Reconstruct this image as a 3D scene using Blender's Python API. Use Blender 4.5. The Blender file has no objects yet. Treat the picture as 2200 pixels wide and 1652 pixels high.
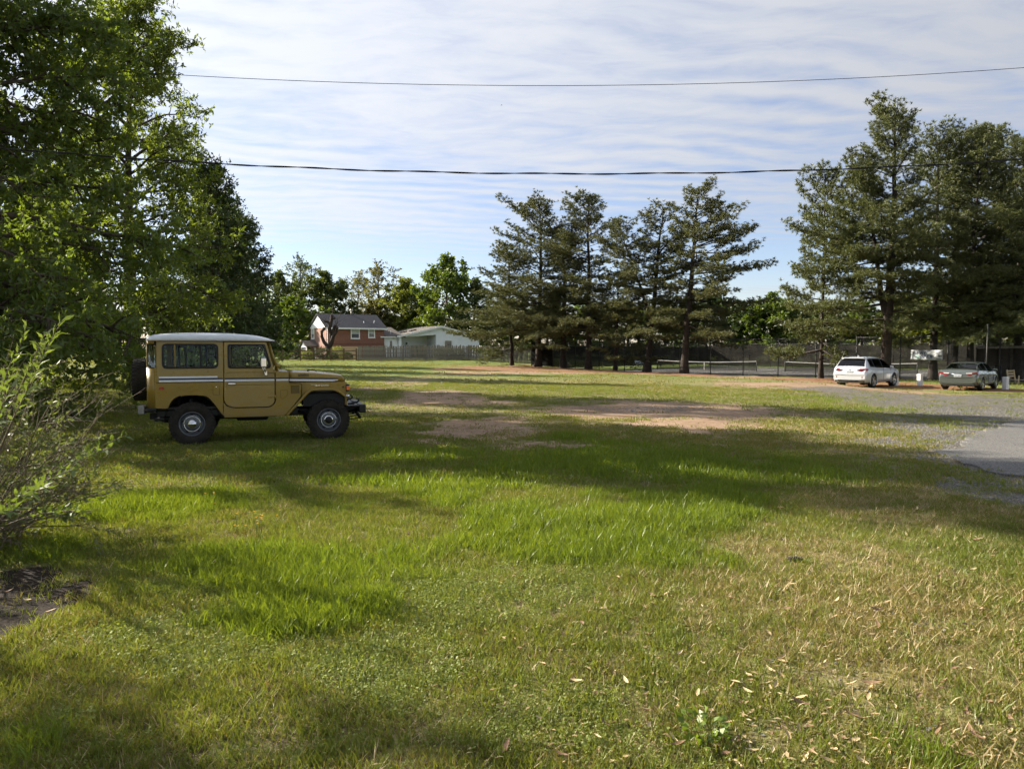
import bpy, bmesh, math, random
import numpy as np
from mathutils import Vector, Matrix, Euler

R = math.radians
SC = bpy.context.scene
COL = SC.collection

# ------------------------------------------------------------------ camera
CAM_H = 1.6
F_PX = 1589.0          # focal length in pixels of a 2200-wide frame
CX, CY = 1100.0, 826.0
HORIZON = 750.0
cam_d = bpy.data.cameras.new('camera')
cam_d.sensor_width = 36.0
cam_d.lens = F_PX / 2200.0 * 36.0
cam_d.clip_start = 0.1
cam_d.clip_end = 5000
cam = bpy.data.objects.new('camera', cam_d)
COL.objects.link(cam)
cam.location = (0, 0, CAM_H)
cam.rotation_euler = (R(90) - math.atan((CY - HORIZON) / F_PX), 0, 0)
SC.camera = cam

# ------------------------------------------------------------------ exposure
SC.view_settings.view_transform = 'Standard'
SC.view_settings.look = 'None'
SC.view_settings.exposure = 1.6
SC.view_settings.gamma = 1.0
SC.view_settings.use_curve_mapping = False
SC.cycles.max_bounces = 5
SC.cycles.diffuse_bounces = 2
SC.cycles.glossy_bounces = 2
SC.cycles.transmission_bounces = 4
SC.cycles.transparent_max_bounces = 8
SC.cycles.caustics_reflective = False
SC.cycles.caustics_refractive = False
SC.cycles.use_denoising = True
SC.cycles.use_adaptive_sampling = True
SC.cycles.adaptive_threshold = 0.03
SC.cycles.use_light_tree = False

# ------------------------------------------------------------------ sun
SUN_AZ = R(-66)        # clockwise from straight ahead: well to the left, a little in front
SUN_EL = R(27)
SUN = Vector((math.sin(SUN_AZ) * math.cos(SUN_EL), math.cos(SUN_AZ) * math.cos(SUN_EL), math.sin(SUN_EL)))
sun_d = bpy.data.lights.new('sun', 'SUN')
sun_d.energy = 5.0
sun_d.angle = R(0.6)
sun_d.color = (1.0, 0.90, 0.75)
sun = bpy.data.objects.new('sun', sun_d)
sun.rotation_euler = (-SUN).to_track_quat('-Z', 'Y').to_euler()
sun.location = (-30, 20, 30)
COL.objects.link(sun)


# ------------------------------------------------------------------ node helper
class NB:
    def __init__(self, nt):
        self.nt = nt
        nt.nodes.clear()

    def node(self, typ, **kw):
        n = self.nt.nodes.new(typ)
        for k, v in kw.items():
            setattr(n, k, v)
        return n

    def put(self, sock, v):
        if v is None:
            return
        if isinstance(v, bpy.types.NodeSocket):
            self.nt.links.new(v, sock)
        else:
            if isinstance(v, (tuple, list)) and len(v) == 3 and sock.type == 'RGBA':
                v = (*v, 1)
            sock.default_value = v

    def math(self, op, a, b=None, c=None, clamp=False):
        n = self.node('ShaderNodeMath', operation=op, use_clamp=clamp)
        for i, v in enumerate((a, b, c)):
            self.put(n.inputs[i], v)
        return n.outputs[0]

    def vmath(self, op, a, b=None, out=0):
        n = self.node('ShaderNodeVectorMath', operation=op)
        self.put(n.inputs[0], a)
        self.put(n.inputs[1], b)
        return n.outputs[out]

    def mix(self, f, a, b, typ='MIX'):
        n = self.node('ShaderNodeMix', data_type='RGBA', blend_type=typ)
        self.put(n.inputs['Factor'], f)
        self.put(n.inputs[6], a)
        self.put(n.inputs[7], b)
        return n.outputs[2]

    def noise(self, vec, scale, detail=3, rough=0.55, dist=0.0, col=False):
        n = self.node('ShaderNodeTexNoise')
        self.put(n.inputs['Vector'], vec)
        n.inputs['Scale'].default_value = scale
        n.inputs['Detail'].default_value = detail
        n.inputs['Roughness'].default_value = rough
        n.inputs['Distortion'].default_value = dist
        return n.outputs[1 if col else 0]

    def vor(self, vec, scale, out=0, feature='F1'):
        n = self.node('ShaderNodeTexVoronoi', feature=feature)
        self.put(n.inputs['Vector'], vec)
        n.inputs['Scale'].default_value = scale
        return n.outputs[out]

    def ramp(self, f, *stops):
        n = self.node('ShaderNodeValToRGB')
        e = n.color_ramp.elements
        while len(e) < len(stops):
            e.new(0.5)
        for el, (p, c) in zip(e, stops):
            el.position = p
            el.color = (*c, 1) if isinstance(c, (tuple, list)) else (c, c, c, 1)
        self.put(n.inputs[0], f)
        return n.outputs[0]

    def step(self, f, lo, hi):
        n = self.node('ShaderNodeMapRange', interpolation_type='SMOOTHSTEP')
        self.put(n.inputs[0], f)
        n.inputs[1].default_value = lo
        n.inputs[2].default_value = hi
        return n.outputs[0]

    def mapping(self, vec, loc=(0, 0, 0), rot=(0, 0, 0), scale=(1, 1, 1)):
        n = self.node('ShaderNodeMapping')
        self.put(n.inputs[0], vec)
        n.inputs[1].default_value = loc
        n.inputs[2].default_value = rot
        n.inputs[3].default_value = scale
        return n.outputs[0]

    def obj(self):
        return self.node('ShaderNodeTexCoord').outputs['Object']

    def pos(self):
        return self.node('ShaderNodeNewGeometry').outputs['Position']

    def bump(self, h, strength=0.5, dist=0.02):
        n = self.node('ShaderNodeBump')
        n.inputs['Strength'].default_value = strength
        n.inputs['Distance'].default_value = dist
        self.put(n.inputs['Height'], h)
        return n.outputs[0]

    def attr(self, name, typ='GEOMETRY'):
        return self.node('ShaderNodeAttribute', attribute_name=name, attribute_type=typ)

    def sep(self, c):
        n = self.node('ShaderNodeSeparateColor')
        self.put(n.inputs[0], c)
        return n.outputs

    def pbr(self, col, rough=0.6, metal=0.0, normal=None, spec=0.5, coat=0.0, trans=0.0, ior=1.45, emis=None):
        n = self.node('ShaderNodeBsdfPrincipled')
        self.put(n.inputs['Base Color'], col)
        self.put(n.inputs['Roughness'], rough)
        self.put(n.inputs['Metallic'], metal)
        n.inputs['Specular IOR Level'].default_value = spec
        n.inputs['Coat Weight'].default_value = coat
        n.inputs['Coat Roughness'].default_value = 0.06
        n.inputs['Transmission Weight'].default_value = trans
        n.inputs['IOR'].default_value = ior
        self.put(n.inputs['Normal'], normal)
        return n.outputs[0]

    def out(self, sh, world=False):
        n = self.node('ShaderNodeOutputWorld' if world else 'ShaderNodeOutputMaterial')
        self.nt.links.new(sh, n.inputs[0])


# ------------------------------------------------------------------ sky
world = bpy.data.worlds.new('World')
SC.world = world
world.use_nodes = True
world.cycles.sampling_method = 'MANUAL'
world.cycles.sample_map_resolution = 512
b = NB(world.node_tree)
sky = b.node('ShaderNodeTexSky', sky_type='NISHITA')
sky.sun_disc = False
sky.sun_elevation = SUN_EL
sky.sun_rotation = SUN_AZ
sky.altitude = 50
sky.air_density = 1.0
sky.dust_density = 0.35
sky.ozone_density = 1.3
d = b.node('ShaderNodeTexCoord').outputs['Generated']
sx = b.node('ShaderNodeSeparateXYZ')
b.put(sx.inputs[0], d)
el = b.math('MAXIMUM', sx.outputs[2], 0.0)
den = b.math('ADD', el, 0.035)
pl = b.node('ShaderNodeCombineXYZ')                       # the cloud deck: a flat layer seen from below
b.put(pl.inputs[0], b.math('DIVIDE', sx.outputs[0], den))
b.put(pl.inputs[1], b.math('DIVIDE', sx.outputs[1], den))
v0 = pl.outputs[0]
warp = b.vmath('SCALE', b.noise(v0, 0.7, 3, col=True), None)
warp.node.inputs[3].default_value = 0.55
v1 = b.vmath('ADD', v0, warp)
big = b.noise(b.mapping(v1, rot=(0, 0, R(14)), scale=(0.30, 0.55, 1)), 1.0, 3, 0.6)
fine = b.noise(b.mapping(v1, rot=(0, 0, R(-12)), scale=(2.2, 4.6, 1)), 1.6, 4, 0.62, 0.3)
rot = b.node('ShaderNodeSeparateXYZ')
b.put(rot.inputs[0], b.mapping(v1, rot=(0, 0, R(-13))))
phase = b.math('ADD', b.math('MULTIPLY', rot.outputs[1], 30.0), b.math('MULTIPLY', b.noise(v0, 1.3, 3, 0.6), 11.0))
waves = b.math('MULTIPLY', b.math('SINE', phase), b.step(b.noise(b.mapping(v0, loc=(3, 1, 0)), 0.9, 2), 0.36, 0.66))   # rippled rows of thin cloud
cov = b.math('ADD', b.math('MULTIPLY', big, 0.62), b.math('ADD', b.math('MULTIPLY', waves, 0.085), b.math('MULTIPLY', fine, 0.46)))
rise = b.step(el, 0.085, 0.25)                            # the deck thins out towards the horizon
cov = b.math('ADD', cov, b.math('MULTIPLY', b.math('SUBTRACT', rise, 0.5), 0.26))
mask = b.step(cov, 0.36, 0.80)
mask = b.math('ADD', b.math('MULTIPLY', mask, 0.78), b.math('MULTIPLY', rise, 0.17))
cosg = b.vmath('DOT_PRODUCT', b.vmath('NORMALIZE', d), tuple(SUN), out=1)
glow = b.math('POWER', b.math('MAXIMUM', b.math('ADD', b.math('MULTIPLY', cosg, 0.5), 0.5), 0.0), 2.2)
cl = b.math('ADD', 2.55, b.math('MULTIPLY', glow, 4.0))    # thin cloud scatters light forward, brighter near the sun
cc = b.node('ShaderNodeCombineXYZ')
b.put(cc.inputs[0], b.math('MULTIPLY', cl, 0.95))
b.put(cc.inputs[1], b.math('MULTIPLY', cl, 0.985))
b.put(cc.inputs[2], b.math('MULTIPLY', cl, 1.06))
skyblue = b.mix(1.0, sky.outputs[0], (0.86, 0.83, 0.95), 'MULTIPLY')
skycol = b.mix(mask, skyblue, cc.outputs[0])
bg = b.node('ShaderNodeBackground')
b.put(bg.inputs[0], skycol)
bg.inputs[1].default_value = 0.062
b.out(bg.outputs[0], world=True)


# ------------------------------------------------------------------ object helpers
def link(o, parent=None):
    COL.objects.link(o)
    if parent is not None:
        o.parent = parent
    return o


def tag(o, label=None, cat=None, group=None, kind=None):
    if label:
        o['label'] = label
    if cat:
        o['category'] = cat
    if group:
        o['group'] = group
    if kind:
        o['kind'] = kind
    return o


def thing(name, label, cat, loc=(0, 0, 0), rz=0.0, group=None):
    o = bpy.data.objects.new(name, None)
    o.empty_display_size = 0.3
    COL.objects.link(o)
    o.location = loc
    o.rotation_euler = (0, 0, rz)
    return tag(o, label, cat, group)


def np_mesh(name, verts, faces, smooth=False):
    """verts (n,3) array; faces (m,k) array, one k."""
    me = bpy.data.meshes.new(name)
    verts = np.ascontiguousarray(verts, dtype=np.float32)
    faces = np.ascontiguousarray(faces, dtype=np.int32)
    n, m, k = len(verts), len(faces), faces.shape[1]
    me.vertices.add(n)
    me.vertices.foreach_set('co', verts.ravel())
    me.loops.add(m * k)
    me.loops.foreach_set('vertex_index', faces.ravel())
    me.polygons.add(m)
    me.polygons.foreach_set('loop_start', np.arange(0, m * k, k, dtype=np.int32))
    if smooth:
        me.polygons.foreach_set('use_smooth', np.ones(m, dtype=bool))
    me.update(calc_edges=True)
    return me


def obj(name, me, mat=None, parent=None, loc=None, rot=None):
    o = bpy.data.objects.new(name, me)
    if mat is not None and len(me.materials) == 0:
        me.materials.append(mat)
    link(o, parent)
    if loc is not None:
        o.location = loc
    if rot is not None:
        o.rotation_euler = rot
    return o


def copy_tree(o, parent=None):
    c = o.copy()
    COL.objects.link(c)
    if parent is not None:
        c.parent = parent
    for ch in list(o.children):
        copy_tree(ch, c)
    return c


class MB:
    """Collects boxes, tubes, lathes, prisms into one mesh."""

    def __init__(self):
        self.v = []
        self.f = []
        self.sm = []

    def add(self, vs, fs, smooth=False, M=None):
        k = len(self.v)
        if M is not None:
            vs = [tuple(M @ Vector(p)) for p in vs]
        self.v += [tuple(p) for p in vs]
        for f in fs:
            self.f.append([i + k for i in f])
            self.sm.append(smooth)
        return self

    def box(self, x0, x1, y0, y1, z0, z1, M=None, bev=0.0):
        if bev > 0:
            bm = bmesh.new()
            bmesh.ops.create_cube(bm, size=1)
            for v in bm.verts:
                v.co = Vector(((x0 + x1) / 2 + v.co.x * (x1 - x0), (y0 + y1) / 2 + v.co.y * (y1 - y0), (z0 + z1) / 2 + v.co.z * (z1 - z0)))
            bmesh.ops.bevel(bm, geom=bm.edges[:], offset=bev, segments=2, affect='EDGES', profile=0.5)
            bm.verts.index_update()
            self.add([tuple(v.co) for v in bm.verts], [[v.index for v in f.verts] for f in bm.faces], False, M)
            bm.free()
            return self
        vs = [(x, y, z) for z in (z0, z1) for y in (y0, y1) for x in (x0, x1)]
        fs = [(0, 2, 3, 1), (4, 5, 7, 6), (0, 1, 5, 4), (2, 6, 7, 3), (0, 4, 6, 2), (1, 3, 7, 5)]
        return self.add(vs, fs, False, M)

    def tube(self, pts, rad, n=8, M=None, caps=True, smooth=True):
        pts = [Vector(p) for p in pts]
        if not hasattr(rad, '__len__'):
            rad = [rad] * len(pts)
        vs, fs = [], []
        up = Vector((0, 0, 1))
        prev = None
        for i, p in enumerate(pts):
            t = (pts[min(i + 1, len(pts) - 1)] - pts[max(i - 1, 0)]).normalized()
            if prev is None:
                a = t.cross(up if abs(t.z) < 0.95 else Vector((1, 0, 0))).normalized()
            else:
                a = (prev - t * prev.dot(t)).normalized()
            prev = a
            c = t.cross(a)
            for k in range(n):
                th = 2 * math.pi * k / n
                vs.append(p + (a * math.cos(th) + c * math.sin(th)) * rad[i])
        for i in range(len(pts) - 1):
            for k in range(n):
                k2 = (k + 1) % n
                fs.append((i * n + k, i * n + k2, (i + 1) * n + k2, (i + 1) * n + k))
        if caps:
            fs.append(tuple(reversed(range(n))))
            fs.append(tuple(range((len(pts) - 1) * n, len(pts) * n)))
        return self.add(vs, fs, smooth, M)

    def lathe(self, prof, n=24, M=None, smooth=True, close=False):
        """prof: list of (radius, axial); axis = local Y."""
        vs, fs = [], []
        for r, a in prof:
            for k in range(n):
                th = 2 * math.pi * k / n
                vs.append((r * math.cos(th), a, r * math.sin(th)))
        m = len(prof)
        for i in range(m - 1 + (1 if close else 0)):
            j = (i + 1) % m
            for k in range(n):
                k2 = (k + 1) % n
                fs.append((i * n + k, j * n + k, j * n + k2, i * n + k2))
        return self.add(vs, fs, smooth, M)

    def prism(self, out, y0, y1, M=None):
        """out: convex-ish outline in (x,z), extruded along y."""
        n = len(out)
        vs = [(x, y0, z) for x, z in out] + [(x, y1, z) for x, z in out]
        fs = [tuple(range(n)), tuple(reversed(range(n, 2 * n)))]
        for i in range(n):
            j = (i + 1) % n
            fs.append((i, i + n, j + n, j))
        return self.add(vs, fs, False, M)

    def mesh(self, name):
        me = bpy.data.meshes.new(name)
        me.from_pydata(self.v, [], self.f)
        me.polygons.foreach_set('use_smooth', np.array(self.sm, dtype=bool))
        me.update()
        bm = bmesh.new()
        bm.from_mesh(me)
        bmesh.ops.recalc_face_normals(bm, faces=bm.faces)
        bm.to_mesh(me)
        bm.free()
        return me

    def build(self, name, mat=None, parent=None, loc=None, rot=None):
        return obj(name, self.mesh(name), mat, parent, loc, rot)


def rounded(pts, rad, seg=5):
    """Round the corners of a closed 2-D outline; rad is one number or one per corner."""
    n = len(pts)
    out = []
    for i, p in enumerate(pts):
        r = rad[i] if hasattr(rad, '__len__') else rad
        p0, p1, p2 = Vector(pts[i - 1]).to_2d(), Vector(p).to_2d(), Vector(pts[(i + 1) % n]).to_2d()
        a, c = p0 - p1, p2 - p1
        r = min(r, a.length * 0.49, c.length * 0.49)
        if r < 1e-4:
            out.append(tuple(p1))
            continue
        a = p1 + a.normalized() * r
        c = p1 + c.normalized() * r
        for k in range(seg + 1):
            t = k / seg
            q = a * (1 - t) ** 2 + p1 * 2 * t * (1 - t) + c * t * t
            out.append((q.x, q.y))
    return out


def sheet(outlines, thick, bevel=0.0, res=1):
    """2-D outlines (first the rim, then holes) filled and extruded: mesh in local x,y, thickness along z (-thick/2..thick/2)."""
    cu = bpy.data.curves.new('tmp', 'CURVE')
    cu.dimensions = '2D'
    cu.fill_mode = 'BOTH'
    cu.extrude = max(thick / 2 - bevel, 0.0)
    cu.bevel_depth = bevel
    cu.bevel_resolution = res
    cu.offset = -bevel
    for ol in outlines:
        s = cu.splines.new('POLY')
        s.points.add(len(ol) - 1)
        for p, q in zip(s.points, ol):
            p.co = (q[0], q[1], 0, 1)
        s.use_cyclic_u = True
    o = bpy.data.objects.new('tmp', cu)
    me = bpy.data.meshes.new_from_object(o)
    bpy.data.objects.remove(o)
    bpy.data.curves.remove(cu)
    return me


def text_mesh(s, size, extrude=0.0, shear=0.0, bold=0.0, align='LEFT', sx=1.0):
    cu = bpy.data.curves.new('tmp', 'FONT')
    cu.body = s
    cu.size = size
    cu.extrude = extrude
    cu.shear = shear
    cu.offset = bold
    cu.align_x = align
    cu.resolution_u = 3
    o = bpy.data.objects.new('tmp', cu)
    me = bpy.data.meshes.new_from_object(o)
    bpy.data.objects.remove(o)
    bpy.data.curves.remove(cu)
    if sx != 1.0:
        me.transform(Matrix.Diagonal((sx, 1, 1, 1)))
    return me


XZ = Matrix.Rotation(R(90), 4, 'X')     # local x,y sheet -> stands up in x,z, its z axis to -y


def upright(me, y=0.0, mirror=False):
    """Stand a sheet() mesh up: x stays, y becomes z; thickness along y, centred on y."""
    me.transform(Matrix.Translation((0, y, 0)) @ XZ)
    return me


# ------------------------------------------------------------------ numpy noise
def _hash(ix, iy, seed):
    h = (ix * 374761393 + iy * 668265263 + seed * 974711) & 0x7fffffff
    h = ((h ^ (h >> 13)) * 1274126177) & 0x7fffffff
    return ((h ^ (h >> 16)) & 0xffff) / 65535.0


def vnoise(x, y, scale, seed=0):
    x = np.asarray(x, float) * scale + 1000.0
    y = np.asarray(y, float) * scale + 1000.0
    ix, iy = np.floor(x).astype(np.int64), np.floor(y).astype(np.int64)
    fx, fy = x - ix, y - iy
    fx = fx * fx * (3 - 2 * fx)
    fy = fy * fy * (3 - 2 * fy)
    a = _hash(ix, iy, seed) * (1 - fx) + _hash(ix + 1, iy, seed) * fx
    c = _hash(ix, iy + 1, seed) * (1 - fx) + _hash(ix + 1, iy + 1, seed) * fx
    return a * (1 - fy) + c * fy


def fbm(x, y, scale, seed=0, oct=4):
    s, a, t = 0.0, 1.0, 0.0
    for i in range(oct):
        s = s + a * vnoise(x, y, scale * 2 ** i, seed + i * 17)
        t += a
        a *= 0.55
    return s / t


def sstep(x, lo, hi):
    t = np.clip((x - lo) / (hi - lo), 0, 1)
    return t * t * (3 - 2 * t)


# ------------------------------------------------------------------ terrain
_C = np.array([
    (0, 0, 0), (-6, 4, 0), (6, 4, 0), (-5, 13, -0.05), (-3, 13.4, -0.05), (3, 12, -0.02), (8, 11, -0.05), (-14, 16, 0.05), (0, 24, 0.0), (10, 24, -0.12), (-14, 30, 0.05),
    (18, 20, -0.2), (24, 42, -0.54), (22.6, 38.4, -0.55), (30, 38, -0.6), (14, 40, -0.2), (2, 45, 0.0), (-12, 45, 0.05),
    (20.1, 61, -0.62), (26, 54, -0.6), (12, 69, -0.5), (4.3, 77, -0.33), (2.1, 79.2, -0.25), (0, 80, -0.1), (-8, 66, 0.1), (-17, 84, 0.25), (-6, 86, 0.3),
    (-28, 84, 0.3), (-22, 105, 0.3), (0, 104, 0.3), (33, 74, -0.8), (22, 84, -0.8), (14, 92, -0.75), (46, 87, -0.85), (28, 105, -0.7), (55, 75, -0.8), (45, 50, -0.7), (60, 110, -0.6),
    (-40, 60, 0.3), (0, 160, 0.5), (-60, 160, 0.5), (80, 160, 0.2), (0, -8, 0), (-20, -6, 0), (20, -6, 0)], float)


def gz(x, y):
    x = np.asarray(x, float)
    y = np.asarray(y, float)
    num = np.zeros(np.broadcast(x, y).shape)
    den = np.zeros_like(num)
    for cx_, cy_, cz in _C:
        d2 = (x - cx_) ** 2 + (y - cy_) ** 2
        w = 1.0 / (d2 + 1.5 + 0.0012 * (cy_ * cy_)) ** 2
        num += w * cz
        den += w
    z = num / den
    z = z + (fbm(x, y, 0.35, 5, 3) - 0.5) * 0.10 * sstep(np.hypot(x + 4.3, y - 13.2), 2.0, 4.0)
    return z


def g1(x, y):
    return float(gz(np.array([x]), np.array([y]))[0])


def g0(x, y):
    """The terrain without its small bumps, for quick look-ups."""
    w = 1.0 / ((x - _C[:, 0]) ** 2 + (y - _C[:, 1]) ** 2 + 1.5 + 0.0012 * _C[:, 1] ** 2) ** 2
    return float((w * _C[:, 2]).sum() / w.sum())


def G(px, py):
    """Where the view ray through a photo pixel meets the terrain: a point of the ground."""
    p = math.atan((CY - HORIZON) / F_PX)
    tx, ty = (px - CX) / F_PX, (CY - py) / F_PX
    dy, dz = math.cos(p) + ty * math.sin(p), -math.sin(p) + ty * math.cos(p)
    dz = min(dz, -0.004)
    k = CAM_H / -dz
    for _ in range(40):
        k = 0.5 * k + 0.5 * (CAM_H - g0(tx * k, dy * k)) / -dz
    return tx * k, dy * k


def at(px, Y):
    """x of the vertical plane through photo column px at distance Y."""
    return (px - CX) / F_PX * Y


# ------------------------------------------------------------------ materials
MATS = {}


def newmat(name):
    m = bpy.data.materials.new(name)
    m.use_nodes = True
    MATS[name] = m
    return m, NB(m.node_tree)


def plain(name, col, rough=0.6, metal=0.0, var=0.18, scale=3.0, bump=0.0, bscale=40.0, spec=0.4, coat=0.0, col2=None):
    """A surface with uneven colour and fine relief."""
    m, b = newmat(name)
    p = b.obj()
    n = b.noise(p, scale, 5, 0.6)
    lo = tuple(c * (1 - var) for c in col)
    hi = col2 if col2 else tuple(min(1, c * (1 + var)) for c in col)
    c = b.ramp(n, (0.3, lo), (0.7, hi))
    nrm = b.bump(b.noise(p, bscale, 4), bump, 0.01) if bump > 0 else None
    b.out(b.pbr(c, rough, metal, nrm, spec, coat))
    return m


def foliage(name, col, col2, trans=0.4, var_scale=0.25, rough=0.5, tcol=None, gloss=0.04):
    m, b = newmat(name)
    geo = b.node('ShaderNodeNewGeometry')
    rnd = geo.outputs['Random Per Island']
    n = b.noise(geo.outputs['Position'], var_scale, 3, 0.6)
    f = b.math('ADD', b.math('MULTIPLY', rnd, 0.45), b.math('MULTIPLY', n, 0.65), clamp=True)
    c = b.ramp(f, (0.15, col), (0.85, col2))
    df = b.node('ShaderNodeBsdfDiffuse')
    b.put(df.inputs[0], c)
    tr = b.node('ShaderNodeBsdfTranslucent')
    b.put(tr.inputs[0], b.mix(1.0, c, tcol or (1.35, 1.25, 0.5), 'MULTIPLY'))
    mx = b.node('ShaderNodeMixShader')
    mx.inputs[0].default_value = trans
    b.nt.links.new(df.outputs[0], mx.inputs[1])
    b.nt.links.new(tr.outputs[0], mx.inputs[2])
    gl = b.node('ShaderNodeBsdfGlossy')
    gl.inputs['Roughness'].default_value = rough
    mx2 = b.node('ShaderNodeMixShader')
    mx2.inputs[0].default_value = gloss
    b.nt.links.new(mx.outputs[0], mx2.inputs[1])
    b.nt.links.new(gl.outputs[0], mx2.inputs[2])
    b.out(mx2.outputs[0])
    return m


def glass(name, tint=(0.6, 0.66, 0.66), clear=0.8):
    """Window glass: partly see-through, with a mirror coat."""
    m, b = newmat(name)
    tr = b.node('ShaderNodeBsdfTransparent')
    b.put(tr.inputs[0], tint)
    gl = b.node('ShaderNodeBsdfGlossy')
    gl.inputs['Roughness'].default_value = 0.02
    fr = b.node('ShaderNodeFresnel')
    fr.inputs[0].default_value = 1.5
    mx = b.node('ShaderNodeMixShader')
    b.put(mx.inputs[0], b.math('ADD', b.math('MULTIPLY', fr.outputs[0], 0.28), 1 - clear, clamp=True))
    b.nt.links.new(tr.outputs[0], mx.inputs[1])
    b.nt.links.new(gl.outputs[0], mx.inputs[2])
    b.out(mx.outputs[0])
    return m


bark = plain('bark', (0.075, 0.058, 0.045), 0.95, var=0.5, scale=5, bump=0.9, bscale=14)
bark_pine = plain('bark_pine', (0.036, 0.029, 0.024), 0.95, var=0.5, scale=4, bump=0.9, bscale=12)
steel = plain('galvanised_steel', (0.22, 0.225, 0.22), 0.5, 0.6, 0.2, 6)
dark_steel = plain('dark_steel', (0.035, 0.036, 0.035), 0.55, 0.3, 0.3, 6)
rubber = plain('rubber', (0.013, 0.012, 0.011), 0.88, 0, 0.4, 7, bump=0.3, bscale=60, col2=(0.034, 0.029, 0.023))
black_plastic = plain('black_plastic', (0.012, 0.012, 0.013), 0.6, 0, 0.3, 8)
chrome = plain('chrome', (0.62, 0.63, 0.64), 0.12, 1.0, 0.06, 6)
white_paint = plain('white_paint', (0.74, 0.74, 0.72), 0.55, 0, 0.08, 3, bump=0.05)
old_wood = plain('weathered_wood', (0.20, 0.175, 0.145), 0.9, 0, 0.45, 3, bump=0.4, bscale=20)
brown_wood = plain('brown_wood', (0.13, 0.085, 0.06), 0.9, 0, 0.4, 3, bump=0.4, bscale=20)
tan_wood = plain('tan_wood', (0.34, 0.24, 0.155), 0.9, 0, 0.3, 3, bump=0.3, bscale=20)


# ------------------------------------------------------------------ where the ground is worn, gravelled, lush
def blob(px, py, rx, ry, k=1.0):
    """An oval patch of ground, given by its middle and its reach to the right and towards the camera in the photo."""
    cx_, cy_ = G(px, py)
    x1, _ = G(px + rx, py)
    _, y0 = G(px, py + ry)
    _, y1 = G(px, max(py - ry, HORIZON + 22))
    return (cx_, (y0 + y1) / 2, max(abs(x1 - cx_), 0.15), max(abs(y1 - y0) / 2, 0.15), k)


def blobs(x, y, bl, soft=0.55):
    m = np.zeros(np.shape(x))
    wx = (fbm(x, y, 0.5, 31, 3) - 0.5)
    wy = (fbm(x, y, 0.5, 57, 3) - 0.5)
    for cx_, cy_, rx, ry, k in bl:
        q = np.hypot((x - cx_ + wx * rx * 1.1) / rx, (y - cy_ + wy * ry * 1.1) / ry)
        m = np.maximum(m, k * (1 - sstep(q, 1 - soft, 1 + soft)))
    return m


def inside(x, y, poly):
    poly = np.array(poly)
    c = np.zeros(np.shape(x), bool)
    j = len(poly) - 1
    for i in range(len(poly)):
        xi, yi = poly[i]
        xj, yj = poly[j]
        with np.errstate(divide='ignore', invalid='ignore'):
            c ^= ((yi > y) != (yj > y)) & (x < (xj - xi) * (y - yi) / (yj - yi + 1e-12) + xi)
        j = i
    return c


def poly_mask(x, y, poly, soft):
    """1 inside, falling to 0 over `soft` metres outside the edge (wavy edge)."""
    poly = np.array(poly, float)
    wx = (fbm(x, y, 0.6, 91, 3) - 0.5) * soft * 1.4
    wy = (fbm(x, y, 0.6, 44, 3) - 0.5) * soft * 1.4
    X, Y = x + wx, y + wy
    d = np.full(np.shape(x), 1e9)
    for i in range(len(poly)):
        a, c = poly[i - 1], poly[i]
        e = c - a
        t = np.clip(((X - a[0]) * e[0] + (Y - a[1]) * e[1]) / (e @ e + 1e-9), 0, 1)
        d = np.minimum(d, np.hypot(X - a[0] - t * e[0], Y - a[1] - t * e[1]))
    ins = inside(X, Y, poly)
    return np.where(ins, 0.5 + 0.5 * np.clip(d / soft, 0, 1), 0.5 - 0.5 * np.clip(d / soft, 0, 1))


DIRT = [blob(1480, 893, 230, 30, 1.15), blob(1300, 884, 190, 14, .9), blob(1040, 915, 150, 18, .9), blob(930, 857, 140, 18, 1.0),
        blob(870, 822, 90, 6, .8), blob(800, 835, 90, 8, .7), blob(1000, 930, 180, 14, .85), blob(900, 950, 70, 10, .9), blob(1130, 955, 130, 9, .75),
        blob(1130, 802, 170, 3.5, .9), blob(1400, 803, 210, 4, .95), blob(1650, 812, 120, 6, .9), blob(900, 812, 90, 4, .6), blob(980, 806, 90, 3, .7),
        blob(1000, 1015, 110, 14, .45), blob(760, 945, 120, 10, .5), blob(1850, 840, 130, 12, .95), blob(1700, 826, 120, 6, .9), blob(1650, 885, 120, 14, .6), blob(1720, 930, 150, 18, .55)]
STRAW = [blob(1130, 792, 160, 7), blob(1300, 797, 150, 4.5), blob(1440, 801, 120, 5), blob(1010, 793, 90, 5, .8), blob(1740, 815, 110, 6, .9), blob(2000, 832, 130, 7, .9), blob(1900, 826, 120, 7, .8), blob(2130, 838, 90, 7, .8)]
LUSH = [blob(1350, 1010, 430, 75, .9), blob(1250, 975, 250, 35, .9), blob(880, 1110, 430, 80, .9), blob(1250, 1130, 380, 80, .78), blob(640, 1240, 330, 70, .7), blob(450, 1100, 260, 60, .75), blob(660, 1330, 220, 75, .75),
        blob(750, 1590, 240, 70, .6), blob(300, 1500, 300, 60, .55), blob(1010, 1420, 70, 45, .6), blob(60, 1620, 120, 60, .8), blob(1700, 1200, 70, 26, .6), blob(500, 995, 330, 40, .55), blob(1660, 1010, 170, 60, .8), blob(1800, 868, 110, 14, .7),
        blob(900, 985, 170, 25, .7), blob(1950, 1620, 120, 40, .6), blob(120, 1190, 140, 40, .9), blob(840, 1590, 50, 40, .8)]
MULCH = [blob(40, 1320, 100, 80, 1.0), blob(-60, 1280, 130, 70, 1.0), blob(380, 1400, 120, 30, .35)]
GRAVEL_P = [G(*p) for p in ((1990, 846), (2250, 848), (2420, 900), (2420, 1085), (2200, 1085), (2040, 1040), (1900, 985), (1860, 945), (1990, 915), (1890, 878), (1820, 862), (1900, 850))]
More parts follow.
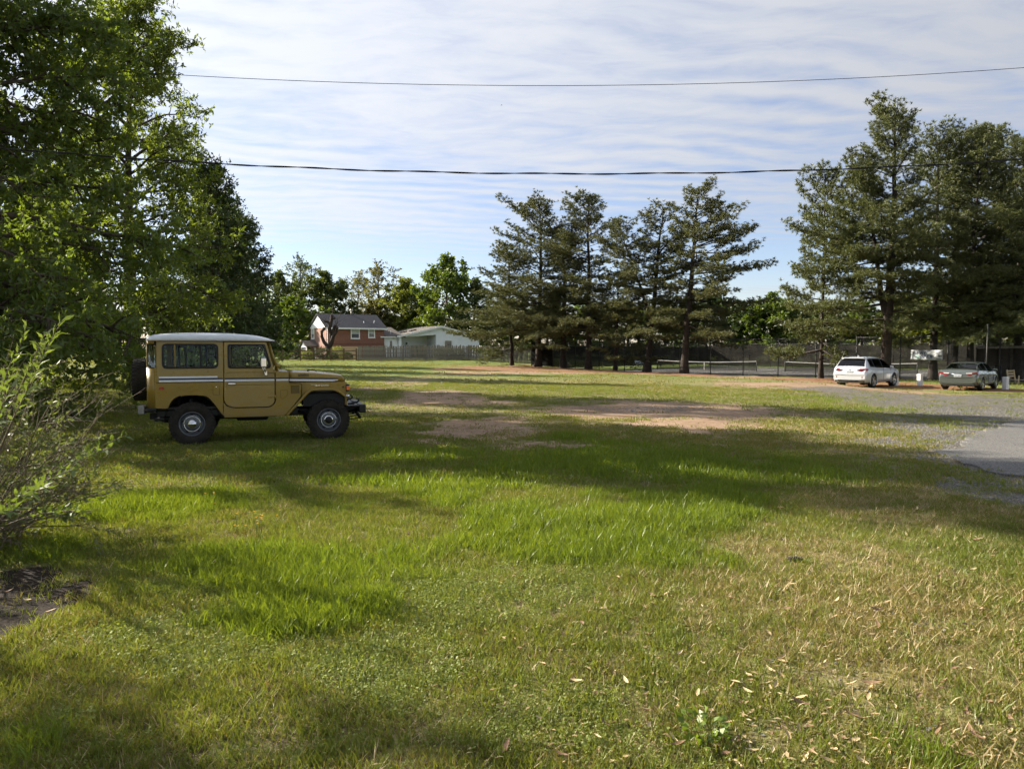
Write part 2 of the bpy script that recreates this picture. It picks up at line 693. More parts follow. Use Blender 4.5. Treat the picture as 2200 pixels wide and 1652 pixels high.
GRAVEL = [blob(2130, 872, 240, 28, 1.0), blob(2080, 930, 190, 30, .9), blob(1950, 955, 110, 16, .7), blob(1900, 890, 140, 12, .5), blob(2160, 1070, 170, 48, .8), blob(1950, 1340, 180, 40, .42), blob(1850, 1460, 150, 40, .42), blob(2120, 1260, 110, 60, .4), blob(1600, 1580, 190, 50, .4), blob(1990, 1560, 150, 60, .36), blob(940, 946, 60, 6, .5), blob(1420, 880, 130, 8, .5)]
DRY = [blob(1950, 1430, 520, 320, .85), blob(1950, 1120, 330, 90, .9), blob(2000, 960, 320, 60, .8), blob(1500, 1500, 330, 150, .55), blob(1200, 1420, 250, 120, .5), blob(1550, 830, 400, 16, .6), blob(1300, 930, 420, 30, .8), blob(1700, 945, 260, 30, .9), blob(900, 890, 330, 40, .5), blob(1100, 1560, 300, 80, .5)]
CLOVER = [blob(1090, 1310, 260, 90, 1.0), blob(600, 1250, 270, 60, .8), blob(840, 1480, 230, 110, .9), blob(400, 1060, 230, 60, .7), blob(380, 1420, 300, 110, .8), blob(1180, 1560, 330, 90, .8), blob(250, 1560, 220, 80, .7), blob(1400, 1260, 220, 60, .6)]


def gravel_mask(x, y):
    return np.maximum(blobs(x, y, GRAVEL, .5), poly_mask(x, y, GRAVEL_P, 1.3))


def masks(x, y):
    far = sstep(y, 26, 50)
    return dict(dirt=blobs(x, y, DIRT, .6), straw=blobs(x, y, STRAW, .5), lush=blobs(x, y, LUSH, .75), mulch=blobs(x, y, MULCH, .35),
                gravel=gravel_mask(x, y), dry=blobs(x, y, DRY, .5), clover=blobs(x, y, CLOVER, .4), far=far)


# ------------------------------------------------------------------ ground sheet
rows = np.concatenate([-8 + 2.0 * np.exp(np.linspace(0, math.log(150 / 2.0), 330)), np.linspace(150, 1600, 22)[1:]])
u = np.linspace(-1, 1, 300)
tan = np.sign(u) * (np.abs(u) * 0.95 + np.abs(u) ** 5 * 1.0)
gx = np.outer(rows + 8.5, tan)
gy = np.outer(rows, np.ones_like(tan))
COURT_N = Vector((math.sqrt(.5), math.sqrt(.5)))          # from the near court fence towards the far one
COURT_T = Vector((math.sqrt(.5), -math.sqrt(.5)))         # along the near court fence, to the right
CORNER = Vector((2.1, 79.2))
COURT_Z = -0.78
gzz = gz(gx, gy)
ca = (gx - CORNER.x) * COURT_N.x + (gy - CORNER.y) * COURT_N.y
cb = (gx - CORNER.x) * COURT_T.x + (gy - CORNER.y) * COURT_T.y
incourt = sstep(ca, -0.2, 2.5) * (1 - sstep(ca, 38, 42)) * sstep(cb, -1.5, 1.5)
gzz = gzz * (1 - incourt) + (COURT_Z - 0.05) * incourt
nr, nc = gx.shape
V = np.stack([gx, gy, gzz], -1).reshape(-1, 3)
ii = np.arange(nr * nc).reshape(nr, nc)
Fq = np.stack([ii[:-1, :-1], ii[:-1, 1:], ii[1:, 1:], ii[1:, :-1]], -1).reshape(-1, 4)
gme = np_mesh('ground', V, Fq, True)
mk = masks(V[:, 0].astype(float), V[:, 1].astype(float))
for nm, keys in (('mask_a', ('dirt', 'gravel', 'straw', 'mulch')), ('mask_b', ('lush', 'dry', 'clover', 'far'))):
    at_ = gme.attributes.new(nm, 'FLOAT_COLOR', 'POINT')
    at_.data.foreach_set('color', np.stack([mk[k] for k in keys], -1).astype(np.float32).ravel())

m, b = newmat('ground_soil_and_turf')
p = b.pos()
A, B = b.attr('mask_a'), b.attr('mask_b')
sa, sb = b.sep(A.outputs['Color']), b.sep(B.outputs['Color'])
n1 = b.noise(p, 0.7, 3, 0.65)
n2 = b.noise(p, 6.0, 3, 0.75)
n3 = b.noise(p, 38.0, 2, 0.7)
n4 = b.noise(p, 2.2, 2, 0.6)
blade = b.noise(b.mapping(p, scale=(7, 2.2, 1)), 1.0, 3, 0.8)
soil = b.ramp(n3, (0.25, (0.055, 0.038, 0.024)), (0.55, (0.11, 0.08, 0.05)), (0.8, (0.19, 0.15, 0.10)))
turf = b.ramp(b.math('ADD', b.math('MULTIPLY', n1, .4), b.math('MULTIPLY', b.math('ADD', n2, blade), .32)), (0.32, (0.060, 0.090, 0.020)), (0.52, (0.115, 0.155, 0.035)), (0.7, (0.215, 0.235, 0.075)))
thatch = b.ramp(n3, (0.3, (0.10, 0.075, 0.035)), (0.7, (0.30, 0.235, 0.12)))
near = b.mix(b.step(b.math('ADD', n2, b.math('MULTIPLY', n3, .3)), 0.5, 0.8), soil, thatch)
near = b.mix(b.step(n2, 0.35, 0.75), near, turf)
c = b.mix(A.outputs['Alpha'] if False else B.outputs['Alpha'], near, turf)
drycol = b.ramp(b.math('ADD', b.math('MULTIPLY', n2, .5), b.math('MULTIPLY', n3, .5)), (0.3, (0.13, 0.105, 0.045)), (0.55, (0.27, 0.215, 0.10)), (0.75, (0.40, 0.33, 0.18)))
dm = b.math('MULTIPLY', sb[1], b.step(b.math('ADD', n4, b.math('MULTIPLY', n2, .5)), 0.45, 0.95))
c = b.mix(b.math('MULTIPLY', dm, 0.75), c, drycol)


def edge(mask, k=0.9, lo=0.42, hi=0.62):
    nn = b.math('ADD', b.math('MULTIPLY', n4, .5), b.math('MULTIPLY', n2, .5))
    return b.step(b.math('ADD', mask, b.math('MULTIPLY', b.math('SUBTRACT', nn, 0.5), k)), lo, hi)


dirtc = b.ramp(b.math('ADD', b.math('MULTIPLY', n2, .6), b.math('MULTIPLY', n1, .4)), (0.3, (0.165, 0.108, 0.070)), (0.5, (0.27, 0.182, 0.122)), (0.7, (0.37, 0.27, 0.19)))
c = b.mix(b.math('MULTIPLY', edge(sa[0], 1.6, .42, .80), .92), c, dirtc)
strawc = b.ramp(b.noise(b.mapping(p, scale=(3, 9, 1)), 3.0, 2, 0.8), (0.3, (0.12, 0.062, 0.034)), (0.55, (0.24, 0.125, 0.068)), (0.75, (0.36, 0.21, 0.12)))
c = b.mix(b.math('MULTIPLY', edge(sa[2]), .92), c, strawc)
peb = b.vor(p, 42.0, 1)
pebd = b.vor(p, 42.0, 0)
pg = b.sep(peb)
gravc = b.ramp(b.math('ADD', b.math('MULTIPLY', pg[0], .6), b.math('MULTIPLY', n2, .4)), (0.2, (0.050, 0.049, 0.046)), (0.55, (0.118, 0.112, 0.101)), (0.85, (0.235, 0.22, 0.196)))
gm = edge(sa[1], 1.5, .42, .80)
c = b.mix(b.math('MULTIPLY', gm, .9), c, gravc)
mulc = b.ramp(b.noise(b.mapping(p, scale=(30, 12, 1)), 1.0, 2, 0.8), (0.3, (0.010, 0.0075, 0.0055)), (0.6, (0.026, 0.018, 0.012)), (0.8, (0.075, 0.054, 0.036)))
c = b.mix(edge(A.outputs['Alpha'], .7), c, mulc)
h = b.math('ADD', b.math('MULTIPLY', n3, .6), b.math('ADD', b.math('MULTIPLY', n2, .8), b.math('MULTIPLY', b.math('MULTIPLY', pebd, gm), -1.0)))
b.out(b.pbr(c, 0.95, 0, b.bump(h, 0.7, 0.03), 0.2))
ground = obj('ground', gme, m)
tag(ground, kind='structure')

# ------------------------------------------------------------------ asphalt apron
edge_px = [(2200, 903), (2165, 912), (2120, 927), (2085, 944), (2048, 962), (2026, 976), (2030, 986), (2058, 1001), (2100, 1013), (2150, 1024), (2200, 1031), (2300, 1040)]
outl = [G(*q) for q in edge_px]
outl = [(x + (vnoise(x, y, 3.0, 3) - .5) * .12, y + (vnoise(x, y, 3.0, 8) - .5) * .12) for x, y in outl]
outl = outl + [(outl[-1][0] + 4, outl[-1][1] - 2.5), (26, 4), (40, 14), (30, 24), (18, 20.5)]
bm = bmesh.new()
ol = []
for i, q in enumerate(outl):
    a, c_ = Vector(q), Vector(outl[(i + 1) % len(outl)])
    k = max(1, int((c_ - a).length / (0.12 if i < 13 else 0.6)))
    ol += [a.lerp(c_, t / k) for t in range(k)]
ol = [Vector((q.x + (vnoise(q.x, q.y, 6.0, 21) - .5) * .22 + (vnoise(q.x, q.y, 1.5, 22) - .5) * .3, q.y + (vnoise(q.x, q.y, 6.0, 25) - .5) * .22 + (vnoise(q.x, q.y, 1.5, 27) - .5) * .3)) for q in ol]
fc = bm.faces.new([bm.verts.new((q.x, q.y, 0)) for q in ol])
bmesh.ops.triangulate(bm, faces=[fc])
for _ in range(3):
    bmesh.ops.subdivide_edges(bm, edges=[e for e in bm.edges if e.calc_length() > 0.9], cuts=1)
    bmesh.ops.triangulate(bm, faces=bm.faces[:])
xy = np.array([v.co[:2] for v in bm.verts])
zz = gz(xy[:, 0], xy[:, 1])
for v, z in zip(bm.verts, zz):
    v.co.z = z + 0.035
rim = [e for e in bm.edges if e.is_boundary]
ret = bmesh.ops.extrude_edge_only(bm, edges=rim)
for v in [e for e in ret['geom'] if isinstance(e, bmesh.types.BMVert)]:
    v.co.z -= 0.09
bmesh.ops.recalc_face_normals(bm, faces=bm.faces)
me = bpy.data.meshes.new('asphalt')
bm.to_mesh(me)
bm.free()
m, b = newmat('asphalt')
p = b.pos()
n = b.noise(p, 1.2, 5, 0.6)
s = b.vor(p, 70.0, 1)
c = b.mix(0.45, b.ramp(n, (0.3, (0.072, 0.072, 0.071)), (0.7, (0.120, 0.118, 0.112))), b.ramp(b.sep(s)[0], (0.2, (0.06, 0.06, 0.06)), (0.9, (0.30, 0.29, 0.27))))
b.out(b.pbr(c, 0.9, 0, b.bump(b.vor(p, 70.0, 0), 0.6, 0.01), 0.3))
tag(obj('asphalt_road', me, m), kind='structure')

# ------------------------------------------------------------------ tennis courts: surface
def court(a, t, z=0.0):
    """Point of the courts: a metres behind the near fence, t metres to the right of the left corner."""
    q = CORNER + COURT_N * a + COURT_T * t
    return (q.x, q.y, z)


m, b = newmat('court_surface')
p = b.pos()
n = b.noise(p, 0.35, 5, 0.6)
b.out(b.pbr(b.ramp(n, (0.3, (0.050, 0.049, 0.045)), (0.7, (0.085, 0.082, 0.075))), 0.9, 0, None, 0.2))
mb = MB()
mb.add([court(3.0, 2.5, COURT_Z - .02), court(3.0, 74, COURT_Z - .02), court(35, 74, COURT_Z - .02), court(35, 2.5, COURT_Z - .02)], [(0, 1, 2, 3)])
cs = tag(mb.build('court_pavement', m), kind='structure')
lines = MB()
for k in range(4):
    t0 = 4.5 + k * 16.0
    for tt in (t0, t0 + 10.97):
        lines.add([court(6.4, tt - .04, COURT_Z - .012), court(6.4, tt + .04, COURT_Z - .012), court(30.2, tt + .04, COURT_Z - .012), court(30.2, tt - .04, COURT_Z - .012)], [(0, 1, 2, 3)])
    for aa in (6.4, 12.0, 24.7, 30.2):
        lines.add([court(aa - .05, t0 + .05, COURT_Z - .012), court(aa - .05, t0 + 10.9, COURT_Z - .012), court(aa + .05, t0 + 10.9, COURT_Z - .012), court(aa + .05, t0 + .05, COURT_Z - .012)], [(0, 1, 2, 3)])
lines.build('painted_lines', white_paint, cs)


# ------------------------------------------------------------------ court fences
m, b = newmat('windscreen_mesh')
p = b.pos()
n = b.noise(p, 0.5, 4)
df = b.node('ShaderNodeBsdfDiffuse')
b.put(df.inputs[0], b.ramp(n, (0.3, (0.012, 0.013, 0.012)), (0.7, (0.028, 0.029, 0.026))))
tp = b.node('ShaderNodeBsdfTransparent')
mx = b.node('ShaderNodeMixShader')
mx.inputs[0].default_value = 0.04
b.nt.links.new(df.outputs[0], mx.inputs[1])
b.nt.links.new(tp.outputs[0], mx.inputs[2])
b.out(mx.outputs[0])
screen_dark = m
m, b = newmat('faded_windscreen_mesh')
p = b.pos()
n = b.noise(b.mapping(p, scale=(.6, .6, 2)), 0.6, 5, .65)
df = b.node('ShaderNodeBsdfDiffuse')
b.put(df.inputs[0], b.ramp(n, (0.3, (0.014, 0.014, 0.013)), (0.7, (0.038, 0.036, 0.032))))
tp = b.node('ShaderNodeBsdfTransparent')
mx = b.node('ShaderNodeMixShader')
mx.inputs[0].default_value = 0.08
b.nt.links.new(df.outputs[0], mx.inputs[1])
b.nt.links.new(tp.outputs[0], mx.inputs[2])
b.out(mx.outputs[0])
screen_faded = m

PAN = 3.05


def chain_mesh(w, h, step=0.11, wd=0.007):
    """Woven wire: diagonal strands both ways, clipped to the panel."""
    vs, fs = [], []
    for sgn in (1, -1):
        c0 = -h
        while c0 < w + h:
            # strand x = c0 + s*z (sgn=1) or mirrored
            z0, z1 = 0.0, h
            xa, xb = c0, c0 + h
            if xa < 0:
                z0 -= xa
                xa = 0
            if xb > w:
                z1 -= xb - w
                xb = w
            if z1 - z0 > 0.05:
                if sgn < 0:
                    xa, xb = w - xa, w - xb
                k = len(vs)
                o = wd * 0.7 * sgn
                vs += [(xa - o, 0, z0), (xa + o, 0, z0 - 0.0001), (xb + o, 0, z1), (xb - o, 0, z1)]
                fs.append((k, k + 1, k + 2, k + 3))
            c0 += step
    return np_mesh('chain_link', np.array(vs), np.array(fs))


def chain_fence(name, label, p0, p1, n, h=3.05, screen=None, screens=(), mat_post=dark_steel, zf=None, group=None):
    """Posts, top and bottom rails, woven wire panels, and screens on the listed panels, from p0 to p1."""
    p0, p1 = Vector(p0), Vector(p1)
    dirv = (p1 - p0)
    L = dirv.length
    ang = math.atan2(dirv.y, dirv.x)
    zf = zf or (lambda x, y: g1(x, y))
    t = thing(name, label, 'fence', (p0.x, p0.y, 0), ang, group)
    w = L / n
    zs = [zf(*(p0 + dirv * (i / n))) for i in range(n + 1)]
    post = MB().tube([(0, 0, -.15), (0, 0, h + .05)], 0.04, 8).tube([(0, 0, h + .05), (0, 0, h + .09)], [.05, .02], 8).mesh('post')
    post.materials.append(mat_post)
    cm = chain_mesh(w, h - .1)
    cm.materials.append(dark_steel)
    for i in range(n + 1):
        obj('post', post, None, t, (i * w, 0, zs[i]))
    for i in range(n):
        a, c = zs[i], zs[i + 1]
        MB().tube([(i * w, 0, a + h), ((i + 1) * w, 0, c + h)], .028, 6).build('top_rail', mat_post, t)
        MB().tube([(i * w, 0, a + .12), ((i + 1) * w, 0, c + .12)], .018, 6).build('bottom_rail', mat_post, t)
        o = obj('wire_mesh', cm, None, t, (i * w, .03, a + .06), (0, -math.atan2(c - a, w), 0))
        if screen and i in screens:
            lo, hi, ma = screen
            vs, fs = [], []
            nx = 10
            for k in range(nx + 1):
                f = k / nx
                z = a + (c - a) * f
                sag = 0.05 * math.sin(f * math.pi) + .02 * math.sin(f * 17 + i)
                for zz_ in (lo + .02 * math.sin(f * 9 + i * 2), (lo + hi) / 2, hi - sag):
                    vs.append((i * w + f * w, -.06 + .03 * math.sin(f * 12 + i + zz_ * 3), z + zz_))
            for k in range(nx):
                for r in range(2):
                    fs.append((k * 3 + r, k * 3 + 3 + r, k * 3 + 4 + r, k * 3 + 1 + r))
            obj('windscreen', np_mesh('windscreen', np.array(vs), np.array(fs), True), ma, t)
    return t


cz = lambda x, y: COURT_Z
near0 = court(0, 0)
chain_fence('chain_link_fence', 'tall chain link fence along the front of the tennis courts, behind the pine trunks', near0[:2], court(0, 15 * PAN)[:2], 15, screen=(.15, 2.2, screen_dark), screens=(0,))
chain_fence('chain_link_fence', 'tall fence hung with black windscreen along the left end of the tennis courts', near0[:2], court(12 * PAN, 0)[:2], 12, screen=(.30, 2.7, screen_dark), screens=range(12), zf=lambda x, y: g1(x, y) * max(0, 1 - math.hypot(x - CORNER.x, y - CORNER.y) / 4) + COURT_Z * min(1, math.hypot(x - CORNER.x, y - CORNER.y) / 4))
chain_fence('chain_link_fence', 'tall fence with faded grey windscreen along the far side of the tennis courts', court(12 * PAN, 0)[:2], court(12 * PAN, 23 * PAN)[:2], 23, screen=(.06, 2.9, screen_faded), screens=range(23), zf=cz)

# ------------------------------------------------------------------ tennis nets
m, b = newmat('net_mesh')
df = b.node('ShaderNodeBsdfDiffuse')
df.inputs[0].default_value = (0.012, 0.013, 0.012, 1)
tp = b.node('ShaderNodeBsdfTransparent')
mx = b.node('ShaderNodeMixShader')
mx.inputs[0].default_value = 0.45
b.nt.links.new(df.outputs[0], mx.inputs[1])
b.nt.links.new(tp.outputs[0], mx.inputs[2])
b.out(mx.outputs[0])
net_m = m
net_tape = plain('worn_net_tape', (.36, .36, .34), .8, 0, .15, 3)
net_labels = ['tennis net with white top band on the court behind the pine trunks', 'tennis net with white top band, partly behind the white parked car', 'tennis net with white top band, seen between the white car and the banner tree']
for k, t0 in enumerate((3.6, 19.6, 35.6)):
    a = court(18.3, t0)
    t = thing('tennis_net', net_labels[k], 'net', (a[0], a[1], COURT_Z), math.atan2(COURT_T.y, COURT_T.x), 'tennis nets on the courts')
    W = 12.8
    top = lambda s: 1.07 - 0.15 * math.sin(math.pi * s)
    n = 16
    vs, fs = [], []
    for i in range(n + 1):
        s = i / n
        vs += [(s * W, 0, .03), (s * W, 0, top(s))]
    for i in range(n):
        fs.append((2 * i, 2 * i + 2, 2 * i + 3, 2 * i + 1))
    obj('netting', np_mesh('netting', np.array(vs), np.array(fs)), net_m, t)
    mb = MB()
    for i in range(n):
        s0, s1 = i / n, (i + 1) / n
        mb.add([(s0 * W, .02, top(s0) - .07), (s1 * W, .02, top(s1) - .07), (s1 * W, .02, top(s1) + .01), (s0 * W, .02, top(s0) + .01), (s0 * W, -.02, top(s0) - .07), (s1 * W, -.02, top(s1) - .07), (s1 * W, -.02, top(s1) + .01), (s0 * W, -.02, top(s0) + .01)], [(0, 1, 2, 3), (4, 7, 6, 5), (3, 2, 6, 7)])
    mb.build('top_band', net_tape, t)
    mb = MB().box(W / 2 - .04, W / 2 + .04, -.025, .025, .02, top(.5) - .08)
    mb.build('centre_strap', net_tape, t)
    for s in (0, W):
        MB().tube([(s, 0, -.05), (s, 0, 1.1)], .05, 8).build('post', dark_steel, t)

# ------------------------------------------------------------------ chair on the court
bx, by, _ = court(14.5, 2.2)
bx, by = at(1373, 92), 92
t = thing('courtside_chair', 'pale blue slatted chair standing beside the dark windscreen on the court', 'chair', (bx, by, COURT_Z), R(20))
pale = plain('pale_blue_plastic', (0.50, 0.56, 0.62), 0.5, 0, .08)
mb = MB()
for i in range(5):
    z = .50 + i * .11
    mb.box(-.45, .45, .22 + i * .03, .25 + i * .03, z, z + .10)
mb.build('backrest', pale, t)
MB().box(-.45, .45, -.25, .22, .42, .46).build('seat', pale, t)
for sx_ in (-.4, .4):
    for sy in (-.22, .2):
        MB().tube([(sx_, sy, -.02), (sx_, sy, .43)], .022, 6).build('leg', steel, t)
    MB().box(sx_ - .04, sx_ + .04, -.25, .25, .62, .66).build('armrest', pale, t)

# ------------------------------------------------------------------ banner
def fence_t(px):
    q = (px - CX) / F_PX
    return (q * CORNER.y - CORNER.x) / (math.sqrt(.5) * (1 + q))


m, b = newmat('banner_vinyl')
p = b.obj()
c = b.ramp(b.noise(b.mapping(p, scale=(1, 1, 3)), 2.0, 4), (0.3, (0.36, 0.385, 0.40)), (0.7, (0.47, 0.49, 0.50)))
b.out(b.pbr(c, 0.45, 0, b.bump(b.noise(p, 4.0, 3), .5, .05), .4))
vinyl = m
navy = plain('navy_print', (0.02, 0.05, 0.12), 0.5, 0, .1)
teal_print = plain('green_ball_print', (0.24, 0.36, 0.33), 0.5, 0, .15)
ta, tb_ = fence_t(1958), fence_t(2026)
BW = tb_ - ta
BH = 0.70
a = court(-0.16, ta)
t = thing('banner', 'white vinyl banner with dark blue italic lettering tied to the court fence', 'banner', (a[0], a[1], 0.83), math.atan2(COURT_T.y, COURT_T.x))
vs, fs = [], []
nx, nz = 24, 6
wav = lambda x, z: .025 * math.sin(x * 5 + z * 3) + .02 * math.sin(x * 11 - z * 4)
drp = lambda x: .03 * math.sin(x / BW * math.pi) - .02
for i in range(nx + 1):
    for j in range(nz + 1):
        x, z = i / nx * BW, j / nz * BH
        vs.append((x, wav(x, z), z - drp(x) * (j / nz)))
for i in range(nx):
    for j in range(nz):
        k = i * (nz + 1) + j
        fs.append((k, k + nz + 1, k + nz + 2, k + 1))
o = obj('vinyl_sheet', np_mesh('vinyl_sheet', np.array(vs), np.array(fs), True), vinyl, t)
o.modifiers.new('thick', 'SOLIDIFY').thickness = 0.004


def on_banner(me, name, mat, x0, z0):
    me.transform(Matrix.Translation((x0, 0, z0)) @ XZ)
    bm = bmesh.new()
    bm.from_mesh(me)
    bmesh.ops.triangulate(bm, faces=bm.faces[:])
    bmesh.ops.subdivide_edges(bm, edges=[e for e in bm.edges if e.calc_length() > .06], cuts=1)
    for v in bm.verts:
        v.co.y = wav(v.co.x, v.co.z) - .008 + v.co.y * .2
    bm.to_mesh(me)
    bm.free()
    obj(name, me, mat, t)


def slab_letters(s, size, adv):
    """Bold slanted capitals with slab serifs."""
    sh = 0.28
    x = 0.0
    bmj = bmesh.new()

    def quad(pts):
        bmj.faces.new([bmj.verts.new((px + sh * py, py, 0)) for px, py in pts])

    def bar(x0, x1, y0, y1):
        quad([(x0, y0), (x1, y0), (x1, y1), (x0, y1)])

    def arc(cx_, cy_, rx, ry, a0, a1, w, n=10):
        for i in range(n):
            q0, q1 = a0 + (a1 - a0) * i / n, a0 + (a1 - a0) * (i + 1) / n
            quad([(cx_ + (rx - w) * math.cos(q0), cy_ + (ry - w * .6) * math.sin(q0)), (cx_ + rx * math.cos(q0), cy_ + ry * math.sin(q0)), (cx_ + rx * math.cos(q1), cy_ + ry * math.sin(q1)), (cx_ + (rx - w) * math.cos(q1), cy_ + (ry - w * .6) * math.sin(q1))])

    H, S = size, size * .20
    for ch in s:
        if ch in 'LPREN':
            bar(x + .10 * H, x + .10 * H + S, 0, H)
            bar(x, x + .42 * H, 0, .10 * H)
            bar(x, x + .38 * H, .90 * H, H)
        if ch == 'L':
            bar(x + .42 * H, x + .80 * H, 0, .13 * H)
            bar(x + .70 * H, x + .80 * H, .13 * H, .36 * H)
        if ch in 'PR':
            arc(x + .38 * H, .72 * H, .34 * H, .28 * H, -R(90), R(90), S * .9)
            bar(x + .30 * H, x + .40 * H, .44 * H, .54 * H)
        if ch == 'R':
            quad([(x + .38 * H, .46 * H), (x + .58 * H, .46 * H), (x + .86 * H, .0), (x + .62 * H, .0)])
        if ch == 'C':
            arc(x + .44 * H, .5 * H, .42 * H, .5 * H, R(40), R(320), S, 16)
            bar(x + .72 * H, x + .82 * H, .66 * H, .98 * H)
        if ch == 'O':
            arc(x + .44 * H, .5 * H, .43 * H, .5 * H, 0, R(360), S, 20)
        if ch == 'E':
            bar(x + .40 * H, x + .78 * H, 0, .12 * H)
            bar(x + .36 * H, x + .76 * H, .88 * H, H)
            bar(x + .30 * H, x + .58 * H, .45 * H, .55 * H)
            bar(x + .70 * H, x + .79 * H, .12 * H, .32 * H)
            bar(x + .68 * H, x + .77 * H, .70 * H, .88 * H)
        if ch == 'N':
            quad([(x + .10 * H, H), (x + .34 * H, H), (x + .80 * H, 0), (x + .60 * H, 0)])
            bar(x + .68 * H, x + .80 * H, 0, H)
            bar(x + .58 * H, x + .92 * H, .90 * H, H)
        x += adv * H
    me = bpy.data.meshes.new('lettering')
    bmesh.ops.recalc_face_normals(bmj, faces=bmj.faces)
    bmj.to_mesh(me)
    bmj.free()
    return me


on_banner(slab_letters('LPRC', .255, .96), 'lettering', navy, BW * .04, BH * .545)
on_banner(slab_letters('OPEN', .215, .94), 'lettering', navy, BW * .285, BH * .175)
disc = MB().add([(math.cos(R(20 * i)) * .15, math.sin(R(20 * i)) * .15, 0) for i in range(18)], [tuple(range(18))]).mesh('ball_emblem')
on_banner(disc, 'ball_emblem', teal_print, BW * .20, BH * .32)
grey_print = plain('grey_print', (0.10, 0.11, 0.13), 0.5, 0, .1)
for (x0, x1, z0, z1, sk) in ((.79, .98, .36, .44, 0), (.86, .92, .32, .48, 0), (.79, .98, .10, .15, .02), (.80, .86, .13, .18, 0)):
    me = MB().add([(x0 * BW, z0 * BH, 0), (x1 * BW, (z0 - sk) * BH, 0), (x1 * BW, (z1 - sk) * BH, 0), (x0 * BW, z1 * BH, 0)], [(0, 1, 2, 3)]).mesh('sponsor_mark')
    on_banner(me, 'sponsor_mark', grey_print, 0, 0)
for i in range(3):
    me = MB().add([((.76 + .05 * i) * BW, (.62 - .02 * i) * BH, 0), ((.95 + .01 * i) * BW, (.86 + .02 * i) * BH, 0), ((.95 + .01 * i) * BW, (.89 + .02 * i) * BH, 0), ((.76 + .05 * i) * BW, (.65 - .02 * i) * BH, 0)], [(0, 1, 2, 3)]).mesh('sponsor_mark')
    on_banner(me, 'sponsor_mark', plain('pale_grey_print', (0.27, 0.29, 0.31), .5, 0, .1) if i == 0 else MATS['pale_grey_print'], 0, 0)
for x in (0.02, BW - .02):
    for z in (.03, BH - .03):
        MB().lathe([(.012, -.012), (.022, -.006), (.022, .006), (.012, .012)], 8).build('eyelet', steel, t, (x, wav(x, z) - .01, z))

# ------------------------------------------------------------------ white marker posts
for px, py, lab in ((1976, 829, 'short white square post between the white car and the green-grey sedan'), (2160, 836, 'short white square post at the nose of the green-grey sedan'), (1924, 828, 'short white square post mostly hidden behind the white car front wheel')):
    x, y = G(px, py)
    t = thing('marker_post', lab, 'post', (x, y, g1(x, y)), R(25), 'white marker posts along the car park')
    MB().box(-.115, .115, -.115, .115, -.08, .62, bev=.012).build('shaft', white_paint, t)
    MB().box(-.14, .14, -.14, .14, .62, .655, bev=.01).box(-.10, .10, -.10, .10, .655, .68, bev=.01).build('cap', white_paint, t)

# ------------------------------------------------------------------ brick house and white wing
m, b = newmat('red_brick')
p = b.obj()
br = b.node('ShaderNodeTexBrick')
b.put(br.inputs['Vector'], b.mapping(p, rot=(R(90), 0, 0), scale=(1, 1, 1)))
br.inputs['Color1'].default_value = (0.20, 0.068, 0.048, 1)
br.inputs['Color2'].default_value = (0.275, 0.098, 0.068, 1)
br.inputs['Mortar'].default_value = (0.34, 0.27, 0.23, 1)
br.inputs['Scale'].default_value = 1.0
br.inputs['Brick Width'].default_value = .22
br.inputs['Row Height'].default_value = .075
br.inputs['Mortar Size'].default_value = .008
c = b.mix(.25, br.outputs[0], b.ramp(b.noise(p, .8, 4), (.3, (.17, .06, .04)), (.7, (.30, .115, .08))))
b.out(b.pbr(c, .9, 0, b.bump(br.outputs[1], .4, .01), .3))
brick = m
m, b = newmat('asphalt_shingle')
p = b.obj()
c = b.ramp(b.noise(b.mapping(p, scale=(4, 12, 12)), 1.0, 4, .7), (.3, (.045, .046, .052)), (.7, (.10, .10, .112)))
b.out(b.pbr(c, .95, 0, None, .2))
shingle = m
m, b = newmat('brown_shingle')
p = b.obj()
c = b.ramp(b.noise(b.mapping(p, scale=(4, 12, 12)), 1.0, 4, .7), (.3, (.09, .08, .072)), (.7, (.16, .145, .13)))
b.out(b.pbr(c, .95, 0, None, .2))
shingle2 = m
siding = plain('white_siding', (.84, .86, .90), .6, 0, .06, 1)
trim = plain('white_trim', (.80, .80, .79), .5, 0, .06, 2)
win_glass = plain('window_glass', (.05, .06, .075), .08, 0, .3, 1, spec=.8)
curtain = plain('window_blind', (.45, .46, .44), .8, 0, .1, 3)
dark_room = plain('dark_room', (.012, .012, .014), .9, 0, .2)

TH = R(33)
HX, HY, HZ = -25.8, 103.0, -0.3
house = thing('brick_house', 'two storey red brick house with grey shingle roof behind the rail fence', 'house', (HX, HY, HZ), TH)
HL, HW, HE, HR = 8.62, 7.0, 4.9, 6.8


def wall(name, outlines, thick, mat, parent, M):
    me = sheet(outlines, thick)
    me.transform(M @ XZ)
    return obj(name, me, mat, parent)


def rect(x0, x1, z0, z1):
    return [(x0, z0), (x1, z0), (x1, z1), (x0, z1)]


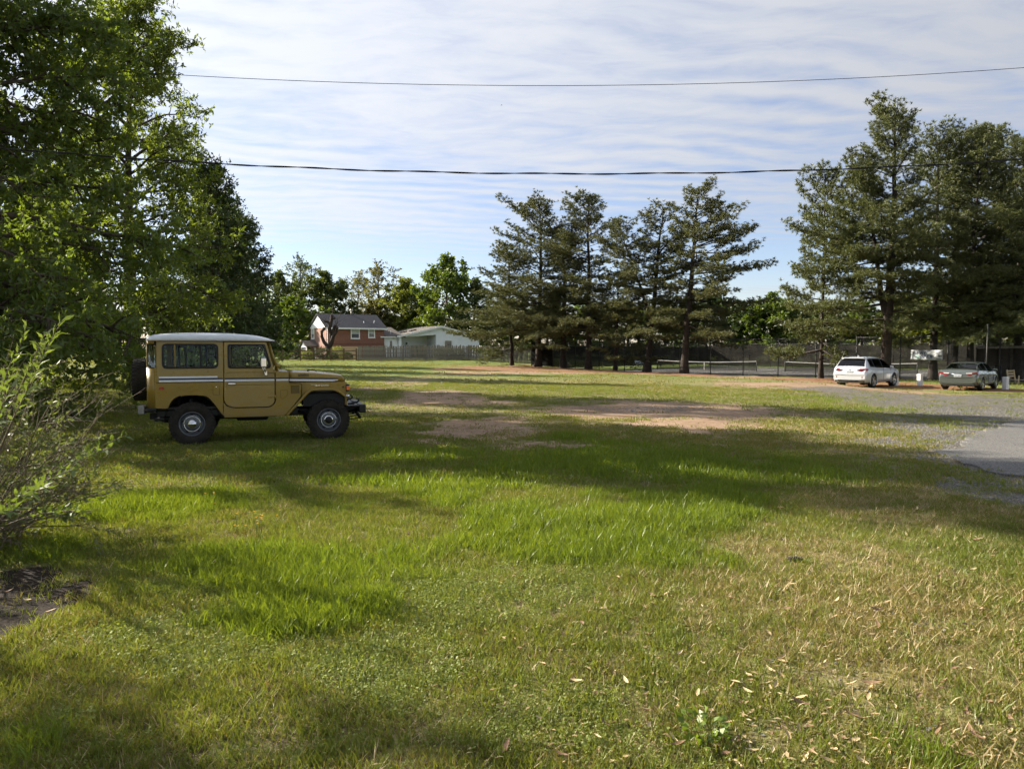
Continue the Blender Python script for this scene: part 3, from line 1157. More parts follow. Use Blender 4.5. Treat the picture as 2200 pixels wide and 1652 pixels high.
def window(parent, M, x0, x1, z0, z1, sash=True):
    """Frame, sill, panes set into an opening; M places local x (along wall), y (out = -y), z."""
    w = .10
    f = MB()
    f.box(x0 - w, x0 + .03, -.10, .06, z0 - w, z1 + w, M).box(x1 - .03, x1 + w, -.10, .06, z0 - w, z1 + w, M)
    f.box(x0 + .03, x1 - .03, -.10, .06, z1 - .03, z1 + w, M).box(x0 + .03, x1 - .03, -.10, .06, z0 - w, z0 + .03, M)
    zm = (z0 + z1) / 2
    if sash:
        f.box(x0 + .03, x1 - .03, -.06, .03, zm - .03, zm + .03, M)
    wo = f.build('window', trim, parent)
    MB().box(x0 - .14, x1 + .14, -.16, .04, z0 - w - .06, z0 - w - .003, M).build('sill', trim, wo)
    MB().box(x0 + .03, x1 - .03, .0, .02, zm + .03, z1 - .03, M).build('pane', curtain if sash else win_glass, wo)
    MB().box(x0 + .03, x1 - .03, .0, .02, z0 + .03, zm - .03, M).build('pane', win_glass, wo)
    return wo


I4 = Matrix.Identity(4)
GAB = Matrix.Translation((0, HW, 0)) @ Matrix.Rotation(R(-90), 4, 'Z')       # local x runs from the back corner to the front corner of the left gable, outside = -x
wall('wall', [rect(0, HL, 0, HE), rect(3.63, 4.77, 3.45, 4.72), rect(6.25, 7.07, 3.6, 4.72)], .24, brick, house, Matrix.Translation((0, .12, 0)))
wall('wall', [rect(.245, HW, 0, HE), rect(1.05, 2.0, 3.45, 4.8), rect(5.2, 6.0, .5, 2.0)], .24, brick, house, Matrix.Translation((.12, 0, 0)) @ Matrix.Translation((0, HW, 0)) @ Matrix.Rotation(R(-90), 4, 'Z') @ Matrix.Translation((-.245, 0, 0)))
wall('wall', [rect(0, HW - .25, 0, HE)], .24, brick, house, Matrix.Translation((HL - .12, HW, 0)) @ Matrix.Rotation(R(-90), 4, 'Z'))
wall('wall', [rect(.245, HL - .245, 0, HE)], .24, brick, house, Matrix.Translation((0, HW - .12, 0)))
MB().box(-.03, HL + .03, -.03, -.002, 2.55, 2.62).build('brick_band', plain('dark_brick_band', (.12, .05, .038), .9), house)
window(house, I4, 3.63, 4.77, 3.45, 4.72)
window(house, I4, 6.25, 7.07, 3.6, 4.72)
window(house, Matrix.Translation((0, 0, 0)) @ Matrix.Translation((0, HW, 0)) @ Matrix.Rotation(R(-90), 4, 'Z') @ Matrix.Translation((-.245, 0, 0)), 1.05, 2.0, 3.45, 4.8)
# gable triangles clad in boards
for xo, s in ((0.0, 1), (HL, -1)):
    mb = MB()
    nb = 11
    for i in range(nb):
        z0, z1 = HE + (HR - HE) * i / nb, HE + (HR - HE) * (i + 1) / nb
        f0, f1 = i / nb, min((i + 1) / nb, .985)
        y0, y1 = HW / 2 * f0 - .25 * (1 - f0), HW - HW / 2 * f0 + .25 * (1 - f0)
        y2, y3 = HW / 2 * f1 - .25 * (1 - f1), HW - HW / 2 * f1 + .25 * (1 - f1)
        xo0, xo1 = xo - s * .06, xo - s * .03
        mb.add([(xo0, y0, z0), (xo0, y1, z0), (xo1, y3, z1), (xo1, y2, z1), (xo + s * .1, y0, z0), (xo + s * .1, y1, z0), (xo + s * .1, y3, z1), (xo + s * .1, y2, z1)], [(0, 1, 2, 3), (4, 7, 6, 5), (0, 4, 5, 1), (2, 6, 7, 3), (1, 5, 6, 2), (0, 3, 7, 4)])
    mb.build('gable_boards', siding, house)


def slope_roof(parent, x0, x1, y0, z0, y1, z1, mat, th=.12):
    vs = [(x0, y0, z0), (x1, y0, z0), (x1, y1, z1), (x0, y1, z1)]
    vs += [(x, y, z + th) for x, y, z in vs]
    mb = MB().add(vs, [(0, 3, 2, 1), (4, 5, 6, 7), (0, 1, 5, 4), (1, 2, 6, 5), (2, 3, 7, 6), (3, 0, 4, 7)])
    return mb.build('roof', mat, parent)


rf = slope_roof(house, -.25, HL + .3, -.45, HE - .13, HW / 2, HR + .05, shingle)
slope_roof(house, -.25, HL + .3, HW + .45, HE - .13, HW / 2 + .001, HR + .05, shingle)
MB().box(-.26, HL + .31, -.50, -.44, HE - .22, HE + .0).build('gutter', trim, house)
MB().tube([(HL * .58, HW / 2, HR + .05), (HL * .58, HW / 2, HR + .75)], .13, 10).tube([(HL * .58, HW / 2, HR + .62), (HL * .58, HW / 2, HR + .9)], [.24, .2], 10).build('vent_pipe', plain('vent_metal', (.5, .48, .42), .5, .5), rf)
for x in (5.9, 7.6):
    yy = 1.2 if x > 7 else 1.0
    zz_ = HE - .13 + (HR + .18 - HE) * (yy + .45) / (HW / 2 + .45)
    MB().tube([(x, yy, zz_), (x, yy, zz_ + .4)], .05, 8).tube([(x, yy, zz_ + .1), (x, yy, zz_ + .13)], .12, 8).build('vent_pipe', trim, rf)
MB().tube([(.12, -.16, .2), (.12, -.16, HE - .2)], .06, 6).build('downpipe', trim, house)
# porch on the left gable
ph = MB()
PX0, PY0, PY1, PZ, PR_ = -1.7, 3.6, 6.2, 2.25, 3.05
ym = (PY0 + PY1) / 2
for (ya, sg) in ((PY0 - .2, 1), (PY1 + .2, -1)):
    ph.add([(PX0 - .2, ya, PZ), (-.003, ya, PZ), (-.003, ym, PR_), (PX0 - .2, ym, PR_), (PX0 - .2, ya, PZ + .1), (-.003, ya, PZ + .1), (-.003, ym, PR_ + .1), (PX0 - .2, ym, PR_ + .1)], [(0, 1, 2, 3), (4, 7, 6, 5), (0, 4, 5, 1), (0, 3, 7, 4), (2, 6, 7, 3), (1, 5, 6, 2)])
pr = ph.build('porch_roof', shingle2, house)
MB().add([(PX0, PY0 + .05, PZ - .1), (PX0, PY1 - .05, PZ - .1), (PX0, ym, PR_ - .06), (PX0 + .08, PY0 + .05, PZ - .1), (PX0 + .08, PY1 - .05, PZ - .1), (PX0 + .08, ym, PR_ - .06)], [(0, 2, 1), (3, 4, 5), (0, 1, 4, 3), (0, 3, 5, 2), (1, 2, 5, 4)]).build('porch_gable', siding, house)
for yy in (PY0 + .1, PY1 - .1):
    MB().box(PX0, PX0 + .12, yy - .06, yy + .06, 0, PZ - .1).build('porch_post', trim, house)
MB().box(PX0, -.003, PY0, PY1, -.1, .12).build('porch_floor', plain('concrete', (.35, .34, .32), .9), house)
mb = MB()
for i in range(9):
    zz_ = .25 + i * .2
    mb.box(PX0 + .02, PX0 + .05, PY0 + .2, PY1 - .2, zz_, zz_ + .04)
mb.build('porch_screen', trim, house)
MB().box(-.06, -.004, 4.5, 5.4, .12, 2.15).build('door', trim, house)

wing = thing('white_wing', 'low white clapboard house wing with covered porch and brown roof, joined to the brick house', 'house', (HX, HY, HZ), TH)
WX0, WX1, WA, WE, WR = 10.9, 24.6, 17.75, 3.75, 5.25
fo = [(WX0, 0), (WX1, 0), (WX1, WE), (WA, WR), (WX0, WE)]
hole = [(WX0 + .45, .02), (17.0, .02), (17.0, 4.05), (WX0 + .45, 3.62)]
wall('wall', [fo, hole, rect(18.5, 19.7, 2.0, 3.2)], .2, siding, wing, Matrix.Translation((0, .1, 0)))
window(wing, I4, 18.5, 19.7, 2.0, 3.2, sash=False)
mb = MB()                                                   # lap boards on the gable front, right of the porch
zb = .3
while zb < WR - .2:
    xr = WX1 if zb < WE else WX1 - (zb + .2 - WE) / (WR - WE) * (WX1 - WA)
    xl = 17.02 if zb < 4.05 else WX0 + max(0, (zb + .2 - WE)) / (WR - WE) * (WA - WX0)
    if zb > 1.75 and zb < 3.2:
        segs = ((xl, 18.36), (19.84, xr))
    else:
        segs = ((xl, xr),)
    for a_, c_ in segs:
        if c_ - a_ > .1:
            mb.add([(a_, -.025, zb), (c_, -.025, zb), (c_, -.004, zb + .2), (a_, -.004, zb + .2), (a_, -.001, zb), (c_, -.001, zb)], [(0, 1, 2, 3), (0, 4, 5, 1)])
    zb += .2
mb.build('siding_boards', siding, wing)
wall('wall', [rect(WX0, 17.1, 0, 4.0), rect(14.3, 16.6, .1, 2.45)], .15, siding, wing, Matrix.Translation((0, 3.1, 0)))
MB().box(14.3, 15.42, 3.06, 3.1, .1, 2.45).build('sliding_door', win_glass, wing)
MB().box(15.48, 16.6, 3.02, 3.06, .1, 2.45).build('sliding_door', dark_room, wing)
MB().box(14.2, 14.3, 2.95, 3.02, .1, 2.5).box(15.42, 15.48, 2.95, 3.02, .1, 2.5).box(16.6, 16.7, 2.95, 3.02, .1, 2.5).box(14.3, 16.6, 2.95, 3.02, 2.45, 2.55).build('door_frame', trim, wing)
MB().box(12.3, 12.75, 2.98, 3.02, 2.15, 2.6).build('house_sign', dark_room, wing)
MB().lathe([(.0, 0), (.16, 0), (.16, .05), (0, .06)], 12).build('clock', plain('clock_green', (.06, .09, .07), .5), wing, (13.55, 2.96, 2.75))
MB().box(17.02, 17.12, .2, 3.0, 0, 4.0).build('wall', siding, wing)
MB().box(WX0 + .1, WX0 + .22, .02, .14, 0, 3.6).build('porch_post', plain('brown_post', (.16, .07, .05), .7), wing)
wall('wall', [rect(8.63, WX0 - .02, 0, 3.6), rect(9.6, 10.0, 2.0, 3.1)], .15, siding, wing, Matrix.Translation((0, .35, 0)))
MB().box(9.6, 10.0, .33, .36, 2.0, 3.1).build('pane', win_glass, wing)
# roofs: gable wing (ridge runs back) and the link beside the brick house
for sg in (-1, 1):
    xe = WX0 - .45 if sg < 0 else WX1 + .45
    ze = WE - .10
    vs = [(xe, -.4, ze), (WA, -.4, WR), (WA, 9, WR), (xe, 9, ze)]
    vs = [(x, y, z + .03) for x, y, z in vs] + [(x, y, z + .16) for x, y, z in vs]
    MB().add(vs, [(0, 3, 2, 1), (4, 5, 6, 7), (0, 1, 5, 4), (1, 2, 6, 5), (2, 3, 7, 6), (3, 0, 4, 7)]).build('roof', shingle2, wing)
    MB().add([(xe, -.46, ze - .12), (WA, -.46, WR - .12), (WA, -.46, WR + .17), (xe, -.46, ze + .17), (xe, -.405, ze - .12), (WA, -.405, WR - .12), (WA, -.405, WR + .17), (xe, -.405, ze + .17)], [(0, 1, 2, 3), (4, 7, 6, 5), (0, 4, 5, 1), (3, 2, 6, 7)]).build('fascia', trim, wing)
MB().add([(8.63, -.1, 3.62), (WX0 + 1.0, -.1, 3.62), (WX0 + 1.0, 5, 5.1), (8.63, 5, 5.1), (8.63, -.1, 3.74), (WX0 + 1.0, -.1, 3.74), (WX0 + 1.0, 5, 5.22), (8.63, 5, 5.22)], [(0, 3, 2, 1), (4, 5, 6, 7), (0, 1, 5, 4), (1, 2, 6, 5), (2, 3, 7, 6), (3, 0, 4, 7)]).build('roof', shingle2, wing)
MB().box(8.0, WX0 - .2, -.22, -.10, 3.55, 3.72).build('gutter', trim, wing)
for x, y in ((13.2, 3.4), (14.4, 2.6)):
    z = WE - .1 + .16 + (x - WX0 + .45) / (WA - WX0 + .45) * (WR - WE + .1)
    MB().box(x - .5, x + .5, y - .35, y + .35, -.02, .14, Matrix.Translation((0, 0, z)) @ Matrix.Translation((x, y, 0)) @ Matrix.Rotation(-math.atan2(WR - WE, WA - WX0), 4, 'Y') @ Matrix.Translation((-x, -y, 0))).build('skylight', dark_room, wing)
MB().tube([(10.2, 1.3, 3.9), (10.2, 1.3, 4.6)], .06, 8).build('vent_pipe', trim, wing)

# ------------------------------------------------------------------ picket fence, rail fence, board fence
def ground_z(x, y):
    return g1(x, y)


fence_wood = plain('grey_fence_wood', (0.225, 0.200, 0.175), 0.95, 0, 0.45, 2.5, bump=0.4, bscale=20)
FY = 84.0
p0, p1 = Vector((at(770, FY), FY)), Vector((at(1141, 88.5), 88.5))
dirv = p1 - p0
L = dirv.length
pf = thing('picket_fence', 'weathered grey wooden picket fence in front of the white house wing', 'fence', (p0.x, p0.y, 0), math.atan2(dirv.y, dirv.x))
rng = random.Random(4)
pk = []
for v in range(3):
    h = (1.78, 1.84, 1.72)[v]
    pk.append(MB().prism([(-.064, 0), (.064, 0), (.064, h - .1), (.0, h), (-.064, h - .1)], -.01, .012).mesh('picket'))
    pk[-1].materials.append(fence_wood)
n = int(L / .152)
for i in range(n):
    s = (i + .5) / n
    q = p0 + dirv * s
    o = obj('picket', pk[rng.randrange(3)], None, pf, (s * L, -.045 + rng.uniform(-.008, .008), ground_z(q.x, q.y) - .02 + rng.uniform(-.04, .04)), (0, rng.uniform(-.03, .03) + .04 * math.sin(s * 31), 0))
npost = 8
for i in range(npost + 1):
    s = i / npost
    q = p0 + dirv * s
    MB().box(-.06, .06, 0, .10, -.1, 1.7 + rng.uniform(-.1, .12)).build('post', fence_wood, pf, (s * L, 0, ground_z(q.x, q.y)))
    if i < npost:
        q2 = p0 + dirv * ((i + 1) / npost)
        z0, z1 = ground_z(q.x, q.y), ground_z(q2.x, q2.y)
        for hz in (.35, .85, 1.3):
            MB().add([(s * L, 0, z0 + hz), (s * L + L / npost, 0, z1 + hz), (s * L + L / npost, 0, z1 + hz + .09), (s * L, 0, z0 + hz + .09), (s * L, -.03, z0 + hz), (s * L + L / npost, -.03, z1 + hz), (s * L + L / npost, -.03, z1 + hz + .09), (s * L, -.03, z0 + hz + .09)], [(0, 1, 2, 3), (4, 7, 6, 5), (0, 4, 5, 1), (3, 2, 6, 7), (0, 3, 7, 4), (1, 5, 6, 2)]).build('rail', fence_wood, pf)

p0r, p1r = Vector((at(570, 82), 82)), Vector((at(769, FY), FY))
dirr = p1r - p0r
Lr = dirr.length
rfence = thing('rail_fence', 'brown three rail wooden post fence in front of the brick house', 'fence', (p0r.x, p0r.y, 0), math.atan2(dirr.y, dirr.x))
cols = [575, 610, 647, 674, 709, 736, 762]
prev = None
for c_ in cols:
    s = (at(c_, 83) - p0r.x) / dirr.x
    q = p0r + dirr * s
    z = ground_z(q.x, q.y)
    MB().box(-.08, .08, -.07, .07, -.1, 1.42).build('post', brown_wood, rfence, (s * Lr, 0, z))
    if prev:
        for hz in (.22, .66, 1.14):
            MB().tube([(prev[0], -.02, prev[1] + hz + rng.uniform(-.03, .03)), (s * Lr, -.02, z + hz + rng.uniform(-.03, .03))], .06, 6).build('rail', brown_wood, rfence)
    prev = (s * Lr, z)

bfx0, bfx1 = at(712, 96), at(775, 94)
bf = thing('board_fence', 'pale tan board fence beside the pruned tree, behind the rail fence', 'fence', (bfx0, 96, 0), math.atan2(-2, bfx1 - bfx0))
LB = math.hypot(bfx1 - bfx0, 2)
bd = MB().prism([(-.07, 0), (.07, 0), (.07, 1.66), (.03, 1.72), (-.03, 1.72), (-.07, 1.66)], -.012, .012).mesh('board')
bd.materials.append(tan_wood)
for i in range(int(LB / .15)):
    x = i * .15
    obj('board', bd, None, bf, (x, 0, g1(bfx0 + x, 95) - .02 + rng.uniform(-.02, .02)))
for hz in (.3, 1.3):
    MB().box(0, LB, .015, .05, hz, hz + .09).build('rail', tan_wood, bf, (0, 0, .3))

# ------------------------------------------------------------------ camper trailer
teal = plain('teal_paint', (.10, .33, .32), .35, 0, .12, 2)
cx_, cy_ = at(620, 112), 112
t = thing('camper_trailer', 'small white and teal vintage camper trailer parked beside the brick house', 'trailer', (cx_, cy_, .1), R(8))
prof = rounded([(-1.9, .45), (1.9, .45), (2.0, 1.4), (1.6, 2.35), (-1.5, 2.35), (-2.0, 1.4)], [.15, .15, .4, .6, .6, .4], 6)
low = [(x, min(z, 1.35)) for x, z in prof]
MB().prism([q for q in rounded([(-1.9, .45), (1.9, .45), (1.98, 1.35), (-1.98, 1.35)], [.2, .2, .01, .01], 5)], -1.0, 1.0).build('lower_body', teal, t)
MB().prism(rounded([(-1.98, 1.353), (1.98, 1.353), (1.85, 2.0), (1.3, 2.4), (-1.2, 2.4), (-1.85, 2.0)], [.01, .01, .35, .6, .6, .35], 6), -1.0, 1.0).build('upper_body', white_paint, t)
for x in (-1.1, .3):
    w = MB().box(x, x + .8, -1.03, -1.002, 1.5, 2.0).build('window', win_glass, t)
    MB().box(x - .05, x, -1.04, -1.003, 1.45, 2.05).box(x + .8, x + .85, -1.04, -1.003, 1.45, 2.05).box(x, x + .8, -1.04, -1.003, 2.0, 2.05).box(x, x + .8, -1.04, -1.003, 1.45, 1.5).build('frame', chrome, w)
for y in (-.95, .8):
    MB().lathe([(.0, 0), (.18, 0), (.2, .02), (.33, 0), (.35, .03), (.35, .13), (.33, .16), (0, .16)], 18).build('wheel', rubber, t, (.1, y, .34))
MB().tube([(-1.9, 0, .5), (-2.8, 0, .45)], .05, 6).build('hitch', dark_steel, t)

# ------------------------------------------------------------------ far utility pole and overhead wires
x, y = at(924, 135), 135
t = thing('utility_pole', 'thin grey pole rising behind the white house wing roof', 'pole', (x, y, g1(x, y)))
MB().tube([(0, 0, -.3), (0.05, 0, 9.6)], [.14, .10], 8).build('shaft', old_wood, t)
MB().tube([(0.05, 0, 8.6), (1.3, -.2, 5.0), (2.4, -.4, 0)], .02, 4).build('guy_wire', dark_steel, t)
MB().tube([(0, 0, 5.2), (-.9, 0, 5.4), (-1.3, 0, 5.35)], .04, 6).build('lamp_arm', steel, t)

wire_m = plain('cable_black', (.012, .012, .013), .6, 0, .2)


def wire(name, label, samples, Yw, rad, twist=0.0, ext=16.0):
    """Cable through given photo points at distance Yw, carried on past the frame to its poles."""
    pts = [(at(px, Yw), 1.6 + (HORIZON - py) / F_PX * Yw) for px, py in samples]
    xs = np.array([q[0] for q in pts])
    zs = np.array([q[1] for q in pts])
    co = np.polyfit(xs, zs, 2)
    X = np.linspace(xs[0] - ext, xs[-1] + ext, 140)
    Z = np.polyval(co, X)
    t = thing(name, label, 'cable', (0, Yw, 0))
    if twist:
        for ph in (0, math.pi):
            MB().tube([(x_, rad * .9 * math.cos(x_ * twist + ph), z_ + rad * .9 * math.sin(x_ * twist + ph) + .006 * math.sin(x_ * 3.1)) for x_, z_ in zip(np.linspace(X[0], X[-1], 420), np.polyval(co, np.linspace(X[0], X[-1], 420)))], rad, 6).build('strand', wire_m, t)
    else:
        MB().tube([(x_, 0, z_) for x_, z_ in zip(X, Z)], rad, 6).build('strand', wire_m, t)
    return (X[0], Z[0]), (X[-1], Z[-1])


e1 = wire('overhead_cable', 'thick twisted black cable sagging low across the sky in front of the pines', [(0, 325), (450, 353), (800, 371), (1150, 380), (1500, 378), (1850, 367), (2200, 347)], 13.0, .0085, 5.0)
e2 = wire('overhead_wire', 'thin single wire stretched high across the upper sky', [(380, 172), (800, 190), (1200, 197), (1600, 187), (2200, 157)], 24.0, .009)
for k, (e, yy, hh) in enumerate(((e1[0], 13, 0), (e1[1], 13, 0), (e2[0], 24, 0), (e2[1], 24, 0))):
    x, z = e
    t = thing('utility_pole', ('wooden pole carrying the %s cable beyond the %s edge of the view' % (('low twisted', 'high thin')[k // 2], ('left', 'right')[k % 2])), 'pole', (x, yy, g1(x, yy) - .05))
    MB().tube([(0, 0, -.3), (0, 0, z + 1.0)], [.16, .11], 10).build('shaft', old_wood, t)
    MB().tube([(0, 0, z - .05), (0, 0, z + .12)], .19, 10).build('bracket', dark_steel, t)

# ------------------------------------------------------------------ shelter with clutter at the right edge
sxx, syy = at(2158, 56), 56.0
sz = g1(sxx, syy)
t = thing('open_shelter', 'dark open wooden shelter with flat pale-edged roof behind the green-grey sedan', 'shelter', (sxx, syy, sz), R(-20))
dw = plain('dark_stained_wood', (.035, .026, .02), .9, 0, .4)
MB().box(-1.6, 2.6, -1.2, 1.6, 2.35, 2.47).build('roof', dw, t)
MB().box(-1.65, 2.65, -1.26, -1.203, 2.33, 2.50).build('fascia', plain('grey_fascia', (.30, .28, .25), .8), t)
for x in (-1.5, 0, 2.5):
    for y in (-1.1, 1.5):
        MB().box(x - .06, x + .06, y - .06, y + .06, -.1, 2.34).build('post', dw, t)
MB().box(-1.5, 2.5, 1.56, 1.6, 0, 2.3).build('back_wall', plain('shelter_boards', (.09, .075, .06), .9, 0, .4, 1), t)
MB().box(-1.4, -.2, .8, 1.4, 0, .9).box(-1.45, -.15, .75, 1.45, .9, .95).build('counter', plain('counter_wood', (.16, .11, .07), .8), t)
t = thing('waste_bin', 'black waste bin standing at the open front of the dark shelter', 'bin', (at(2142, 52), 52, g1(at(2142, 52), 52)), 0)
MB().lathe([(0, 0), (.26, 0), (.30, .85), (.29, .85), (.25, .05), (0, .05)], 16, Matrix.Rotation(R(90), 4, 'X')).build('drum', black_plastic, t)
MB().lathe([(0, .84), (.32, .84), (.32, .9), (.2, 1.02), (0, 1.05)], 16, Matrix.Rotation(R(90), 4, 'X')).build('lid', black_plastic, t)
t = thing('garden_chair', 'pale wooden garden chair lying in the sun at the far right edge', 'chair', (at(2186, 46), 46, g1(at(2186, 46), 46)), R(25))
pw = plain('pale_wood', (.42, .33, .22), .8, 0, .2)
for i in range(5):
    MB().box(-.35 + i * .15, -.23 + i * .15, -.3, .35, .26, .285).build('slat', pw, t)
for x in (-.33, .35):
    MB().box(x - .03, x + .03, -.30, -.24, 0, .5, Matrix.Rotation(R(8), 4, 'Y')).build('leg', pw, t)
    MB().box(x - .03, x + .03, .24, .30, 0, .95, Matrix.Rotation(R(-10), 4, 'X')).build('leg', pw, t)
for i in range(3):
    MB().box(-.33, .35, .30, .33, .5 + i * .16, .6 + i * .16, Matrix.Rotation(R(-10), 4, 'X')).build('back_slat', pw, t)
x, y = at(2118, 45), 45
t = thing('lamp_post', 'slim grey steel post rising beside the green-grey sedan roof', 'post', (x, y, g1(x, y)))
MB().tube([(0, 0, -.2), (0.06, 0, 3.6)], .038, 8).build('shaft', dark_steel, t)
MB().lathe([(0, 3.6), (.07, 3.6), (.07, 3.66), (0, 3.68)], 8, Matrix.Translation((.06, 0, 0)) @ Matrix.Rotation(R(90), 4, 'X')).build('cap', dark_steel, t)


# ------------------------------------------------------------------ plants: shared builders
def blades(pos, dirs, length, width, rng, twist=True):
    """One pointed triangle per entry: pos (n,3), dirs (n,3) unit, length (n), width (n)."""
    n = len(pos)
    r = rng.normal(size=(n, 3))
    side = np.cross(dirs, r)
    side /= np.linalg.norm(side, axis=1, keepdims=True) + 1e-9
    a = pos + side * (width * .5)[:, None]
    c = pos - side * (width * .5)[:, None]
    tip = pos + dirs * length[:, None]
    V = np.stack([a, c, tip], 1).reshape(-1, 3)
    F = np.arange(3 * n).reshape(-1, 3)
    return V, F


def leaves(pos, dirs, length, width, rng, up=0.5):
    """One folded lozenge (4 corners) per leaf."""
    n = len(pos)
    r = rng.normal(size=(n, 3)) * (1 - up) + np.array([0, 0, 1.0]) * up
    side = np.cross(dirs, r)
    side /= np.linalg.norm(side, axis=1, keepdims=True) + 1e-9
    nrm = np.cross(side, dirs)
    mid = pos + dirs * (length * .45)[:, None]
    a = mid + side * (width * .5)[:, None] + nrm * (width * .18)[:, None]
    c = mid - side * (width * .5)[:, None] + nrm * (width * .18)[:, None]
    tip = pos + dirs * length[:, None] - nrm * (length * .08)[:, None]
    V = np.stack([pos, a, tip, c], 1).reshape(-1, 3)
    F = np.arange(4 * n).reshape(-1, 4)
    return V, F


def unit(v):
    return v / (np.linalg.norm(v, axis=-1, keepdims=True) + 1e-9)


class Wood:
    """Collects tapered limbs as open tubes, quickly."""

    def __init__(self):
        self.V, self.F, self.k = [], [], 0

    def limb(self, pts, r0, r1, n=5):
        pts = np.asarray(pts, float)
        m = len(pts)
        t = unit(np.gradient(pts, axis=0))
        ref = np.array([0.31, 0.17, 0.93]) if abs(t[0, 2]) < .9 else np.array([1.0, .1, 0])
        a = unit(np.cross(t, ref))
        c = np.cross(t, a)
        th = np.arange(n) * 2 * math.pi / n
        rad = r0 + (r1 - r0) * np.linspace(0, 1, m) ** .8 if not hasattr(r0, '__len__') else np.asarray(r0)
        ring = a[:, None] * np.cos(th)[None, :, None] + c[:, None] * np.sin(th)[None, :, None]
        V = pts[:, None] + ring * rad[:, None, None]
        ii = np.arange(m * n).reshape(m, n)
        F = np.stack([ii[:-1], np.roll(ii[:-1], -1, 1), np.roll(ii[1:], -1, 1), ii[1:]], -1).reshape(-1, 4)
        self.V.append(V.reshape(-1, 3))
        self.F.append(F + self.k)
        self.k += m * n

    def mesh(self, name):
        return np_mesh(name, np.concatenate(self.V), np.concatenate(self.F), True)


def bend(p, d, L, n, rng, wob, droop=0.0, upturn=0.0):
    """A limb's centre line from p along d."""
    pts = [np.array(p, float)]
    d = np.array(d, float)
    for i in range(n):
        d = unit(d + rng.normal(size=3) * wob + np.array([0, 0, -droop + upturn * i / n]))
        pts.append(pts[-1] + d * L / n)
    return np.array(pts)


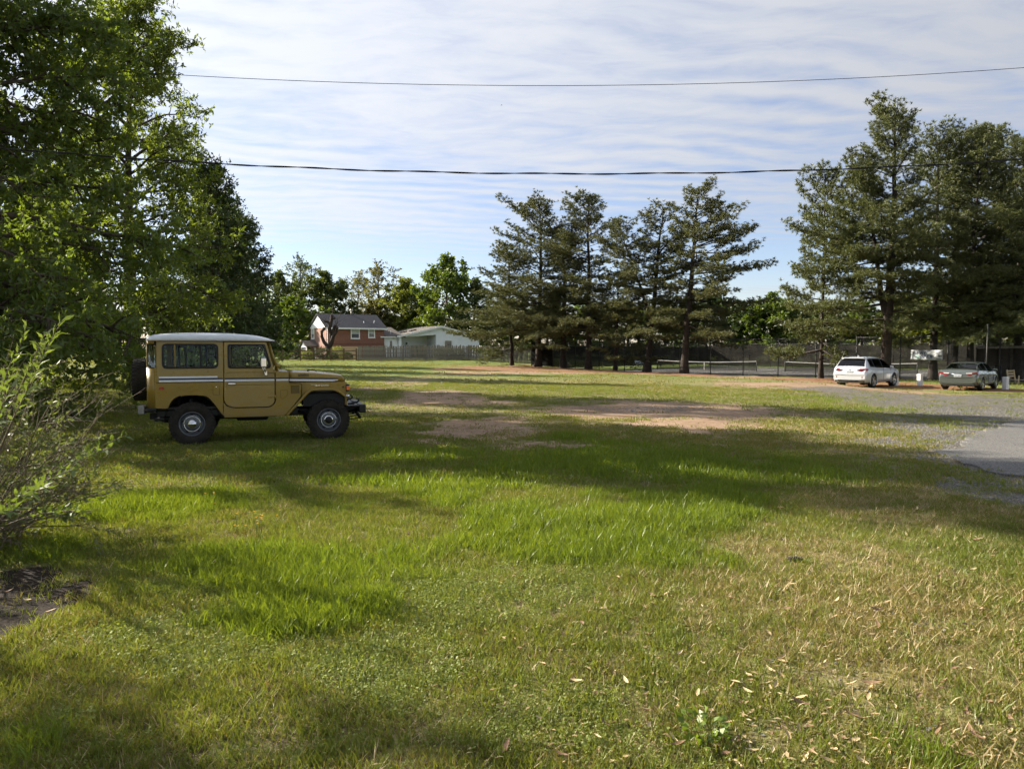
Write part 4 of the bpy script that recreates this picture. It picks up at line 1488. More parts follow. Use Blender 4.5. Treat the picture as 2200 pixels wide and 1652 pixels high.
def broadleaf(seed, H, base, prof, nprim, trunk_r, leaf=(.14, .045), per=12, sec=2.2, tw=5, droop=.03, el=(5, 70), up=.45, twl=(.35, .8), sparse=1.0, spread=.9, wob=.10, trunk_frac=.96, fork=0.0, top_bare=0.0, leaf_dir=.35, tier=0):
    """Broad-leaved tree: trunk, limbs, boughs, twigs with leaves on them. Returns wood mesh, leaf mesh."""
    rng = np.random.default_rng(seed)
    W = Wood()
    nT = 12
    tz = np.linspace(-.25, H * trunk_frac, nT)
    wobx = np.cumsum(rng.normal(size=nT)) * .05 * H / 12
    woby = np.cumsum(rng.normal(size=nT)) * .05 * H / 12
    tp = np.stack([wobx - wobx[0], woby - woby[0], tz], -1)
    rr = trunk_r * (1 - .93 * (tz - tz[0]) / (tz[-1] - tz[0])) ** .9
    rr[0] *= 1.55
    W.limb(tp, rr, None, 10)
    apos, adir, awt = [], [], []
    gold = 2.39996
    for i in range(nprim):
        t = (i + .5) / nprim
        t = t ** .92
        z = base + (H - base) * t * trunk_frac
        j = np.interp(z, tz, np.arange(nT))
        j0 = int(min(j, nT - 2))
        p = tp[j0] + (tp[j0 + 1] - tp[j0]) * (j - j0)
        az = i * gold + rng.uniform(-.5, .5)
        e = R(el[0] + (el[1] - el[0]) * t ** 1.6 + rng.uniform(-10, 10))
        L = prof(t) * rng.uniform(.72, 1.12)
        d = np.array([math.cos(az) * math.cos(e), math.sin(az) * math.cos(e), math.sin(e)])
        pts = bend(p, d, L, 7, rng, wob, droop)
        r0 = max(.02, min(trunk_r * .5, .018 * L + .012))
        W.limb(pts, r0, .008, 5)
        ns = max(2, int(L * sec))
        for k in range(ns):
            s = .22 + .78 * (k + rng.uniform(0, 1)) / ns
            j = s * 6.99
            j0 = int(j)
            q = pts[j0] + (pts[j0 + 1] - pts[j0]) * (j - j0)
            td = unit(pts[j0 + 1] - pts[j0])
            rv = unit(rng.normal(size=3) * np.array([1, 1, .7]))
            rv = unit(rv - td * (rv @ td))
            sd = unit(td * rng.uniform(.5, 1.0) + rv * spread)
            sl = (0.30 * L * (1.15 - s) + .45) * rng.uniform(.7, 1.25)
            sp = bend(q, sd, sl, 4, rng, .14, droop)
            W.limb(sp, max(.010, r0 * .35), .004, 4)
            for w_ in range(tw):
                u_ = (w_ + rng.uniform(.1, 1)) / tw
                jj = min(int(u_ * 4), 3)
                q2 = sp[jj] + (sp[jj + 1] - sp[jj]) * (u_ * 4 - jj)
                td2 = unit(sp[jj + 1] - sp[jj])
                d2 = unit(td2 * .6 + rng.normal(size=3) * .6 + np.array([0, 0, .05 - droop * 2]))
                l2 = rng.uniform(*twl)
                if rng.random() > sparse:
                    continue
                apos.append((q2, d2, l2))
    P0 = np.array([a[0] for a in apos])
    D0 = np.array([a[1] for a in apos])
    L0 = np.array([a[2] for a in apos])
    n = len(P0)
    # twigs as thin blades, leaves along them
    sfrac = rng.random((n, per)) ** .8
    pos = P0[:, None] + D0[:, None] * (L0[:, None] * sfrac)[..., None]
    dd = unit(D0[:, None] * leaf_dir + rng.normal(size=(n, per, 3)) * .75 + np.array([0, 0, -droop]))
    m_ = n * per
    ln = leaf[0] * rng.uniform(.65, 1.25, m_)
    V, F = leaves(pos.reshape(-1, 3), dd.reshape(-1, 3), ln, leaf[1] * rng.uniform(.7, 1.25, m_), rng, up)
    Vt, Ft = blades(P0, D0, L0, np.full(n, .014), rng)
    W.V.append(Vt)
    Fq = np.concatenate([Ft, Ft[:, 2:3]], 1)
    W.F.append(np.stack([Ft[:, 0], Ft[:, 1], Ft[:, 2], Ft[:, 2]], -1) + W.k)
    W.k += len(Vt)
    # degenerate quads are awkward: rebuild the twigs as thin quads
    W.V.pop(); W.F.pop(); W.k -= len(Vt)
    side = unit(np.cross(D0, rng.normal(size=(n, 3)))) * .006
    Q = np.stack([P0 - side, P0 + side, P0 + D0 * L0[:, None] + side * .4, P0 + D0 * L0[:, None] - side * .4], 1).reshape(-1, 3)
    W.V.append(Q)
    W.F.append(np.arange(4 * n).reshape(-1, 4) + W.k)
    W.k += 4 * n
    return W.mesh('wood'), np_mesh('leaves', V, F)


def pine(seed, H, base, Rm, trunk_r, step=.52, per=21, lean=(0, 0), tuft=(.25, .038), gap=.14, fork=None, side=None, topup=60, tw_step=.36, flat=1.0, irregular=.55):
    """Old pine: straight trunk, tiers of long limbs with flat sprays of needle tufts, tips turned up."""
    rng = np.random.default_rng(seed)
    W = Wood()
    anchors, adirs = [], []

    def stem(p0, H, base, Rm, trunk_r, lean, Hfull):
        nT = 14
        tz = np.linspace(0, 1, nT)
        wx = np.cumsum(rng.normal(size=nT)) * .04
        wy = np.cumsum(rng.normal(size=nT)) * .04
        tp = np.stack([p0[0] + lean[0] * tz + wx - wx[0], p0[1] + lean[1] * tz + wy - wy[0], p0[2] + H * tz], -1)
        rr = trunk_r * (1 - .94 * tz) ** .85
        if p0[2] <= 0:
            tp[0, 2] = -.3
            rr[0] *= 1.5
        W.limb(tp, rr, None, 9)
        z = base
        az0 = rng.uniform(0, 6.28)
        while z < H * .985:
            t = (z - base) / (H - base)
            j = np.interp(z / H, tz, np.arange(nT))
            j0 = int(min(j, nT - 2))
            p = tp[j0] + (tp[j0 + 1] - tp[j0]) * (j - j0)
            nb = rng.integers(3, 6)
            az0 += rng.uniform(.6, 1.4)
            for k in range(nb):
                if rng.random() < gap:
                    continue
                az = az0 + k * 2 * math.pi / nb + rng.uniform(-.35, .35)
                shape = (1 - t) ** .45 * (.84 + .16 * math.sin(t * 9 + seed)) * (1.0 if t > .12 else .85 + 1.25 * t)
                L = Rm * shape * (1 + rng.uniform(-irregular, irregular * .55)) + .35
                L *= .78 + .44 * float(vnoise(np.array([az * 1.1 + seed]), np.array([z * .42]), 1.0, seed)[0])
                if side is not None:
                    L *= 1 + .35 * math.cos(az - side)
                e = R(-6 + topup * t ** 1.5 + rng.uniform(-9, 9))
                d = np.array([math.cos(az) * math.cos(e), math.sin(az) * math.cos(e), math.sin(e)])
                pts = bend(p, d, L, 6, rng, .07, .03 * (1 - t), .14)
                r0 = .014 * L + .012
                W.limb(pts, r0, .006, 4)
                # sprays
                nt = max(2, int(L / tw_step))
                for q in range(nt):
                    s = .28 + .72 * (q + rng.random()) / nt
                    jj = min(int(s * 6), 5)
                    c = pts[jj] + (pts[jj + 1] - pts[jj]) * (s * 6 - jj)
                    td = unit(pts[jj + 1] - pts[jj])
                    lat = unit(np.cross(td, [0, 0, 1.0]))
                    for sg in (-1, 1):
                        tl = (.28 * L * (1.12 - s) + .30) * rng.uniform(.6, 1.25)
                        sd = unit(td * rng.uniform(.5, 1.1) + lat * sg * rng.uniform(.6, 1.0) + np.array([0, 0, rng.uniform(-.35, .40)]))
                        tp2 = bend(c, sd, tl, 2, rng, .14, 0, .30)
                        W.limb(tp2, .009, .004, 3)
                        m = max(2, int(tl / .17))
                        for w_ in range(m):
                            u_ = (w_ + 1) / m
                            a = tp2[0] + (tp2[1] - tp2[0]) * min(u_ * 2, 1) + (tp2[2] - tp2[1]) * max(u_ * 2 - 1, 0)
                            anchors.append(a + rng.normal(size=3) * .10)
                            adirs.append(unit(sd * .6 + np.array([0, 0, .55]) + rng.normal(size=3) * .25))
                anchors.append(pts[-1])
                adirs.append(unit(pts[-1] - pts[-2] + np.array([0, 0, .3])))
            z += step * rng.uniform(.7, 1.3) * (1.0 if t < .75 else .8)
        for k in range(6):
            anchors.append(tp[-1] - np.array([0, 0, .1 * k]))
            adirs.append(unit(np.array([0, 0, 1.0]) + rng.normal(size=3) * .3))
        return tp

    shape_seed = rng.uniform(0, 6.28)
    tp = stem((0, 0, 0), H, base, Rm, trunk_r, lean, H)
    if fork:
        for (zf, Hf, lx, ly, rf) in fork:
            q = tp[int(zf / H * 13)]
            stem((q[0], q[1], q[2]), Hf, Hf * .15, Rm * .75, trunk_r * rf, (lx, ly), H)
    # low dead stubs
    for k in range(7):
        z = rng.uniform(1.2, max(1.5, base))
        az = rng.uniform(0, 6.28)
        W.limb(bend((tp[0, 0] + lean[0] * z / H, tp[0, 1] + lean[1] * z / H, z), [math.cos(az), math.sin(az), -.1], rng.uniform(.4, 1.6), 3, rng, .2), .025, .006, 4)
    A = np.array(anchors)
    D = np.array(adirs)
    n = len(A)
    dd = unit(D[:, None] * .75 + rng.normal(size=(n, per, 3)) * .62)
    ln = tuft[0] * rng.uniform(.6, 1.2, n * per)
    V, F = blades(np.repeat(A, per, 0), dd.reshape(-1, 3), ln, np.full(n * per, tuft[1]), rng)
    return W.mesh('wood'), np_mesh('needles', V, F)


def plant_tree(name, label, cat, meshes, mats, loc, rz, scale, group=None, tilt=(0, 0)):
    t = thing(name, label, cat, loc, rz, group)
    t.scale = scale if hasattr(scale, '__len__') else (scale,) * 3
    t.rotation_euler = (tilt[0], tilt[1], rz)
    for nm, me, ma in zip(('trunk', 'crown'), meshes, mats):
        if not me.materials:
            me.materials.append(ma)
        o = bpy.data.objects.new(nm, me)
        link(o, t)
        if me.materials[0] is not ma:
            o.material_slots[0].link = 'OBJECT'
            o.material_slots[0].material = ma
    return t


# ------------------------------------------------------------------ left row of willow oaks
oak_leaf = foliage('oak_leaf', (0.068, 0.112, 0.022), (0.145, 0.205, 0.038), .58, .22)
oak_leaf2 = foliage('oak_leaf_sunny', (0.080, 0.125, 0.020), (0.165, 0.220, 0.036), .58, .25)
dark_leaf = foliage('dark_leaf', (0.022, 0.040, 0.012), (0.052, 0.080, 0.020), .28, .25)
oak_prof = lambda t: (5.9 * (1 - t) ** .55 * (.92 + .12 * math.sin(t * 11)) + .6) * (1.0 if t > .07 else .8 + t * 3)
oakA = broadleaf(11, 18.0, .9, oak_prof, 104, .30, (.165, .062), 20, 2.7, 8, .05, (2, 68), .4)
oakB = broadleaf(23, 15.0, .8, lambda t: (5.2 * (1 - t) ** .5 * (.9 + .14 * math.sin(t * 9 + 1)) + .6) * (1.0 if t > .05 else .85 + t * 3), 84, .27, (.20, .072), 14, 2.4, 7, .05, (2, 66), .4)
oakC = broadleaf(35, 13.0, .5, lambda t: (4.4 * (1 - t) ** .55 * (.9 + .14 * math.sin(t * 8)) + .5), 66, .22, (.27, .12), 10, 2.2, 7, .03, (4, 66), .4)
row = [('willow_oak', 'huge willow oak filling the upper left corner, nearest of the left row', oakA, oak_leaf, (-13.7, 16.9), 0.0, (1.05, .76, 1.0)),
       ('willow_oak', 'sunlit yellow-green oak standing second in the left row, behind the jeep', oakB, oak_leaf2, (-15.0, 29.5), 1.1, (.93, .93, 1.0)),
       ('oak_tree', 'dark dense tree at the far end of the left row, beside the brick house view', oakC, dark_leaf, (-18.0, 44.0), 2.0, (.84, .84, .97)),
       ('oak_tree', 'dark tree glimpsed low behind the left oak row', oakC, dark_leaf, (-21.0, 54.0), 4.4, 1.0),
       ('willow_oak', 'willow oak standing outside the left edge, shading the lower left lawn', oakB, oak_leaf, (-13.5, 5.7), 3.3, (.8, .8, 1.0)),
       ('oak_tree', 'dark tree standing far back at the left edge, beyond the willow oaks', oakC, dark_leaf, (-25.0, 36.0), .9, 1.0),
       ('oak_tree', 'dark tree in the hedge line far behind the jeep roof', oakC, dark_leaf, (-24.0, 66.0), 1.5, 1.0),
       ('oak_tree', 'farthest dark tree of the left hedge line', oakC, dark_leaf, (-32.0, 52.0), 3.7, 1.1),
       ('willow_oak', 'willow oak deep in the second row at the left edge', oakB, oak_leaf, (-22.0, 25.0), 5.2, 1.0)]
for nm, lab, me, ma, (x, y), rz, sc in row:
    plant_tree(nm, lab, 'tree', me, (bark, ma), (x, y, g1(x, y) - .03), rz, sc, 'oaks along the left side')

# ------------------------------------------------------------------ pines
needle = foliage('pine_needle', (0.066, 0.080, 0.032), (0.152, 0.162, 0.070), .32, .22, .45, (1, .95, .6))
needle2 = foliage('pine_needle_dark', (0.060, 0.078, 0.027), (0.145, 0.165, 0.058), .34, .22, .45, (1, .95, .6))
pA = pine(101, 18.0, 3.8, 5.2, .26, side=R(200))
pB = pine(102, 18.4, 4.2, 4.8, .25, side=R(90))
pC = pine(103, 17.2, 4.2, 4.4, .25, lean=(1.6, .3), gap=.22, irregular=.6, fork=((6.0, 10.5, -2.6, .5, .55),), topup=66)
pD = pine(104, 18.6, 3.8, 5.0, .27, lean=(.9, 0), side=R(0), irregular=.55, topup=52)
pE = pine(105, 20.5, 4.3, 5.6, .40, side=R(180), gap=.10, fork=((5.5, 12.5, -1.8, .6, .55),), irregular=.5)
pF = pine(106, 18.0, 3.6, 5.2, .30, irregular=.5)
pS = pine(107, 13.6, 2.0, 3.8, .17, gap=.2, lean=(-.5, 0), irregular=.55)
GP = 'pines in front of the tennis courts'
GQ = 'pines beside the car park'
# photo column, distance, mesh, turn, scale, label
PN = [(1100, 79.0, pS, .4, (1.0, 1.0, .98), 'short broad pine with a slanting trunk at the left end of the pine row', GP),
      (1156, 77.5, pA, .2, (1, 1, 1.0), 'tall open-topped pine, second trunk from the left end of the pine row', GP),
      (1211, 75.2, pF, 2.2, (.85, .85, .80), 'thick-trunked pine, third trunk from the left end of the pine row', GP),
      (1264, 73.2, pB, 1.0, (1, 1, .97), 'dense pointed pine, fourth trunk from the left end of the pine row', GP),
      (1321, 70.6, pS, 3.6, (.9, .9, .72), 'small thin pine with a bare slanting trunk in the middle of the pine row', GP),
      (1388, 68.2, pC, .2, (1, 1, .93), 'leaning forked pine with a thin sparse crown, sixth trunk of the pine row', GP),
      (1470, 65.0, pD, .1, (1, 1, .93), 'wide pine with limbs sweeping out to the right, right end of the pine row', GP),
      (1764, 55.5, pS, 1.4, (1.1, 1.1, 1.10), 'slender pine with a slanting trunk just left of the white car', GQ),
      (1900, 51.0, pE, .3, (1, 1, .985), 'tallest pine with a massive forked trunk behind the white car', GQ),
      (2005, 54.0, pF, .9, (1, 1, 1.08), 'dark pine directly behind the banner', GQ),
      (2052, 55.0, pA, 3.2, (.9, .9, 1.10), 'pine with a straight dark trunk between the banner and the sedan', GQ),
      (2085, 53.0, pB, 4.0, (1.05, 1.05, 1.06), 'pine standing directly behind the green-grey sedan roof', GQ),
      (2146, 60.0, pD, 2.6, (1, 1, 1.18), 'pine behind the dark shelter near the right edge', GQ),
      (2185, 55.0, pF, 4.1, (1.1, 1.1, 1.08), 'pine rising at the right edge behind the rightmost white post', GQ),
      (2255, 47.0, pB, .6, (1.1, 1.1, .92), 'pine whose limbs reach in from the right edge', GQ),
      (2330, 50.0, pA, 1.9, (1.1, 1.1, 1.0), 'pine standing outside the right edge beyond the shelter', GQ)]
for px, Y, me, rz, sc, lab, gr in PN:
    x = at(px, Y)
    k_ = 1.27 if gr == GP else .94
    sc = (sc[0] * k_, sc[1] * k_, sc[2] * (.94 if gr == GP else 1.0 if px == 1764 else .89))
    plant_tree('pine_tree', lab, 'tree', me, (bark_pine, needle if gr == GP else needle2), (x, Y, g1(x, Y) - .04), rz, sc, gr)

# ------------------------------------------------------------------ trees behind the house and courts
round_prof = lambda r: (lambda t: r * (math.sin(min(1, t * 1.05 + .12) * math.pi) ** .6) * (.9 + .15 * math.sin(t * 13)) + .4)
mapA = broadleaf(201, 15.0, 1.5, round_prof(5.6), 44, .30, (.46, .30), 8, 1.7, 6, .0, (6, 75), .45, (.5, 1.1))
mapB = broadleaf(202, 14.0, 2.0, round_prof(5.2), 40, .28, (.40, .24), 7, 1.7, 6, .0, (10, 75), .45, (.5, 1.1), sparse=.8)
mapC = broadleaf(203, 16.0, 4.0, round_prof(4.6), 28, .26, (.36, .20), 6, 1.7, 6, .0, (25, 78), .45, (.5, 1.2), sparse=.5)
mapD = broadleaf(204, 10.0, .4, round_prof(4.8), 42, .2, (.42, .26), 8, 1.7, 6, .0, (2, 75), .45, (.5, 1.0))
f_bright = foliage('maple_leaf_bright', (0.060, 0.105, 0.016), (0.135, 0.190, 0.030), .42, .12)
f_mid = foliage('maple_leaf', (0.045, 0.072, 0.018), (0.100, 0.130, 0.034), .38, .12)
f_olive = foliage('spring_leaf_olive', (0.075, 0.080, 0.028), (0.150, 0.150, 0.055), .4, .12)
f_yel = foliage('spring_leaf_yellow', (0.085, 0.120, 0.018), (0.175, 0.205, 0.035), .42, .12)
BG = [(600, 128, mapB, f_mid, 0.2, 1.0, 1.05, 'tree with loose upper branches at the left of the brick house, behind the dark oak'),
      (625, 112, mapD, f_bright, 1.2, 1.0, .88, 'bright green low tree just left of the brick house roof'),
      (655, 133, mapC, f_mid, 2.2, 1.05, 1.12, 'thin tall tree with bare upper branches behind the brick house gable'),
      (700, 127, mapA, f_mid, 3.1, 1.0, .97, 'big dense green tree rising right behind the brick house roof'),
      (768, 146, mapC, f_olive, 4.4, 1.0, 1.02, 'thin half-bare tree seen above the middle of the brick house roof'),
      (815, 138, mapC, f_olive, 0.7, 1.15, 1.10, 'tall see-through spring tree with brownish leaf tufts above the roof end'),
      (800, 132, mapD, f_olive, 5.1, .9, .95, 'low olive tree directly behind the right end of the brick roof'),
      (872, 134, mapA, f_yel, 1.9, .95, .93, 'rounded yellow-green tree behind the white house wing'),
      (905, 131, mapD, f_yel, 3.3, 1.0, 1.0, 'low leafy yellow-green tree directly behind the brown roof'),
      (962, 124, mapA, f_bright, 4.6, .95, 1.13, 'tall glossy green maple between the white wing and the pine row'),
      (1020, 125, mapB, f_mid, 0.4, 1.0, .95, 'green tree hidden behind the leftmost pine'),
      (1095, 132, mapD, f_bright, 1.7, 1.2, 1.0, 'low green tree showing between the first two pine trunks'),
      (1180, 136, mapD, f_mid, 2.4, 1.3, .95, 'low tree behind the black windscreen, left of the middle pines'),
      (1265, 140, mapD, f_bright, 3.9, 1.3, 1.0, 'low sunny tree behind the black windscreen and the fourth pine'),
      (1345, 138, mapD, f_mid, 5.5, 1.3, 1.0, 'low tree behind the court chair and the pine trunks'),
      (1430, 134, mapD, f_mid, .9, 1.3, 1.0, 'low tree behind the first tennis net'),
      (1520, 126, mapD, dark_leaf, 2.9, 1.3, 1.15, 'dark bushy tree behind the right end of the pine row'),
      (1590, 121, mapD, dark_leaf, 4.1, 1.1, .95, 'dark low tree in the gap right of the pine row'),
      (1655, 118, mapA, f_bright, 5.9, .85, .74, 'bright green tree in the gap between the two pine groups'),
      (1695, 124, mapB, f_yel, 1.3, .9, .74, 'light green tree half behind the slender pine'),
      (1765, 116, mapD, f_mid, 2.0, 1.2, .9, 'low green tree behind the slender pine and far windscreen'),
      (1850, 112, mapD, f_bright, 3.5, 1.2, .9, 'low sunlit tree behind the white car roof and far windscreen'),
      (1950, 106, mapD, f_yel, 4.9, 1.2, .95, 'yellow-green low tree seen left of the banner'),
      (2040, 100, mapD, f_yel, .1, 1.2, .95, 'yellow-green low tree seen right of the banner'),
      (2130, 96, mapD, f_mid, 1.1, 1.2, 1.0, 'low tree behind the dark shelter'),
      (2210, 90, mapA, f_mid, 2.7, 1.0, .9, 'broad tree behind the pines at the right edge')]
for px, Y, me, ma, rz, sxy, sz_, lab in BG:
    x = at(px, Y)
    sxy *= 1.22
    plant_tree('broadleaf_tree', lab, 'tree', me, (bark, ma), (x, Y, g1(x, Y) - .05), rz, (sxy, sxy, sz_), 'trees beyond the house and the courts')

# ------------------------------------------------------------------ pruned tree in front of the house
x, y = at(708, 92), 92
t = thing('pruned_tree', 'dark heavily pruned tree with knobbly stumps and bare twigs before the brick house', 'tree', (x, y, g1(x, y)))
W = Wood()
rng = np.random.default_rng(9)


def knob(path, rads):
    W.limb(np.array(path, float), np.array(rads, float), None, 8)


knob([(0, 0, -.3), (0.0, 0, .4), (-.05, 0, 1.2), (-.1, 0, 1.7)], [.62, .42, .36, .38])
knob([(-.1, 0, 1.5), (-.65, 0, 2.2), (-.95, .1, 2.9), (-.95, .1, 3.5), (-.6, .1, 3.9), (-.5, .1, 4.0)], [.26, .22, .19, .20, .24, .1])
knob([(0, 0, 1.5), (.35, -.1, 2.2), (.55, -.1, 3.0), (.95, -.1, 3.5), (1.0, -.1, 3.9), (.95, 0, 4.1)], [.28, .25, .22, .20, .24, .1])
knob([(.3, 0, 2.4), (.2, .1, 3.2), (0.0, .1, 3.9), (.15, .1, 4.4), (.3, .1, 4.9), (.35, .1, 5.4), (.3, .1, 5.6)], [.2, .2, .22, .24, .17, .22, .08])
knob([(.15, .1, 4.4), (-.2, .1, 4.7), (-.55, .1, 4.75)], [.16, .13, .16])
knob([(.55, -.1, 3.0), (.5, .2, 3.8), (.75, .2, 4.3)], [.18, .17, .2])
knob([(.28, .1, 5.0), (.75, .1, 5.2)], [.13, .15])
for q in ((-.5, .1, 4.0), (.95, 0, 4.1), (.3, .1, 5.5), (-.55, .1, 4.75), (.75, .2, 4.3)):
    for k in range(5):
        dv = unit(np.array([rng.normal() * .55, rng.normal() * .3, 1.0]))
        W.limb(bend(q, dv, rng.uniform(1.0, 2.6), 4, rng, .08), .022, .006, 4)
obj('trunk', W.mesh('trunk'), plain('dark_bark', (.045, .032, .026), .95, 0, .5, 4, bump=.8, bscale=8), t)


# ------------------------------------------------------------------ shrubs
def shrub_mesh(seed, r, h, n=1500, leaf=(.12, .06)):
    rng = np.random.default_rng(seed)
    a = unit(rng.normal(size=(n, 3)))
    rad = (.55 + .45 * rng.random(n)) * (.85 + .3 * vnoise(a[:, 0] * 3 + 7, a[:, 1] * 3 + a[:, 2] * 5, 1.0, seed))
    P = np.stack([a[:, 0] * rad * r, a[:, 1] * rad * r, h * .5 + a[:, 2] * rad * h * .5], -1)
    D = unit(a + rng.normal(size=(n, 3)) * .6)
    V, F = leaves(P, D, leaf[0] * rng.uniform(.7, 1.3, n), leaf[1] * rng.uniform(.7, 1.3, n), rng, .3)
    W = Wood()
    for k in range(9):
        az = rng.uniform(0, 6.28)
        W.limb(bend((0, 0, -.05), [math.cos(az) * .5, math.sin(az) * .5, 1], h * .75, 4, rng, .12), .03, .006, 4)
    return W.mesh('stems'), np_mesh('foliage', V, F)


f_dk = foliage('shrub_dark', (.020, .036, .012), (.050, .075, .020), .25, .5)
f_lt = foliage('shrub_yellow', (.10, .125, .02), (.22, .24, .05), .4, .5)
sA, sB = shrub_mesh(1, .8, 1.25), shrub_mesh(2, .75, 1.6)
SH = [(610, 87, sA, f_dk, 1.0, 'dark round shrub behind the rail fence, below the camper trailer'), (635, 89, sB, f_dk, 1.1, 'dark tall shrub beside the camper trailer'),
      (660, 88, sA, f_lt, 1.0, 'yellow-green low shrub by the porch of the brick house'), (668, 90, sA, f_dk, .9, 'small dark shrub in front of the brick porch'),
      (695, 90, sB, f_dk, 1.05, 'dark green shrub just left of the pruned tree'), (726, 90, sB, f_lt, 1.15, 'yellow-green shrub just right of the pruned tree'),
      (716, 88.5, sA, f_dk, .8, 'small dark shrub at the foot of the pruned tree'), (748, 92, sA, f_dk, .8, 'small dark shrub before the tan board fence'),
      (945, 87.1, sB, f_mid, .98, 'leafy climber shrub pressed against the grey picket fence'), (965, 87.4, sB, f_mid, .95, 'second leafy shrub overhanging the grey picket fence'), (985, 87.7, sA, f_mid, 1.15, 'third leafy shrub overhanging the grey picket fence')]
for px, Y, me, ma, sc, lab in SH:
    x = at(px, Y)
    tt = plant_tree('shrub', lab, 'shrub', me, (bark, ma), (x, Y, g1(x, Y) - .02), px * .1, sc, 'garden shrubs by the fences')
    for ch in tt.children:
        ch.name = 'stems' if ch.name.startswith('trunk') else 'foliage'


# ------------------------------------------------------------------ mustard off-roader
m, b = newmat('mustard_paint')
p = b.obj()
n = b.noise(p, 2.5, 5, .6)
c = b.ramp(n, (.3, (.225, .146, .013)), (.7, (.27, .178, .018)))
xyz = b.node('ShaderNodeSeparateXYZ')
b.put(xyz.inputs[0], p)
grime = b.noise(b.mapping(p, scale=(1, 1, 1.6)), 7.0, 4, .7)
low = b.step(xyz.outputs[2], .95, .45)                    # road dust thrown up along the sills
dust = b.math('ADD', b.math('MULTIPLY', b.step(grime, .40, .66), .24), b.math('MULTIPLY', low, b.math('MULTIPLY', b.step(grime, .28, .60), .55)))
c = b.mix(dust, c, (.25, .18, .085))
b.out(b.pbr(c, b.math('ADD', .27, b.math('MULTIPLY', dust, .8)), 0, b.bump(b.noise(p, 2.2, 2), .25, .05), .45, .3))
mustard = m
roof_white = plain('roof_white', (.60, .64, .68), .45, 0, .14, 3, coat=.15)
stripe_white = plain('stripe_white', (.72, .73, .74), .4, 0, .05)
stripe_blue = plain('stripe_blue', (.035, .045, .075), .4, 0, .1)
seat_m = plain('seat_vinyl', (.05, .045, .04), .6, 0, .2)
interior_m = plain('cabin_trim', (.03, .028, .024), .8, 0, .2)
amber = plain('amber_lens', (.75, .16, .02), .2, 0, .1, spec=.8)
red_lens = plain('red_lens', (.38, .02, .02), .2, 0, .15, spec=.8)
car_glass = glass('car_glass', (.82, .86, .85), 1.0)
steel_rim = plain('painted_steel_rim', (.13, .14, .16), .38, .7, .2, 6)
black_gloss = plain('black_chassis', (.010, .010, .010), .5, 0, .4, 6)

PSI = R(19)
jeep = thing('off_road_vehicle', 'mustard yellow boxy off-roader with white hardtop roof parked on the grass', 'off-roader', (-5.744, 13.385, -.055), PSI)
HWD = .80


def plate(name, outlines, y, thick, mat, parent=jeep, bevel=.006, tilt=0.0, zt=0.0):
    """A body panel: outline(s) in (x, z), standing at y (outer face), both edges softened. tilt leans the top inwards about height zt."""
    me = sheet(outlines, thick, bevel)
    s = -1 if y < 0 else 1
    me.transform(XZ)
    me.transform(Matrix.Translation((0, y - s * thick / 2, 0)))
    if tilt:
        piv = Matrix.Translation((0, y, zt))
        me.transform(piv @ Matrix.Rotation(s * tilt, 4, 'X') @ piv.inverted())
    return obj(name, me, mat, parent)


def line_tube(name, pts, y, r, mat, parent, closed=False, n=6):
    q = [(x, y, z) for x, z in pts]
    if closed:
        q.append(q[0])
    return MB().tube(q, r, n).build(name, mat, parent)


